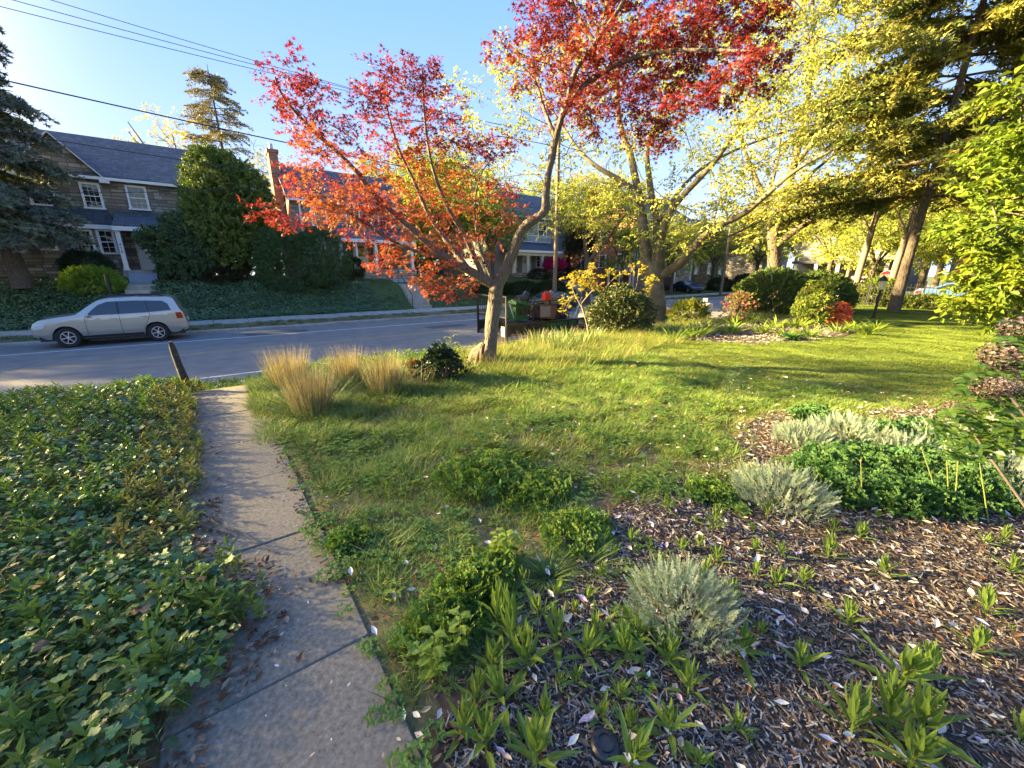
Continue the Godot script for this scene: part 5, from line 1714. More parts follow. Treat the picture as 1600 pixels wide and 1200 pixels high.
	# the same crown carries on behind the limbs
	cl.append_array(px_cluster([[520, 270, 40, 40], [600, 250, 40, 40], [680, 300, 46, 50], [620, 330, 46, 50], [560, 320, 40, 40], [700, 380, 40, 36], [900, 90, 50, 60], [980, 80, 50, 60], [1060, 70, 50, 60], [940, 140, 46, 50], [1020, 150, 46, 50]], 8.3, 0.6, 1.0, 0.5))
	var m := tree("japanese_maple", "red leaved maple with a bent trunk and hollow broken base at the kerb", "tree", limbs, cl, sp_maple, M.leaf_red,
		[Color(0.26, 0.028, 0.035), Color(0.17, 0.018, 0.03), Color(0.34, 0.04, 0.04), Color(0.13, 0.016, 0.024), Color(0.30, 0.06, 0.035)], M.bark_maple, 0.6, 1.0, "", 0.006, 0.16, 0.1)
	# the broken hollow stump at its foot
	var bu := MB.new()
	var lf := Vector3(-0.815, 0, -0.58)
	var fr := Vector3(-0.53, 0, 0.85)
	bu.tube([lf * 0.24 + fr * 0.10 - Vector3(0, 0.1, 0), lf * 0.26 + fr * 0.12 + Vector3(0, 0.14, 0), lf * 0.17 + fr * 0.10 + Vector3(0, 0.34, 0), lf * 0.08 + fr * 0.07 + Vector3(0, 0.52, 0)], [0.20, 0.17, 0.13, 0.05], 11, 0.32)
	bu.tube([lf * 0.40 + fr * 0.04 - Vector3(0, 0.1, 0), lf * 0.38 + fr * 0.05 + Vector3(0, 0.12, 0), lf * 0.30 + fr * 0.05 + Vector3(0, 0.26, 0)], [0.12, 0.10, 0.03], 9, 0.4)
	bu.tube([fr * 0.22 - Vector3(0, 0.1, 0), fr * 0.19 + Vector3(0, 0.3, 0), fr * 0.13 + Vector3(0, 0.62, 0)], [0.13, 0.10, 0.03], 9, 0.3)
	put("broken_stump", bu.mesh(), M.bark_maple, m)
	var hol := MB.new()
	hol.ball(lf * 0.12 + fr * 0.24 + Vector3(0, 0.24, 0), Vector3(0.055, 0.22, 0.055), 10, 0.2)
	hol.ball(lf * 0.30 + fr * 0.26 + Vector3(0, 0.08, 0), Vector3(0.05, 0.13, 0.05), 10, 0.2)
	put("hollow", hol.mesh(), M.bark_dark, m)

	# --- the big street tree with mottled bark ---
	var sp_small := [sprig(7, 0.085, 0.06, 0.26, 0, 0.3), sprig(6, 0.08, 0.06, 0.22, 0, 0.3), sprig(8, 0.09, 0.055, 0.28, 0, 0.3)]
	var pb := on_v(1027, 500, 9.3)
	var R := Vector2(pb.x, pb.z).length()
	pb.y = hgt(pb.x, 9.3)
	limbs = []
	limbs.append([[pb - Vector3(0, 0.3, 0), pb + Vector3(0, 0.6, 0), at_r(1022, 445, R), at_r(1018, 410, R)], 0.36, 0.34])
	limbs.append(limb_px([[1012, 425], [1006, 365], [1000, 320], [988, 255], [968, 190], [962, 120], [950, 50], [945, -60]], 0.24, 0.03, [R, R + 1.5]))
	limbs.append(limb_px([[1000, 315], [982, 290], [935, 262], [905, 235], [878, 195], [850, 150], [830, 90]], 0.13, 0.02, [R, R + 2.5]))
	limbs.append(limb_px([[1030, 425], [1032, 380], [1048, 330], [1082, 290], [1115, 255], [1155, 200], [1205, 150], [1260, 90]], 0.18, 0.02, [R, R - 2.0]))
	limbs.append(limb_px([[1036, 428], [1062, 412], [1086, 384], [1112, 360], [1165, 332], [1205, 298], [1250, 262], [1310, 230]], 0.2, 0.025, [R, R - 2.5]))
	limbs.append(limb_px([[1022, 418], [1026, 350], [1016, 290], [1012, 230], [1035, 170], [1062, 110], [1085, 40], [1090, -60]], 0.16, 0.02, [R, R + 1.0]))
	limbs.append(limb_px([[1030, 345], [1060, 300], [1098, 262], [1160, 230], [1230, 205], [1300, 190]], 0.09, 0.015, [R, R + 2.5]))
	limbs.append(limb_px([[1085, 385], [1125, 375], [1190, 345], [1240, 320]], 0.06, 0.015, [R - 0.5, R - 1.5]))
	limbs.append(limb_px([[985, 292], [940, 285], [890, 270], [850, 262], [810, 250]], 0.05, 0.012, [R, R + 3.0]))
	cl = []
	var shape := [[760, 170, 70], [800, 110, 60], [850, 200, 80], [780, 260, 60], [900, 150, 70], [900, 280, 70], [960, 200, 80], [960, 80, 80], [1000, 20, 90], [1050, 150, 80], [1090, 60, 90], [1120, 200, 80], [1160, 130, 90], [1200, 60, 90], [1220, 200, 80], [1180, 270, 70], [1100, 280, 70], [1040, 260, 70], [1250, 130, 80], [1280, 60, 80], [940, 340, 60], [1010, 340, 60], [1080, 340, 60], [880, 320, 60], [1150, 330, 60], [980, -60, 100], [1100, -60, 100], [1210, -40, 100], [900, 40, 80], [1300, 200, 60]]
	for e in shape:
		for k in 9:
			var a := rr(0, TAU)
			var q := sqrt(rng.randf())
			cl.append_array(px_cluster([[e[0] + cos(a) * e[2] * q, e[1] + sin(a) * e[2] * q, rr(14, 30), 15]], R, 3.2, 1.0, 0.7))
	tree("street_tree", "spreading street tree with mottled bark and sparse pale green spring leaves", "tree", limbs, cl, sp_small, M.leaf,
		[Color(0.42, 0.44, 0.10), Color(0.34, 0.38, 0.08), Color(0.50, 0.48, 0.14), Color(0.26, 0.32, 0.07)], M.bark_plane, 0.4, 1.2, "", 0.013)

	# --- second street tree further along ---
	var p2 := on_v(1214, 445, 9.6)
	R = Vector2(p2.x, p2.z).length()
	p2.y = hgt(p2.x, 9.6)
	limbs = []
	limbs.append([[p2 - Vector3(0, 0.3, 0), p2 + Vector3(0, 1.2, 0), at_r(1210, 400, R), at_r(1208, 365, R)], 0.34, 0.3])
	limbs.append(limb_px([[1208, 375], [1200, 330], [1183, 285], [1165, 240], [1150, 180], [1140, 110]], 0.24, 0.03, [R, R + 2]))
	limbs.append(limb_px([[1210, 370], [1222, 325], [1240, 260], [1255, 190], [1268, 110], [1270, 20], [1265, -60]], 0.28, 0.03, [R, R]))
	limbs.append(limb_px([[1212, 385], [1250, 355], [1300, 325], [1345, 290], [1400, 262], [1450, 250]], 0.2, 0.03, [R, R - 2]))
	limbs.append(limb_px([[1240, 260], [1280, 210], [1310, 150], [1330, 80], [1340, 10]], 0.14, 0.02, [R, R - 2]))
	limbs.append(limb_px([[1225, 315], [1275, 265], [1330, 225], [1390, 195]], 0.12, 0.02, [R, R + 2]))
	limbs.append(limb_px([[1195, 320], [1215, 250], [1220, 180], [1215, 100]], 0.12, 0.02, [R, R + 1]))
	cl = []
	for e in [[1200, 160, 70], [1240, 90, 70], [1290, 40, 70], [1330, 110, 70], [1280, 170, 70], [1340, 200, 60], [1230, 240, 60], [1300, 260, 60], [1370, 250, 50], [1380, 150, 60], [1160, 230, 60], [1190, 60, 60], [1250, 0, 80], [1340, 20, 70], [1390, 60, 60], [1300, 310, 50], [1180, 310, 60], [1240, 330, 50], [1250, -80, 90], [1340, -70, 90]]:
		for k in 9:
			var a := rr(0, TAU)
			var q := sqrt(rng.randf())
			cl.append_array(px_cluster([[e[0] + cos(a) * e[2] * q, e[1] + sin(a) * e[2] * q, rr(12, 26), 13]], R, 4.0, 1.0, 0.7))
	tree("street_tree", "tall street tree with dark ridged trunk rising behind the clipped boxwood", "tree", limbs, cl, sp_small, M.leaf,
		[Color(0.46, 0.45, 0.10), Color(0.36, 0.38, 0.08), Color(0.52, 0.47, 0.14), Color(0.28, 0.31, 0.08)], M.bark, 0.4, 1.6, "", 0.016)

	# --- tree across the road with a low fork ---
	var p3 := on_v(917, 440, 24.0)
	R = Vector2(p3.x, p3.z).length()
	p3.y = 0.2
	limbs = []
	limbs.append([[p3 - Vector3(0, 0.3, 0), p3 + Vector3(0, 1.6, 0), at_r(919, 408, R)], 0.34, 0.3])
	limbs.append(limb_px([[918, 410], [914, 380], [915, 350], [905, 310], [890, 270]], 0.22, 0.03, [R, R]))
	limbs.append(limb_px([[920, 408], [940, 385], [962, 355], [978, 335], [1000, 325], [1020, 310]], 0.18, 0.03, [R, R - 2]))
	limbs.append(limb_px([[962, 358], [968, 335], [960, 300], [950, 260]], 0.1, 0.02, [R, R]))
	cl = cloud(at_r(910, 315, R + 1), Vector3(3.6, 3.2, 3.6), 70, 0.85, 26, 0.2)
	cl.append_array(cloud(at_r(970, 320, R), Vector3(2.8, 2.4, 2.8), 40, 0.8, 24, 0.2))
	tree("verge_tree", "small forked tree in fresh yellow green leaf across the road", "tree", limbs, cl, sp_small, M.leaf,
		[Color(0.33, 0.37, 0.07), Color(0.42, 0.42, 0.09), Color(0.24, 0.3, 0.07)], M.bark, 0.4, 1.8, "", 0.02)

	# --- conifers ---
	var sp_needle := [needle_spray(0.75, 7, 0.13, 0.3, 0.42, 0.022), needle_spray(0.65, 6, 0.12, 0.35, 0.5, 0.022)]
	conifer("blue_spruce", "big grey green spruce with drooping boughs before the stone house", Vector3(-8.0, 2.3, -28.8), 14.6, 2.3, 2.9, sp_needle,
		[Color(0.12, 0.155, 0.125), Color(0.155, 0.185, 0.145), Color(0.2, 0.215, 0.14)], 0.34, Vector3(-0.5, 0, 0), 0.30, 1.4, "", 1.35, 0.75)
	conifer("lawn_spruce", "tall dark green conifer with bare lower trunk on the mown lawn", Vector3(23.5, 1.05, -4.25), 21.0, 4.6, 5.4, sp_needle,
		[Color(0.13, 0.16, 0.035), Color(0.18, 0.19, 0.04), Color(0.25, 0.24, 0.05), Color(0.09, 0.12, 0.03)], 0.25, Vector3(0.3, 0, 0.3), 0.18, 1.1, "", 1.5, 0.6)
	# the broad dark conifer leaning in over the lawn's far corner
	var p4 := Vector3(19.5, 1.07, 4.6)
	conifer("hemlock", "broad conifer with layered olive boughs standing close beyond the hydrangeas", p4, 17.0, 2.6, 6.2, [needle_spray(0.6, 7, 0.10, 0.3, 0.5, 0.02), needle_spray(0.55, 6, 0.095, 0.3, 0.55, 0.02)],
		[Color(0.17, 0.20, 0.035), Color(0.24, 0.25, 0.05), Color(0.12, 0.15, 0.03), Color(0.32, 0.29, 0.06)], 0.30, Vector3.ZERO, 0.3, 1.1, "", 1.2, 0.55)
	conifer("garden_spruce", "lone spire shaped conifer rising behind the roofs", Vector3(1.5, 2.5, -50.0), 18.5, 3.0, 4.0, sp_needle,
		[Color(0.26, 0.23, 0.11), Color(0.32, 0.28, 0.12), Color(0.16, 0.15, 0.08)], 0.1, Vector3.ZERO, 0.3, 0.6, "", 1.5)
	# --- trees behind the houses and down the street ---
	var sp_far := [sprig(10, 0.17, 0.12, 0.55, 0, 0.3), sprig(9, 0.18, 0.12, 0.5, 0, 0.3)]
	var gold := [Color(0.44, 0.38, 0.09), Color(0.52, 0.43, 0.12), Color(0.34, 0.32, 0.08)]
	var lime := [Color(0.28, 0.33, 0.06), Color(0.38, 0.39, 0.07), Color(0.2, 0.26, 0.05)]
	var green := [Color(0.10, 0.16, 0.04), Color(0.14, 0.2, 0.045), Color(0.07, 0.12, 0.035)]
	var rows := [
		["budding_tree", "bare twigged tree in golden bud behind the dark spire conifer", Vector3(-1.5, 2.4, -47.0), 13.0, 4.4, gold, 42, 6],
		["budding_tree", "golden budding tree close behind the brick chimney", Vector3(4.5, 2.4, -49.0), 12.5, 4.6, gold, 55, 7],
		["yard_tree", "yellow green tree filling the gap beyond the chimney house porch", Vector3(16.4, 2.4, -33.5), 10.5, 4.8, lime, 70, 12],
		["yard_tree", "tall lime green tree behind the chimney house", Vector3(16.5, 2.4, -45.0), 12.5, 4.8, lime, 80, 12],
		["yard_tree", "dark green tree between the porch house and the brick house", Vector3(32.6, 2.0, -34.5), 9.0, 3.2, green, 70, 12],
		["yard_tree", "lime green tree behind the porch house", Vector3(29.0, 2.2, -48.0), 14.0, 5.0, lime, 80, 11],
		["yard_tree", "leafy green tree at the corner of the stone front beyond the parked blue car", Vector3(56.5, 0.5, -30.0), 10.0, 4.0, lime, 80, 12],
		["yard_tree", "yellow tree hanging over the road behind the street lamp", Vector3(63.0, 0.5, -27.0), 12.0, 5.0, lime, 90, 12],
		["yard_tree", "dark tree far along the road behind the hedge", Vector3(72.0, 0.5, -25.5), 13.0, 5.5, green, 90, 12],
		["yard_tree", "yellow green tree far along the near side of the road", Vector3(58.0, 0.5, -9.0), 12.0, 4.6, lime, 80, 12],
		["yard_tree", "tall pale green tree standing at the far bend of the road", Vector3(88.0, 0.3, -14.0), 16.0, 7.0, lime, 100, 12],
		["yard_tree", "broad green tree beyond the columned house", Vector3(82.0, 0.6, 2.0), 16.0, 7.5, green, 110, 12],
		["yard_tree", "olive tree beyond the slate blue house", Vector3(70.0, 0.6, 16.0), 15.0, 7.0, lime, 110, 12],
		["yard_tree", "green tree beyond the fence behind the lawn conifer", Vector3(46.0, 0.7, -3.0), 9.5, 3.8, lime, 70, 12],
		["yard_tree", "leafy tree beside the side street behind the dark red maple", Vector3(46.0, 0.7, 5.0), 11.0, 4.6, green, 80, 12],
		["yard_tree", "mid green tree at the end of the side street", Vector3(40.0, 0.7, 16.0), 12.0, 5.0, lime, 90, 12],
		["yard_tree", "green tree far behind the porch house roof", Vector3(48.0, 0.7, -58.0), 17.0, 7.0, lime, 90, 12],
		["yard_tree", "tall green tree far behind the brick and stone house", Vector3(66.0, 0.7, -52.0), 17.0, 7.0, lime, 90, 12],
		["yard_tree", "dark leafy tree beyond the board fence and parked pale car", Vector3(-19.0, 2.4, -44.0), 11.0, 5.0, green, 90, 12]]
	for e in [["yard_tree", "lime green tree on the grassy bank beside the second steps", 19.2, 30.0, 7.5, 3.0], ["yard_tree", "yellow green tree in front of the deck of the brick house", 35.0, 28.6, 8.0, 3.0], ["yard_tree", "lime green tree behind the street lamp across the road", 42.5, 27.3, 8.5, 3.2], ["yard_tree", "pale lime tree filling the view between chimney house and porch house", 20.5, 43.0, 12.5, 5.0]]:
		rows.append([e[0], e[1], Vector3(e[2], hgt(e[2], e[3]), -e[3]), e[4], e[5], lime, 80, 12])
	for i in 17:
		rows.append(["backyard_tree", "dense backyard tree closing the view behind the row of houses", Vector3(-32.0 + i * 9.0, 2.0 if i < 8 else 0.5, -54.0 - 5.0 * (i % 3)), 8.5 + 1.3 * (i % 4), 5.2, lime if i % 2 else green, 80, 12])
	for e in [[47.0, 10.5, 8.5, 3.6], [53.0, 15.5, 10.0, 4.4], [55.0, 7.5, 9.0, 4.2], [50.0, 1.0, 8.5, 3.8], [57.0, 0.0, 10.0, 4.4], [60.0, -8.0, 11.0, 5.0], [52.0, -12.0, 11.0, 5.0], [44.0, -22.0, 11.0, 5.0]]:
		rows.append(["corner_tree", "leafy yellow green tree on the lot across the side street", Vector3(e[0], 0.7, -e[1]), e[2], e[3], lime, 75, 12])
	# large unseen trees, added out of the picture to shade the front garden
	for e in [[-30.5, 28.0, 5.2, 17.5], [-40.0, 29.0, 7.0, 19.0], [-24.0, 28.0, 4.5, 10.0], [-18.5, 28.0, 4.5, 9.5], [-13.5, 28.5, 3.8, 9.0], [-35.0, 24.8, 5.0, 16.0], [-14.0, 8.0, 3.2, 5.6]]:
		rows.append(["added_shade_tree", "large unseen roadside tree added to shade the garden, out past the ivy bed", Vector3(e[0], 1.0, -e[1]), e[3], e[2], [], 0, 0])
	# six kinds are grown once; the others are copies of them, turned and stretched
	var kinds := {}
	var seen := {}
	for e in rows:
		var key := "gold" if e[5] == gold else ("lime" if e[5] == lime else ("shade" if e[5].is_empty() else "green"))
		var n: int = seen.get(key, 0)
		seen[key] = n + 1
		var most: int = {"gold": 1, "lime": 3, "green": 2, "shade": 1}[key]
		var id := key + str(n % most)
		var sc := Vector3(e[4] / 4.4, e[3] / 10.0, e[4] / 4.4)
		var grp: String = {"backyard_tree": "backyard trees behind the houses", "corner_tree": "trees across the side street", "added_shade_tree": "added shade trees up the road"}.get(e[0], "trees of the neighbourhood")
		if not kinds.has(id):
			var at := Vector3.ZERO
			var fork := Vector3(rr(-0.2, 0.2), 3.0, rr(-0.2, 0.2))
			var lm := [[[Vector3(0, -0.3, 0), Vector3(0, 1.5, 0), fork], 0.26, 0.21]]
			for k in 6:
				var a := TAU * k / 6.0 + rr(-0.4, 0.4)
				var tip := fork + Vector3(cos(a) * 3.2, rr(3.2, 6.0), sin(a) * 3.2)
				lm.append([[fork - Vector3(0, 0.2, 0), fork.lerp(tip, 0.5) + Vector3(0, 0.4, 0), tip], 0.14, 0.03])
			var pal: Array = green if key == "shade" else e[5]
			var nc: int = {"gold": 55, "lime": 95, "green": 95, "shade": 76}[key]  # the added shade trees get a thinner crown that lets some sun through
			var ns: int = {"gold": 14, "lime": 24, "green": 24, "shade": 20}[key]
			kinds[id] = tree(e[0], e[1], "tree", lm, cloud(Vector3(0, 6.2, 0), Vector3(4.4, 3.9, 4.4), nc, 1.1, ns, 0.12, -0.97), sp_far, M.leaf, pal, M.bark, 0.4, 0.7 if key == "gold" else 1.0, grp, 0.022)
			kinds[id].transform = Transform3D(Basis(Vector3.UP, rr(0, TAU)).scaled(sc), e[2])
		else:
			var o := dup(kinds[id], e[0], e[1], e[2], 0.0, 1.0, grp)
			o.transform = Transform3D(Basis(Vector3.UP, rr(0, TAU)).scaled(sc), e[2])

func build_shrubs() -> void:
	var sp_fine := [sprig(12, 0.07, 0.03, 0.14, 0, 0.0), sprig(10, 0.07, 0.035, 0.13, 0, 0.0)]
	var sp_feather := [needle_spray(0.45, 6, 0.12, 0.25, 0.45, 0.03), needle_spray(0.4, 6, 0.11, 0.3, 0.5, 0.03)]
	var sp_leafy := [sprig(8, 0.12, 0.05, 0.16, 0, 0.1), sprig(9, 0.11, 0.045, 0.15, 0, 0.1)]
	# across the road
	shrub("cedar_tree", "tall rounded green cedar between the stone house and the chimney house", "tree", Vector3(0.6, 2.3, -30.6), [[Vector3(0, 2.6, 0), Vector3(2.0, 2.8, 1.9)], [Vector3(-0.3, 4.9, 0), Vector3(1.55, 2.3, 1.5)], [Vector3(0.9, 4.1, 0.2), Vector3(1.5, 2.4, 1.4)], [Vector3(-0.9, 3.0, 0.4), Vector3(1.3, 2.0, 1.2)]], sp_feather, 3400, [Color(0.11, 0.18, 0.045), Color(0.15, 0.22, 0.05), Color(0.2, 0.25, 0.055)], M.needle, 1.0, 6, 0.6, "", null, 0.6)
	shrub("juniper", "spreading blue green juniper beside the stone house porch", "shrub", Vector3(-1.9, 2.2, -29.9), [[Vector3(-0.1, 1.1, 0), Vector3(1.1, 1.0, 1.0)], [Vector3(0.7, 1.9, -0.1), Vector3(1.0, 1.5, 0.9)], [Vector3(-0.9, 2.2, 0.2), Vector3(0.7, 0.45, 0.6)], [Vector3(0.2, 2.9, -0.2), Vector3(0.8, 0.6, 0.6)]], sp_feather, 1600, [Color(0.07, 0.14, 0.075), Color(0.10, 0.17, 0.08), Color(0.13, 0.19, 0.07)], M.needle, 0.9, 6, 0.5)
	shrub("yew_bush", "huge dark green yew hanging over the ivy bank", "shrub", Vector3(4.2, 1.7, -28.6), [[Vector3(-0.6, 1.5, 0), Vector3(2.3, 1.9, 1.5)], [Vector3(1.0, 1.9, 0.1), Vector3(1.75, 1.9, 1.4)], [Vector3(-1.4, 2.4, -0.3), Vector3(1.2, 1.3, 1.1)]], sp_fine, 7500, [Color(0.05, 0.10, 0.035), Color(0.07, 0.13, 0.04), Color(0.095, 0.155, 0.04)], M.leaf_gloss, 1.1, 8, 0.6)
	shrub("lime_mound", "low lime green mounded shrub on the ivy bank", "shrub", Vector3(-5.6, 1.7, -28.6), [[Vector3(0, 0.55, 0), Vector3(1.15, 0.7, 0.8)]], sp_fine, 1500, [Color(0.2, 0.33, 0.035), Color(0.26, 0.39, 0.05)], M.leaf, 1.1, 4, 0.6)
	shrub("foundation_bush", "dark round bush below the stone house bay window", "shrub", Vector3(-6.1, 2.3, -30.9), [[Vector3(0, 0.75, 0), Vector3(1.0, 0.8, 0.7)]], sp_fine, 1500, [Color(0.025, 0.05, 0.025), Color(0.035, 0.07, 0.03)], M.leaf_gloss, 1.0, 4, 0.6)
	shrub("foundation_bush", "dark green shrub by the chimney house porch", "shrub", Vector3(7.4, 2.3, -30.2), [[Vector3(0, 0.7, 0), Vector3(0.8, 0.8, 0.6)]], sp_fine, 1000, [Color(0.025, 0.05, 0.02), Color(0.06, 0.10, 0.02)], M.leaf, 1.0, 4, 0.6)
	shrub("foundation_bush", "low red brown shrub in front of the cedar", "shrub", Vector3(-0.3, 2.2, -29.0), [[Vector3(0, 0.35, 0), Vector3(0.9, 0.4, 0.5)]], sp_fine, 500, [Color(0.06, 0.03, 0.025), Color(0.04, 0.05, 0.02)], M.leaf, 1.0, 3, 0.6)
	shrub("azalea", "azalea covered in magenta flowers at the white porch", "shrub", Vector3(27.3, 2.2, -30.9), [[Vector3(0, 1.35, 0), Vector3(1.3, 0.55, 0.9)]], sp_fine, 1400, [Color(0.55, 0.012, 0.14), Color(0.45, 0.01, 0.1)], M.petal, 1.2, 4, 0.6)
	shrub("foundation_bush", "dark hedge shrubs at the foot of the white porch", "shrub", Vector3(25.8, 2.1, -30.6), [[Vector3(-0.8, 0.4, 0), Vector3(1.4, 0.55, 0.6)], [Vector3(2.6, 0.5, 0), Vector3(1.4, 0.7, 0.7)]], sp_fine, 1500, [Color(0.03, 0.05, 0.02), Color(0.06, 0.03, 0.02)], M.leaf, 1.1, 4, 0.6)
	shrub("bank_hedge", "long dark clipped hedge along the top of the far bank", "hedge", Vector3(20.2, 1.0, -27.4), [[Vector3(-2.6, 0.45, 0), Vector3(1.9, 0.6, 0.7)], [Vector3(0.4, 0.4, 0), Vector3(1.9, 0.6, 0.7)], [Vector3(3.6, 0.4, 0), Vector3(2.0, 0.6, 0.7)]], sp_fine, 3000, [Color(0.03, 0.05, 0.02), Color(0.05, 0.07, 0.025)], M.leaf, 1.2, 4, 0.6)
	shrub("holly_tree", "dark purple green holly beside the utility pole", "tree", Vector3(30.5, 2.0, -30.8), [[Vector3(0, 2.2, 0), Vector3(1.6, 2.3, 1.4)], [Vector3(0.5, 4.2, 0), Vector3(1.3, 1.8, 1.2)]], sp_fine, 3600, [Color(0.03, 0.035, 0.02), Color(0.06, 0.04, 0.03), Color(0.04, 0.06, 0.02)], M.leaf, 1.4, 5, 0.5)
	var hedge := shrub("backyard_hedge", "tall dense hedge closing the back yards between the houses", "hedge", Vector3(-24.0, 2.4, -47.0), [[Vector3(-2.4, 1.2, 0), Vector3(2.2, 2.0, 0.9)], [Vector3(0, 1.4, 0), Vector3(2.2, 2.2, 0.9)], [Vector3(2.4, 1.2, 0), Vector3(2.2, 2.0, 0.9)]], [sprig(10, 0.15, 0.1, 0.25, 0, 0.0)], 2200, [Color(0.07, 0.11, 0.03), Color(0.11, 0.15, 0.035)], M.leaf, 1.2, 0, 0.5, "backyard hedges")
	for i in 9:
		dup(hedge, "backyard_hedge", "tall dense hedge closing the back yards between the houses", Vector3(-15.0 + i * 8.4, 2.4 if i < 5 else 0.6, -45.5 - 2.0 * (i % 2)), PI * (i % 2), 1.0 + 0.1 * (i % 3), "backyard hedges")
	for e in [[55.0, 28.0, 2.0, 1.4, "rounded dark shrub beyond the parked blue car"], [58.8, 26.5, 2.2, 1.7, "clipped dark shrub behind the street lamp"], [65.0, 26.0, 3.0, 2.2, "large green shrub at the roadside past the street lamp"]]:
		shrub("roadside_shrub", e[4], "shrub", Vector3(e[0], 0.3, -e[1]), [[Vector3(0, e[3] * 0.5, 0), Vector3(e[2], e[3] * 0.8, e[2] * 0.7)]], sp_fine, 1300, [Color(0.03, 0.055, 0.02), Color(0.05, 0.08, 0.02)], M.leaf, 1.8, 3, 0.6)
	for e in [[59.0, -14.0], [59.0, -18.0]]:
		shrub("azalea", "dark pink azalea at the white columned porch across the side street", "shrub", Vector3(e[0], 0.7, e[1]), [[Vector3(0, 0.6, 0), Vector3(0.9, 0.7, 0.9)]], sp_fine, 500, [Color(0.3, 0.012, 0.06), Color(0.03, 0.05, 0.02)], M.petal, 1.8, 3, 0.6, "azaleas at the columned house")
	# beyond the lawn
	shrub("boxwood", "big clipped boxwood dome sunlit on one side", "shrub", Vector3(19.6, 1.0, -7.2), [[Vector3(-0.5, 0.75, -0.2), Vector3(1.6, 1.0, 1.3)], [Vector3(1.2, 0.7, 0.9), Vector3(1.4, 0.95, 1.2)]], [sprig(12, 0.05, 0.03, 0.1, 0, 0.0)], 7000, [Color(0.08, 0.13, 0.025), Color(0.11, 0.16, 0.03)], M.leaf_gloss, 1.5, 6, 0.75)
	shrub("red_maple_bush", "low dark red lace leaf maple behind the fence", "tree", Vector3(29.0, 0.9, -0.4), [[Vector3(0, 1.2, 0), Vector3(2.2, 1.1, 2.2)], [Vector3(0.4, 2.0, -1.2), Vector3(1.6, 0.8, 1.6)]], [sprig(9, 0.16, 0.05, 0.25, 0, 0.5)], 2600, [Color(0.16, 0.015, 0.015), Color(0.24, 0.035, 0.02), Color(0.10, 0.012, 0.012)], M.leaf_red, 1.2, 7, 0.4)
	shrub("fence_shrub", "sprawling green shrub along the iron fence", "shrub", Vector3(26.2, 1.0, -0.6), [[Vector3(0, 0.25, 0), Vector3(0.7, 0.35, 2.0)], [Vector3(0.2, 0.25, -3.2), Vector3(0.6, 0.35, 1.5)], [Vector3(0.2, 0.35, 3.0), Vector3(0.7, 0.5, 2.0)]], sp_leafy, 2600, [Color(0.06, 0.09, 0.02), Color(0.12, 0.15, 0.03)], M.leaf, 1.1, 4, 0.4)
	shrub("fence_shrub", "lime tinted bush behind the fence near the white post", "shrub", Vector3(28.6, 0.9, -6.0), [[Vector3(0, 0.6, 0), Vector3(0.9, 0.8, 0.9)]], sp_leafy, 700, [Color(0.20, 0.24, 0.03), Color(0.12, 0.18, 0.03)], M.leaf, 1.4, 4, 0.4)
	# trunks among the fence shrubs
	for e in [[30.0, -2.6, "pale trunk of a tree beside the dark red lace leaf maple"], [31.0, -1.2, "twin pale trunk behind the dark red lace leaf maple"], [29.5, -7.2, "slim sunlit trunk behind the white post"], [31.5, -6.1, "leaning sunlit trunk by the side street"]]:
		var b := Vector3(e[0], 0.8, e[1])
		tree("fence_tree", e[2], "tree", [[[b, b + Vector3(0.1, 2.0, 0), b + Vector3(0.2, 4.5, 0.1), b + Vector3(0.1, 8.0, 0.2)], 0.22, 0.1], [[b + Vector3(0.2, 4.5, 0.1), b + Vector3(1.2, 6.5, 0.6)], 0.09, 0.03], [[b + Vector3(0.15, 4.0, 0.1), b + Vector3(-1.0, 6.0, -0.8)], 0.08, 0.03]],
			cloud(b + Vector3(0, 6.6, 0), Vector3(2.4, 2.6, 2.4), 40, 0.6, 10, 0.2), [sprig(10, 0.17, 0.12, 0.5, 0, 0.3)], M.leaf, [Color(0.16, 0.19, 0.03), Color(0.10, 0.13, 0.03)], M.bark_pale, 0.4, 0.8, "trees along the fence", 0.015)
	# rhododendron, yellow shrub and bare shrub
	shrub("rhododendron", "rounded evergreen rhododendron in front of the street tree", "shrub", foot(Vector3(8.9, 0, -7.2)) + Vector3(0, -0.05, 0), [[Vector3(0, 0.62, 0), Vector3(1.0, 0.68, 0.85)], [Vector3(0.3, 0.8, -0.3), Vector3(0.7, 0.6, 0.6)]], [sprig(7, 0.10, 0.035, 0.05, 0, 0.1), sprig(8, 0.095, 0.032, 0.05, 0, 0.1)], 2000, [Color(0.05, 0.075, 0.02), Color(0.075, 0.09, 0.025), Color(0.10, 0.11, 0.04)], M.leaf_gloss, 1.0, 10, 0.55)
	var yb := foot(on_v(920, 520, 8.2))
	var yr := Vector2(yb.x, yb.z).length()
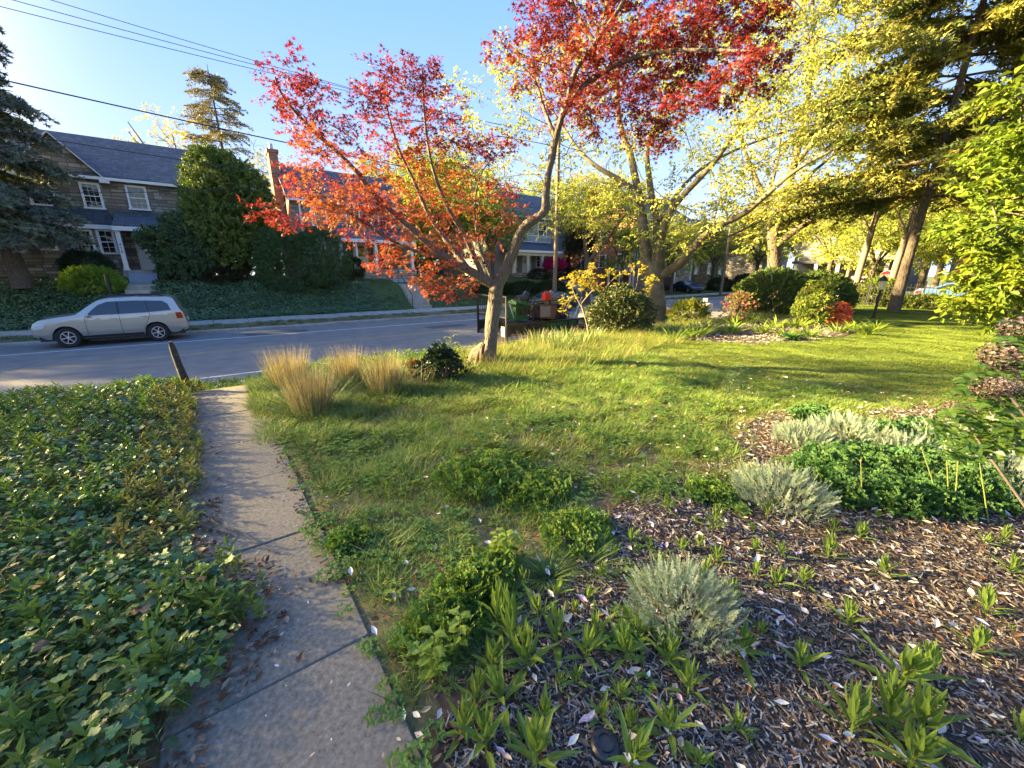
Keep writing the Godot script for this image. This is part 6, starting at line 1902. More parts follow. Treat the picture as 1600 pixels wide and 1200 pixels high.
	tree("golden_shrub", "open shrub with pale stems and bright yellow leaves beside the rhododendron", "shrub", [limb_px([[922, 545], [918, 510], [908, 475]], 0.035, 0.025, [yr, yr]), limb_px([[910, 482], [896, 455], [890, 430]], 0.02, 0.008, [yr, yr]), limb_px([[908, 475], [925, 455], [945, 440]], 0.02, 0.008, [yr, yr]), limb_px([[932, 500], [933, 470], [950, 445], [965, 430]], 0.02, 0.008, [yr, yr + 0.5]), limb_px([[950, 500], [985, 470], [995, 445], [998, 420]], 0.02, 0.008, [yr, yr + 0.5]), limb_px([[940, 520], [960, 470], [965, 450]], 0.02, 0.008, [yr, yr]), limb_px([[985, 470], [1010, 460], [1020, 445]], 0.014, 0.006, [yr, yr + 0.6])],
		px_cluster([[905, 428, 16, 24], [895, 440, 16, 26], [920, 436, 18, 28], [925, 450, 15, 20], [890, 465, 12, 14], [882, 478, 9, 8], [950, 428, 12, 14], [968, 450, 14, 20], [955, 455, 10, 10], [972, 428, 8, 8], [998, 420, 14, 18], [1018, 438, 12, 14], [1010, 455, 7, 5], [998, 466, 6, 4], [925, 420, 10, 10], [880, 490, 6, 4]], yr + 0.2, 0.35, 1.0, 0.6), [sprig(8, 0.09, 0.04, 0.10, 0, 0.1)], M.leaf, [Color(0.50, 0.40, 0.03), Color(0.42, 0.36, 0.04), Color(0.36, 0.34, 0.04)], M.bark_pale, 0.5, 1.0, "", 0.006)
	var bb := foot(on_h(1205, 492, 1.05))
	var br := Vector2(bb.x, bb.z).length()
	tree("bare_shrub", "bare stemmed shrub with pinkish twigs in front of the clipped boxwood", "shrub", [limb_px([[1203, 493], [1206, 460], [1205, 425], [1200, 405]], 0.03, 0.012, [br, br]), limb_px([[1206, 460], [1190, 430], [1172, 412]], 0.012, 0.005, [br, br]), limb_px([[1205, 478], [1222, 445], [1240, 415]], 0.014, 0.005, [br, br]), limb_px([[1212, 495], [1222, 465], [1230, 450]], 0.014, 0.005, [br, br]), limb_px([[1205, 425], [1225, 408], [1245, 398]], 0.012, 0.005, [br, br])],
		px_cluster([[1172, 405, 16, 6], [1195, 395, 16, 6], [1225, 400, 16, 6], [1245, 392, 14, 6], [1240, 430, 14, 4], [1180, 425, 12, 4]], br, 0.4, 1.0, 0.6), [sprig(6, 0.05, 0.03, 0.12, 0, 0.1)], M.leaf, [Color(0.25, 0.28, 0.05)], M.bark_pale, 0.4, 1.0, "", 0.006)
	# the shrub with large lime leaves close by
	var rb := Vector3(4.9, 1.05, 0.9)
	var rcl := []
	for e in [[1590, 200, 30], [1560, 240, 30], [1600, 260, 36], [1540, 290, 24], [1585, 310, 34], [1530, 340, 24], [1560, 360, 30], [1600, 380, 36], [1540, 400, 26], [1520, 430, 26], [1570, 430, 34], [1600, 450, 36], [1550, 465, 28], [1515, 470, 20], [1590, 150, 28], [1640, 300, 60], [1650, 420, 60], [1640, 200, 50], [1570, 500, 20], [1505, 480, 14], [1500, 365, 14], [1490, 355, 10], [1530, 250, 12]]:
		rcl.append_array(px_cluster([[e[0], e[1], e[2], int(e[2] * 1.1)]], 4.7, 0.45, 1.0, 0.7))
	tree("lime_leaved_shrub", "tall shrub with broad bright lime leaves at the edge of the bed", "shrub", [[[rb, rb + Vector3(0.1, 1.0, 0), rb + Vector3(0.1, 2.6, 0.1)], 0.06, 0.02], [[rb + Vector3(0, 0.4, 0), rb + Vector3(-0.5, 1.4, 0), rb + Vector3(-0.6, 2.2, -0.2)], 0.03, 0.01], [[rb + Vector3(0, 0.3, 0), rb + Vector3(0.4, 1.4, 0.5), rb + Vector3(0.5, 3.0, 0.6)], 0.03, 0.01], [[rb + Vector3(0, 0.3, 0), rb + Vector3(-0.3, 0.9, -0.4), rb + Vector3(-0.5, 1.5, -0.6)], 0.03, 0.01]], rcl, [sprig(8, 0.056, 0.032, 0.14, 0, 0.2), sprig(7, 0.06, 0.034, 0.13, 0, 0.2)], M.leaf, [Color(0.16, 0.24, 0.025), Color(0.22, 0.28, 0.03), Color(0.11, 0.18, 0.025)], M.bark_pale, 0.5, 1.0, "", 0.007)

# ---------- garden plants ----------
func blades(n: int, h0: float, h1: float, w: float, rad: float, lean: float, bend: float, pal: Array, seg := 3) -> ArrayMesh:
	var b := LB.new()
	for i in n:
		var a := rr(0, TAU)
		var q := sqrt(rng.randf())
		var out := Vector3(cos(a), 0, sin(a))
		var p := out * (rad * q)
		var dir := (Vector3.UP + out * (lean * q) + rdir() * 0.12).normalized()
		b.blade(p, dir, out.cross(Vector3.UP).rotated(Vector3.UP, rr(-0.8, 0.8)), rr(h0, h1), w * rr(0.7, 1.2), (out * bend * rr(0.4, 1.2) - Vector3(0, bend * 0.5 * rr(0.2, 1.2), 0)), mixc(pal, 0.2), seg)
	return b.mesh()

func shoot(h: float, n: int, l: float, pale: Color, dark: Color) -> ArrayMesh:      # an upright shoot with a rosette of narrow toothed leaves
	var b := LB.new()
	b.stem(Vector3(0, -0.02, 0), Vector3(0, h * 0.85, 0), 0.005, pale)
	for i in n:
		var t := float(i) / n
		var a := i * 2.4 + rr(-0.3, 0.3)
		var out := Vector3(cos(a), 0, sin(a))
		var up := lerpf(0.35, 3.2, pow(t, 0.8))
		var d := (out + Vector3(0, up, 0)).normalized()
		var ll := l * lerpf(1.15, 0.5, t) * rr(0.8, 1.15)
		var k: Color = dark.lerp(pale, rng.randf())
		var g := rr(0.85, 1.15)
		b.leaf(Vector3(0, h * (0.06 + 0.8 * t), 0), d, Vector3.UP if up < 1.5 else out, ll, ll * rr(0.15, 0.2), Color(k.r * g, k.g * g, k.b * g), 0.18, lerpf(0.28, 0.02, t), true)
	return b.mesh()

func build_garden() -> void:
	var tan_ := [Color(0.29, 0.235, 0.135), Color(0.36, 0.30, 0.18), Color(0.22, 0.185, 0.10)]
	var blue_green := [Color(0.07, 0.13, 0.06), Color(0.10, 0.16, 0.08), Color(0.14, 0.2, 0.09)]
	# ornamental grasses by the path
	var gl := [[490, 648, 0.34, "tan ornamental grass clump with arching green blades beside the path end"], [455, 612, 0.34, "ornamental grass clump behind the others at the corner of the path"], [545, 612, 0.26, "smaller ornamental grass clump between two tan ones"], [602, 618, 0.30, "broad upright tan ornamental grass clump next to the dark evergreen"]]
	for e in gl:
		var at := foot(on_h(e[0], e[1], 1.05))
		var o := thing("ornamental_grass", e[3], "grass clump", at - Vector3(0, 0.02, 0), 0.0, "ornamental grasses by the path")
		put("green_blades", blades(320, 0.32, 0.66, 0.007, e[2] * 0.75, 0.8, 0.55, blue_green), M.grass, o)
		put("dry_stems", blades(700, 0.40, 0.72, 0.006, e[2] * 0.6, 0.2, 0.06, tan_, 2), M.grass, o)
		put("dry_base", blades(160, 0.15, 0.38, 0.006, e[2] * 0.7, 0.9, 0.7, tan_), M.grass, o)
	# dark evergreen and the tall weed in it
	shrub("dark_evergreen", "low evergreen with dark glossy whorled leaves before the maple", "shrub", foot(on_h(690, 598, 1.07)), [[Vector3(0, 0.22, 0), Vector3(0.36, 0.26, 0.3)], [Vector3(-0.02, 0.36, 0), Vector3(0.2, 0.2, 0.18)]], [sprig(8, 0.075, 0.026, 0.03, 0, 0.0), sprig(7, 0.07, 0.024, 0.03, 0, 0.0)], 260, [Color(0.018, 0.035, 0.016), Color(0.03, 0.055, 0.02)], M.leaf_gloss, 1.0, 10, 0.4, "", null, 0.5)
	shrub("rust_tinted_shrub", "small shrub tinged rusty red beside the dark evergreen", "shrub", foot(on_h(650, 596, 1.07)), [[Vector3(0, 0.16, 0), Vector3(0.16, 0.16, 0.14)]], [sprig(7, 0.06, 0.02, 0.03, 0, 0.0)], 70, [Color(0.16, 0.05, 0.02), Color(0.10, 0.07, 0.02)], M.leaf, 1.0, 5, 0.4)
	for e in [[703, 580, 0.62, "tall pale green weed shooting up through the dark evergreen"], [720, 588, 0.42, "shorter pale green weed beside the dark evergreen"], [735, 592, 0.36, "yellow green weed close by the maple's broken stump"]]:
		var o := thing("tall_weed", e[3], "weed", foot(on_h(e[0], e[1], 1.07)))
		var b := LB.new()
		for s in 3:
			var lean := Vector3(rr(-0.2, 0.2), 1, rr(-0.2, 0.2))
			b.stem(Vector3.ZERO, lean * e[2], 0.006, Color(0.2, 0.25, 0.06))
			for i in 11:
				var t := (i + 2) / 13.0
				var a := i * 2.4 + s
				b.leaf(lean * (e[2] * t), Vector3(cos(a), 0.5, sin(a)).normalized(), Vector3.UP, 0.16 * rr(0.7, 1.1), 0.03, mixc([Color(0.22, 0.28, 0.04), Color(0.28, 0.32, 0.06)]), 0.2, 0.35, true)
		put("stems_and_leaves", b.mesh(), M.leaf, o)
	# irises and daylilies along the kerb side, lit by the sun
	var iris := [Color(0.13, 0.20, 0.07), Color(0.18, 0.24, 0.09), Color(0.22, 0.27, 0.10)]
	var iris_l := "sword leaved iris clump in the long grass beside the rhododendron"
	for e in [[860, 545], [885, 538], [905, 545], [925, 538], [840, 540], [872, 552]]:
		var o := thing("iris_clump", iris_l, "iris", foot(on_h(e[0], e[1], 1.05)), 0.0, "irises in the long grass")
		put("leaves", blades(60, 0.3, 0.5, 0.024, 0.2, 0.5, 0.15, iris), M.grass, o)
	for e in [[1050, 530, "fresh green daylily clump at the foot of the mottled street tree"], [1085, 528, "daylily clump with blue green leaves past the mottled street tree"], [1105, 520, "blue green iris clump between the daylilies and the lawn bed"]]:
		var o := thing("daylily_clump", e[2], "daylily", foot(on_h(e[0], e[1], 1.05)))
		put("leaves", blades(90, 0.35, 0.6, 0.03, 0.28, 0.9, 0.5, [Color(0.12, 0.2, 0.05), Color(0.2, 0.27, 0.04)]), M.grass, o)
	shrub("yellow_green_mound", "round yellow green shrub behind the daylilies", "shrub", foot(on_h(1075, 505, 1.0)), [[Vector3(0, 0.35, 0), Vector3(0.7, 0.5, 0.6)]], [sprig(9, 0.07, 0.035, 0.1, 0, 0.1)], 700, [Color(0.26, 0.27, 0.03), Color(0.14, 0.2, 0.03)], M.leaf, 1.0, 5, 0.5)
	# the bed on the mown lawn
	var lim := [Color(0.17, 0.25, 0.03), Color(0.24, 0.31, 0.04), Color(0.12, 0.2, 0.03)]
	for e in [[1150, 512], [1172, 505], [1190, 520], [1212, 512], [1228, 526], [1262, 528], [1245, 512], [1310, 520], [1335, 516], [1352, 524], [1325, 505], [1368, 515], [1140, 522]]:
		var o := thing("strap_leaved_lily", "lime green strap leaved lily in the bed on the mown lawn", "lily", foot(on_h(e[0], e[1], 1.07)), rr(0, TAU), "lilies in the lawn bed")
		put("leaves", blades(46, 0.28, 0.5, 0.045, 0.16, 1.0, 0.6, lim), M.grass, o)
	var host := foot(on_h(1238, 532, 1.07))
	var ho := thing("hosta", "deep green broad leaved hosta at the front of the lawn bed", "hosta", host)
	var hb := LB.new()
	for i in 40:
		var a := i * 2.4
		hb.leaf(Vector3.ZERO, Vector3(cos(a), rr(0.3, 1.6), sin(a)).normalized(), Vector3.UP, rr(0.2, 0.36), 0.12, mixc([Color(0.04, 0.13, 0.04), Color(0.06, 0.16, 0.05)]), 0.2, 0.4, true)
	put("leaves", hb.mesh(), M.leaf, ho)
	shrub("orange_azalea", "azalea in vivid orange bloom at the back of the lawn bed", "shrub", foot(on_h(1303, 508, 1.07)), [[Vector3(0, 0.45, 0), Vector3(0.4, 0.22, 0.35)], [Vector3(-0.2, 0.2, 0.1), Vector3(0.35, 0.16, 0.3)]], [sprig(9, 0.07, 0.05, 0.06, 0, 0.0)], 360, [Color(0.72, 0.12, 0.04), Color(0.7, 0.2, 0.08)], M.petal, 1.0, 6, 0.5)
	shrub("green_azalea", "loose light green azalea without flowers in the lawn bed", "shrub", foot(on_h(1268, 505, 1.07)), [[Vector3(0, 0.7, 0), Vector3(0.6, 0.75, 0.5)], [Vector3(-0.7, 0.45, 0.2), Vector3(0.7, 0.5, 0.5)], [Vector3(0.6, 0.4, 0), Vector3(0.5, 0.4, 0.4)]], [sprig(7, 0.09, 0.04, 0.06, 0, 0.1)], 1000, [Color(0.16, 0.21, 0.03), Color(0.10, 0.15, 0.03), Color(0.24, 0.27, 0.05)], M.leaf, 1.0, 9, 0.3)
	shrub("pink_tinged_shrub", "thin shrub with pinkish new growth at the near end of the lawn bed", "shrub", foot(on_h(1150, 505, 1.05)), [[Vector3(0, 0.5, 0), Vector3(0.7, 0.55, 0.5)]], [sprig(6, 0.06, 0.03, 0.08, 0, 0.1)], 260, [Color(0.30, 0.12, 0.09), Color(0.15, 0.18, 0.04)], M.leaf, 1.0, 9, 0.2)
	# blue green weed on the lawn edge
	for e in [[1160, 612, "leafy blue green weed standing at the edge of the mown lawn"], [1135, 622, "shorter leafy blue green weed in the long grass"]]:
		var o := thing("leafy_weed", e[2], "weed", foot(on_h(e[0], e[1], 1.07)))
		var b := LB.new()
		for s in 4:
			var lean := Vector3(rr(-0.35, 0.35), 1, rr(-0.35, 0.35))
			b.stem(Vector3.ZERO, lean * 0.34, 0.005, Color(0.12, 0.18, 0.08))
			for i in 9:
				var a := i * 2.4 + s
				b.leaf(lean * (0.36 * (i + 1) / 9.0), Vector3(cos(a), 0.35, sin(a)).normalized(), Vector3.UP, rr(0.06, 0.11), 0.045, mixc([Color(0.09, 0.15, 0.07), Color(0.13, 0.2, 0.09)]), 0.2, 0.2, true)
		put("stems_and_leaves", b.mesh(), M.leaf, o)
	# silver leaved clumps
	var silver := [Color(0.33, 0.41, 0.34), Color(0.42, 0.50, 0.43), Color(0.24, 0.32, 0.24)]
	var silver_sp := LB.new()
	silver_sp.stem(Vector3.ZERO, Vector3(0, 0, 0.11), 0.0016, Color(0.9, 0.9, 0.8))
	for i in 13:
		var t := (i + 1) / 13.0
		for s in [-1.0, 1.0]:
			silver_sp.leaf(Vector3(0, 0, 0.12 * t), Vector3(s, rr(-0.5, 0.6), 0.9).normalized(), Vector3.UP, 0.026 * (1.25 - t) * rr(0.7, 1.2), 0.006, gk(0.3), 0.1)
	var sm_ := silver_sp.mesh()
	for e in [[1060, 985, 0.21, 0.34, "tall feathery silver green clump standing amid the mulch shoots"], [1215, 790, 0.28, 0.30, "dense silver leaved mound at the corner of the mulch bed"], [1322, 690, 0.34, 0.24, "low silver leaved mound backing the columbines"], [1405, 715, 0.26, 0.22, "thin silver leaved mound among the columbines"], [1470, 700, 0.26, 0.26, "silver leaved mound poking out above the columbines"], [1250, 700, 0.22, 0.2, "small silver leaved mound behind the dense silver one"], [1560, 770, 0.38, 0.36, "broad silver leaved mound below the hydrangea"], [1590, 700, 0.30, 0.30, "silver leaved mound tucked under the dried hydrangea heads"]]:
		var at := foot(on_h(e[0], e[1], 1.07))
		var o := thing("silver_plant", e[4], "plant", at)
		var xf := []
		var cols := []
		for i in 420:
			var a := rr(0, TAU)
			var q := sqrt(rng.randf())
			var out := Vector3(cos(a), 0, sin(a))
			var hh: float = e[3] * sqrt(maxf(0.0, 1.0 - q * q * 0.8)) * pow(rng.randf(), 0.45)
			var z := (Vector3.UP * 1.4 + out * (0.9 * q + 0.15) + rdir() * 0.45).normalized()
			var x := z.cross(rdir()).normalized()
			xf.append(Transform3D(Basis(x, z.cross(x), z).scaled(Vector3.ONE * rr(0.5, 0.95)), out * (q * e[2]) + Vector3(0, hh * 0.8, 0)))
			cols.append(mixc(silver, 0.2))
		copies("leaves", sm_, M.leaf, xf, cols, o)
		put("stems", blades(50, e[3] * 0.5, e[3] * 0.9, 0.006, e[2] * 0.6, 0.6, 0.1, [Color(0.16, 0.16, 0.1)], 2), M.grass, o)
	# columbines
	var col_sp := LB.new()
	for i in 9:
		var a := i * 2.4
		var p := Vector3(rr(-0.06, 0.06), rr(-0.03, 0.03), rr(0.0, 0.1))
		a = rr(0, TAU)
		for j in 3:
			var d := Vector3(cos(a + (j - 1) * 0.9), 0.15, sin(a + (j - 1) * 0.9)).normalized()
			col_sp.leaf(p, d, (Vector3.UP + rdir() * 0.3).normalized(), 0.036, 0.032, gk(0.15), 0.12)
	var cm := col_sp.mesh()
	for e in [[1290, 745, 0.3, 0.24], [1345, 740, 0.32, 0.26], [1400, 750, 0.32, 0.26], [1455, 745, 0.32, 0.26], [1310, 775, 0.26, 0.18], [1380, 785, 0.28, 0.18], [1450, 785, 0.3, 0.2], [1510, 775, 0.3, 0.22], [1500, 720, 0.3, 0.24], [1440, 690, 0.3, 0.22], [1380, 690, 0.3, 0.2], [1270, 660, 0.26, 0.18]]:
		shrub("columbine", "leafy green columbine mound behind the mulch", "columbine", foot(on_h(e[0], e[1], 1.07)), [[Vector3(0, e[3] * 0.3, 0), Vector3(e[2], e[3] * rr(0.35, 0.65), e[2] * 0.8)]], [cm], 420, [Color(0.07, 0.17, 0.055), Color(0.095, 0.21, 0.065), Color(0.13, 0.24, 0.07)], M.leaf, 0.58, 6, 0.1, "columbines in the border", null, 0.6)
	# low green mounds in the lawn and along the path
	for e in [[755, 750, 0.42, 0.16, "wide low green weed mound bulging from the rough lawn"], [835, 770, 0.3, 0.12, "small leaved weed mound on the rough lawn"], [900, 840, 0.24, 0.14, "green cranesbill mound above the mulch edge"], [690, 990, 0.19, 0.12, "green cranesbill beside the path near the lime sapling"], [735, 935, 0.2, 0.14, "leafy cranesbill between the path and the mulch"], [545, 850, 0.12, 0.08, "little weed tuft by the path edge"], [1110, 770, 0.2, 0.10, "small leafy weed where grass meets mulch"], [770, 900, 0.16, 0.12, "low cranesbill at the mulch edge"]]:
		shrub("weed_mound", e[4], "weed", foot(on_h(e[0], e[1], 1.08)), [[Vector3(0, e[3] * 0.2, 0), Vector3(e[2], e[3] * 0.55, e[2] * 0.8)]], [cm], int(e[2] * 1100), [Color(0.13, 0.25, 0.05), Color(0.18, 0.30, 0.055), Color(0.23, 0.33, 0.06)], M.leaf, 0.42, 4, 0.2, "", null, 0.6)
	# fine sedge mound
	for e in [[918, 885, 0.16, "fine bladed sedge mound at the top of the mulch bed"], [855, 905, 0.1, "small sedge tuft at the top of the mulch bed"]]:
		var so := thing("sedge", e[3], "sedge", foot(on_h(e[0], e[1], 1.08)))
		put("blades", blades(260, 0.1, 0.19, 0.004, e[2] * 0.5, 0.9, 0.6, [Color(0.09, 0.17, 0.04), Color(0.14, 0.22, 0.06)]), M.grass, so)
	# saplings with paired leaves
	for e in [[690, 1075, 0.26, "lime green sapling with paired leaves beside the path"], [672, 1060, 0.18, "shorter lime green sapling behind its neighbour by the path"], [715, 1030, 0.22, "lime green sapling leaning over the cranesbill"], [795, 890, 0.26, "lime green sapling at the top of the mulch bed"], [775, 880, 0.2, "shorter lime green sapling at the top of the mulch bed"]]:
		var o := thing("sapling", e[3], "sapling", foot(on_h(e[0], e[1], 1.08)))
		var b := LB.new()
		var lean := Vector3(rr(-0.2, 0.2), 1, rr(-0.2, 0.2))
		b.stem(Vector3.ZERO, lean * e[2], 0.004, Color(0.2, 0.2, 0.08))
		for i in 7:
			for s in [0.0, PI]:
				var a: float = i * 1.2 + s
				b.leaf(lean * (e[2] * (0.25 + 0.75 * (i + 1) / 7.0)), Vector3(cos(a), 0.25, sin(a)).normalized(), Vector3.UP, rr(0.04, 0.065), 0.036, mixc([Color(0.20, 0.30, 0.04), Color(0.26, 0.36, 0.06)]), 0.15, 0.2, true)
		put("stem_and_leaves", b.mesh(), M.leaf, o)
	# upright shoots in the mulch
	var pale := Color(0.22, 0.32, 0.055)
	var deep := Color(0.14, 0.235, 0.06)
	var variants := []
	for i in 5:
		variants.append(shoot([0.15, 0.12, 0.18, 0.09, 0.14][i], [20, 16, 24, 12, 18][i], [0.11, 0.095, 0.12, 0.10, 0.125][i], pale, deep))
	var spots := [[872, 1010], [825, 1045], [935, 1002], [980, 1030], [1045, 1040], [1075, 1085], [1050, 1148], [1155, 1135], [1150, 1018], [1190, 990], [965, 1092], [938, 1120], [983, 1145], [845, 1125], [812, 1150], [873, 1075], [900, 1070], [1000, 915], [1030, 885], [1122, 880], [1182, 905], [1176, 862], [870, 930], [915, 940], [842, 965], [1092, 1195], [980, 1195], [838, 1195], [1176, 832], [1325, 980], [1252, 1045], [1385, 900], [1295, 870], [1342, 842], [1253, 910], [1212, 915], [1402, 1070], [1452, 1065], [1390, 1140], [1436, 1152], [1542, 962], [1522, 1022], [1576, 897], [1562, 852], [1535, 850], [1590, 1160], [1422, 1195], [1206, 842], [1302, 832], [1222, 872], [1370, 812], [1200, 802], [1262, 802], [1422, 795], [1522, 805], [1582, 802], [740, 1105], [765, 1045], [775, 985], [802, 1012], [1095, 860], [1062, 860], [960, 870], [985, 850], [1110, 830], [1150, 800], [720, 1150], [790, 1100], [895, 960], [940, 905], [820, 920], [1005, 1000], [1140, 945], [1100, 905], [1210, 790], [1040, 800], [1085, 815], [760, 1170], [915, 1030], [1330, 1150]]
	for i in spots.size():
		var e: Array = spots[i]
		var o := thing("young_shoot", "young upright leafy shoot growing in the bark mulch", "plant", foot(on_h(e[0], e[1], 1.09)) - Vector3(0, 0.005, 0), rr(0, TAU), "young shoots in the mulch")
		var sunny: bool = e[0] > 1380 and e[1] > 1000
		var mi := put("leaves", variants[2 if sunny else rng.randi() % 5], M.leaf, o)
		mi.scale = Vector3(1, rr(0.75, 1.2), 1) * rr(0.7, 1.4) * (0.8 if e[1] < 900 else 1.0)
		mi.rotation = Vector3(rr(-0.2, 0.2), 0, rr(-0.2, 0.2))
	# seedlings between the shoots
	for i in 70:
		var x := rr(0.5, 5.0)
		var v := rr(-0.7, 1.5)
		if not in_mulch(x, v) or not in_view(x, v):
			continue
		var o := thing("seedling", "tiny green seedling between the shoots in the mulch", "seedling", Vector3(x, hgt(x, v), -v), rr(0, TAU), "seedlings in the mulch")
		put("leaves", variants[3 if i % 2 else 1], M.leaf, o).scale = Vector3(1, rr(0.5, 1.0), 1) * rr(0.3, 0.6)
	# rosettes in the rough lawn
	for i in 64:
		var x := rr(0.5, 4.6)
		var v := rr(1.7, 5.2)
		var o := thing("lawn_weed", "small rosette weed in the rough lawn", "weed", Vector3(x, hgt(x, v), -v), rr(0, TAU), "rosette weeds in the rough lawn")
		put("leaves", variants[i % 5], M.leaf, o).scale = Vector3(1.0, rr(0.5, 1.0), 1.0) * rr(0.45, 0.85)
	# hydrangea with dried heads
	var hy := thing("hydrangea", "hydrangea with fresh heart shaped leaves and dried brown flower heads", "shrub", Vector3(2.9, 1.07, 0.55))
	var hx := []
	var hc := []
	var leaf6 := LB.new()
	for i in 4:
		var a := i * PI / 2
		leaf6.leaf(Vector3.ZERO, Vector3(cos(a), 0.12, sin(a)).normalized(), Vector3.UP, 0.12, 0.09, gk(0.12), 0.15, 0.2, true)
	var l6 := leaf6.mesh()
	for e in [[1540, 640, 60], [1590, 600, 60], [1560, 680, 50], [1500, 660, 40], [1600, 660, 60], [1590, 560, 40], [1535, 600, 30], [1520, 700, 40], [1600, 520, 30]]:
		for k in 60:
			var p := at_r(e[0] + rr(-1, 1) * e[2], e[1] + rr(-1, 1) * e[2] * 0.5, rr(2.5, 3.6))
			if p.y < 1.1:
				continue
			hx.append(Transform3D(Basis(Vector3.UP, rr(0, TAU)).rotated(Vector3.RIGHT, rr(-0.5, 0.5)).rotated(Vector3.BACK, rr(-0.5, 0.5)).scaled(Vector3.ONE * rr(0.2, 0.4)), p - hy.position))
			hc.append(mixc([Color(0.07, 0.16, 0.035), Color(0.10, 0.2, 0.04), Color(0.13, 0.22, 0.04)]))
	copies("leaves", l6, M.leaf, hx, hc, hy)
	var flo := LB.new()
	for i in 420:
		var d := rdir()
		var s := d.cross(rdir()).normalized()
		flo.leaf(d * rr(0.075, 0.115) - s * 0.009, (s + d * rr(-0.5, 0.6)).normalized(), d, 0.026, 0.018, mixc([Color(0.15, 0.105, 0.095), Color(0.22, 0.17, 0.155), Color(0.09, 0.06, 0.055), Color(0.28, 0.23, 0.2)], 0.2), 0.2)
	var fm := flo.mesh()
	for e in [[1574, 556, 2.6, 0.72], [1545, 606, 2.6, 0.5], [1566, 602, 2.5, 0.42], [1597, 514, 2.7, 0.6], [1492, 637, 3.0, 0.42], [1596, 610, 2.7, 0.4]]:
		var p := at_r(e[0], e[1], e[2])
		var h := put("dried_flower_head", fm, M.matte, hy, p - hy.position)
		h.scale = Vector3(1.15, 0.85, 1.15) * e[3]
		var g := Vector3(rr(-0.3, 0.1), 0, rr(-0.25, 0.2))
		put("cane", tubem([g, g.lerp(p - hy.position, 0.5) + Vector3(0.03, 0.02, 0.02), p - hy.position], [0.008, 0.007, 0.005], 5), M.bark_pale, hy)
	# thin flower stalks
	for e in [[1470, 800, 1440, 700, 4.4], [1482, 800, 1478, 690, 4.4], [1490, 805, 1498, 705, 4.4], [1545, 820, 1530, 720, 4.2], [1345, 800, 1345, 720, 4.5]]:
		var a := foot(on_h(e[0], e[1], 1.07))
		var t := at_r(e[2], e[3], Vector2(a.x, a.z).length() + 0.03)
		var o := thing("flower_stalk", "thin leafless yellow green stalk rising from the border", "plant", a, 0.0, "thin stalks in the border")
		put("stem", tubem([Vector3.ZERO, (t - a) * 0.5 + Vector3(0.01, 0, 0), t - a], [0.005, 0.004, 0.003], 5), mat_flat(Color(0.2, 0.24, 0.05), 0.7), o)
		var bd := MB.new()
		bd.ball(Vector3.ZERO, Vector3(0.007, 0.012, 0.007), 6)
		put("bud", bd.mesh(), mat_flat(Color(0.3, 0.24, 0.1), 0.8), o, t - a)
	# dandelion clock
	var dc := thing("dandelion_clock", "white dandelion seed head in the rough lawn", "dandelion", foot(on_h(1118, 712, 1.07)))
	put("stem", tubem([Vector3.ZERO, Vector3(0, 0.06, 0)], [0.002, 0.0018], 5), mat_flat(Color(0.2, 0.26, 0.08), 0.7), dc)
	var db := LB.new()
	for i in 110:
		var d := rdir()
		db.blade(d * 0.004, d, d.cross(rdir()).normalized(), 0.019, 0.003, Vector3.ZERO, Color(0.75, 0.75, 0.72), 1)
	put("seed_head", db.mesh(), M.petal, dc, Vector3(0, 0.075, 0))
	# path light puck
	var pk := thing("path_light", "flat round black garden light half sunk in the mulch", "garden light", foot(on_h(945, 1172, 1.08)))
	var pm := MB.new()
	pm.lathe([Vector2(0.0, 0.045), Vector2(0.042, 0.045), Vector2(0.05, 0.038), Vector2(0.053, 0.0), Vector2(0.06, -0.03)], 28)
	put("housing", pm.mesh(), mat_flat(Color(0.022, 0.024, 0.028), 0.4), pk)
	var ring := MB.new()
	ring.lathe([Vector2(0.030, 0.046), Vector2(0.030, 0.050), Vector2(0.026, 0.050), Vector2(0.026, 0.046)], 24)
	put("ring", ring.mesh(), M.black, pk)
	for k in 3:
		var sc := MB.new()
		sc.lathe([Vector2(0.0, 0.048), Vector2(0.004, 0.048), Vector2(0.004, 0.044)], 8)
		put("screw", sc.mesh(), M.dark, pk, Vector3(cos(k * 2.1) * 0.038, 0, sin(k * 2.1) * 0.038))
	# slate edging stones by the path
	for e in [[432, 640, 0.14, "largest pale slate edging stone beside the path"], [424, 622, 0.11, "middle pale slate edging stone beside the grasses"], [420, 608, 0.10, "small pale slate edging stone at the path end"]]:
		var o := thing("edging_stone", e[3], "stone", foot(on_h(e[0], e[1], 1.09)), rr(0, 3))
		var b := MB.new()
		b.ball(Vector3(0, 0.0, 0), Vector3(e[2], 0.045, e[2] * 0.6), 10, 0.18)
		put("stone", b.mesh(), M.slate, o)
	# twigs fallen on the path
	for e in [[[320, 752], [315, 770], [330, 790]], [[318, 800], [345, 822], [378, 832], [402, 850]], [[310, 818], [330, 825], [370, 838]], [[345, 850], [365, 830]], [[440, 940], [425, 985]]]:
		var pts := []
		for q in e:
			pts.append(on_h(q[0], q[1], 1.10) + Vector3(0, rr(0.0, 0.012), 0))
		pts = smooth_line(pts, 3)
		var at: Vector3 = pts[0]
		var rad := []
		for i in pts.size():
			pts[i] -= at
			rad.append(0.0035)
		tag(put("fallen_twig", tubem(pts, rad, 5), M.bark_pale, self, at), "thin dry twig lying on the garden path beside the ivy", "twig", "twigs on the path")

# ---------- ground cover ----------
func near_count(d: float, most: float, fall: float) -> float:
	return most / (1.0 + pow(d / fall, 2.0))

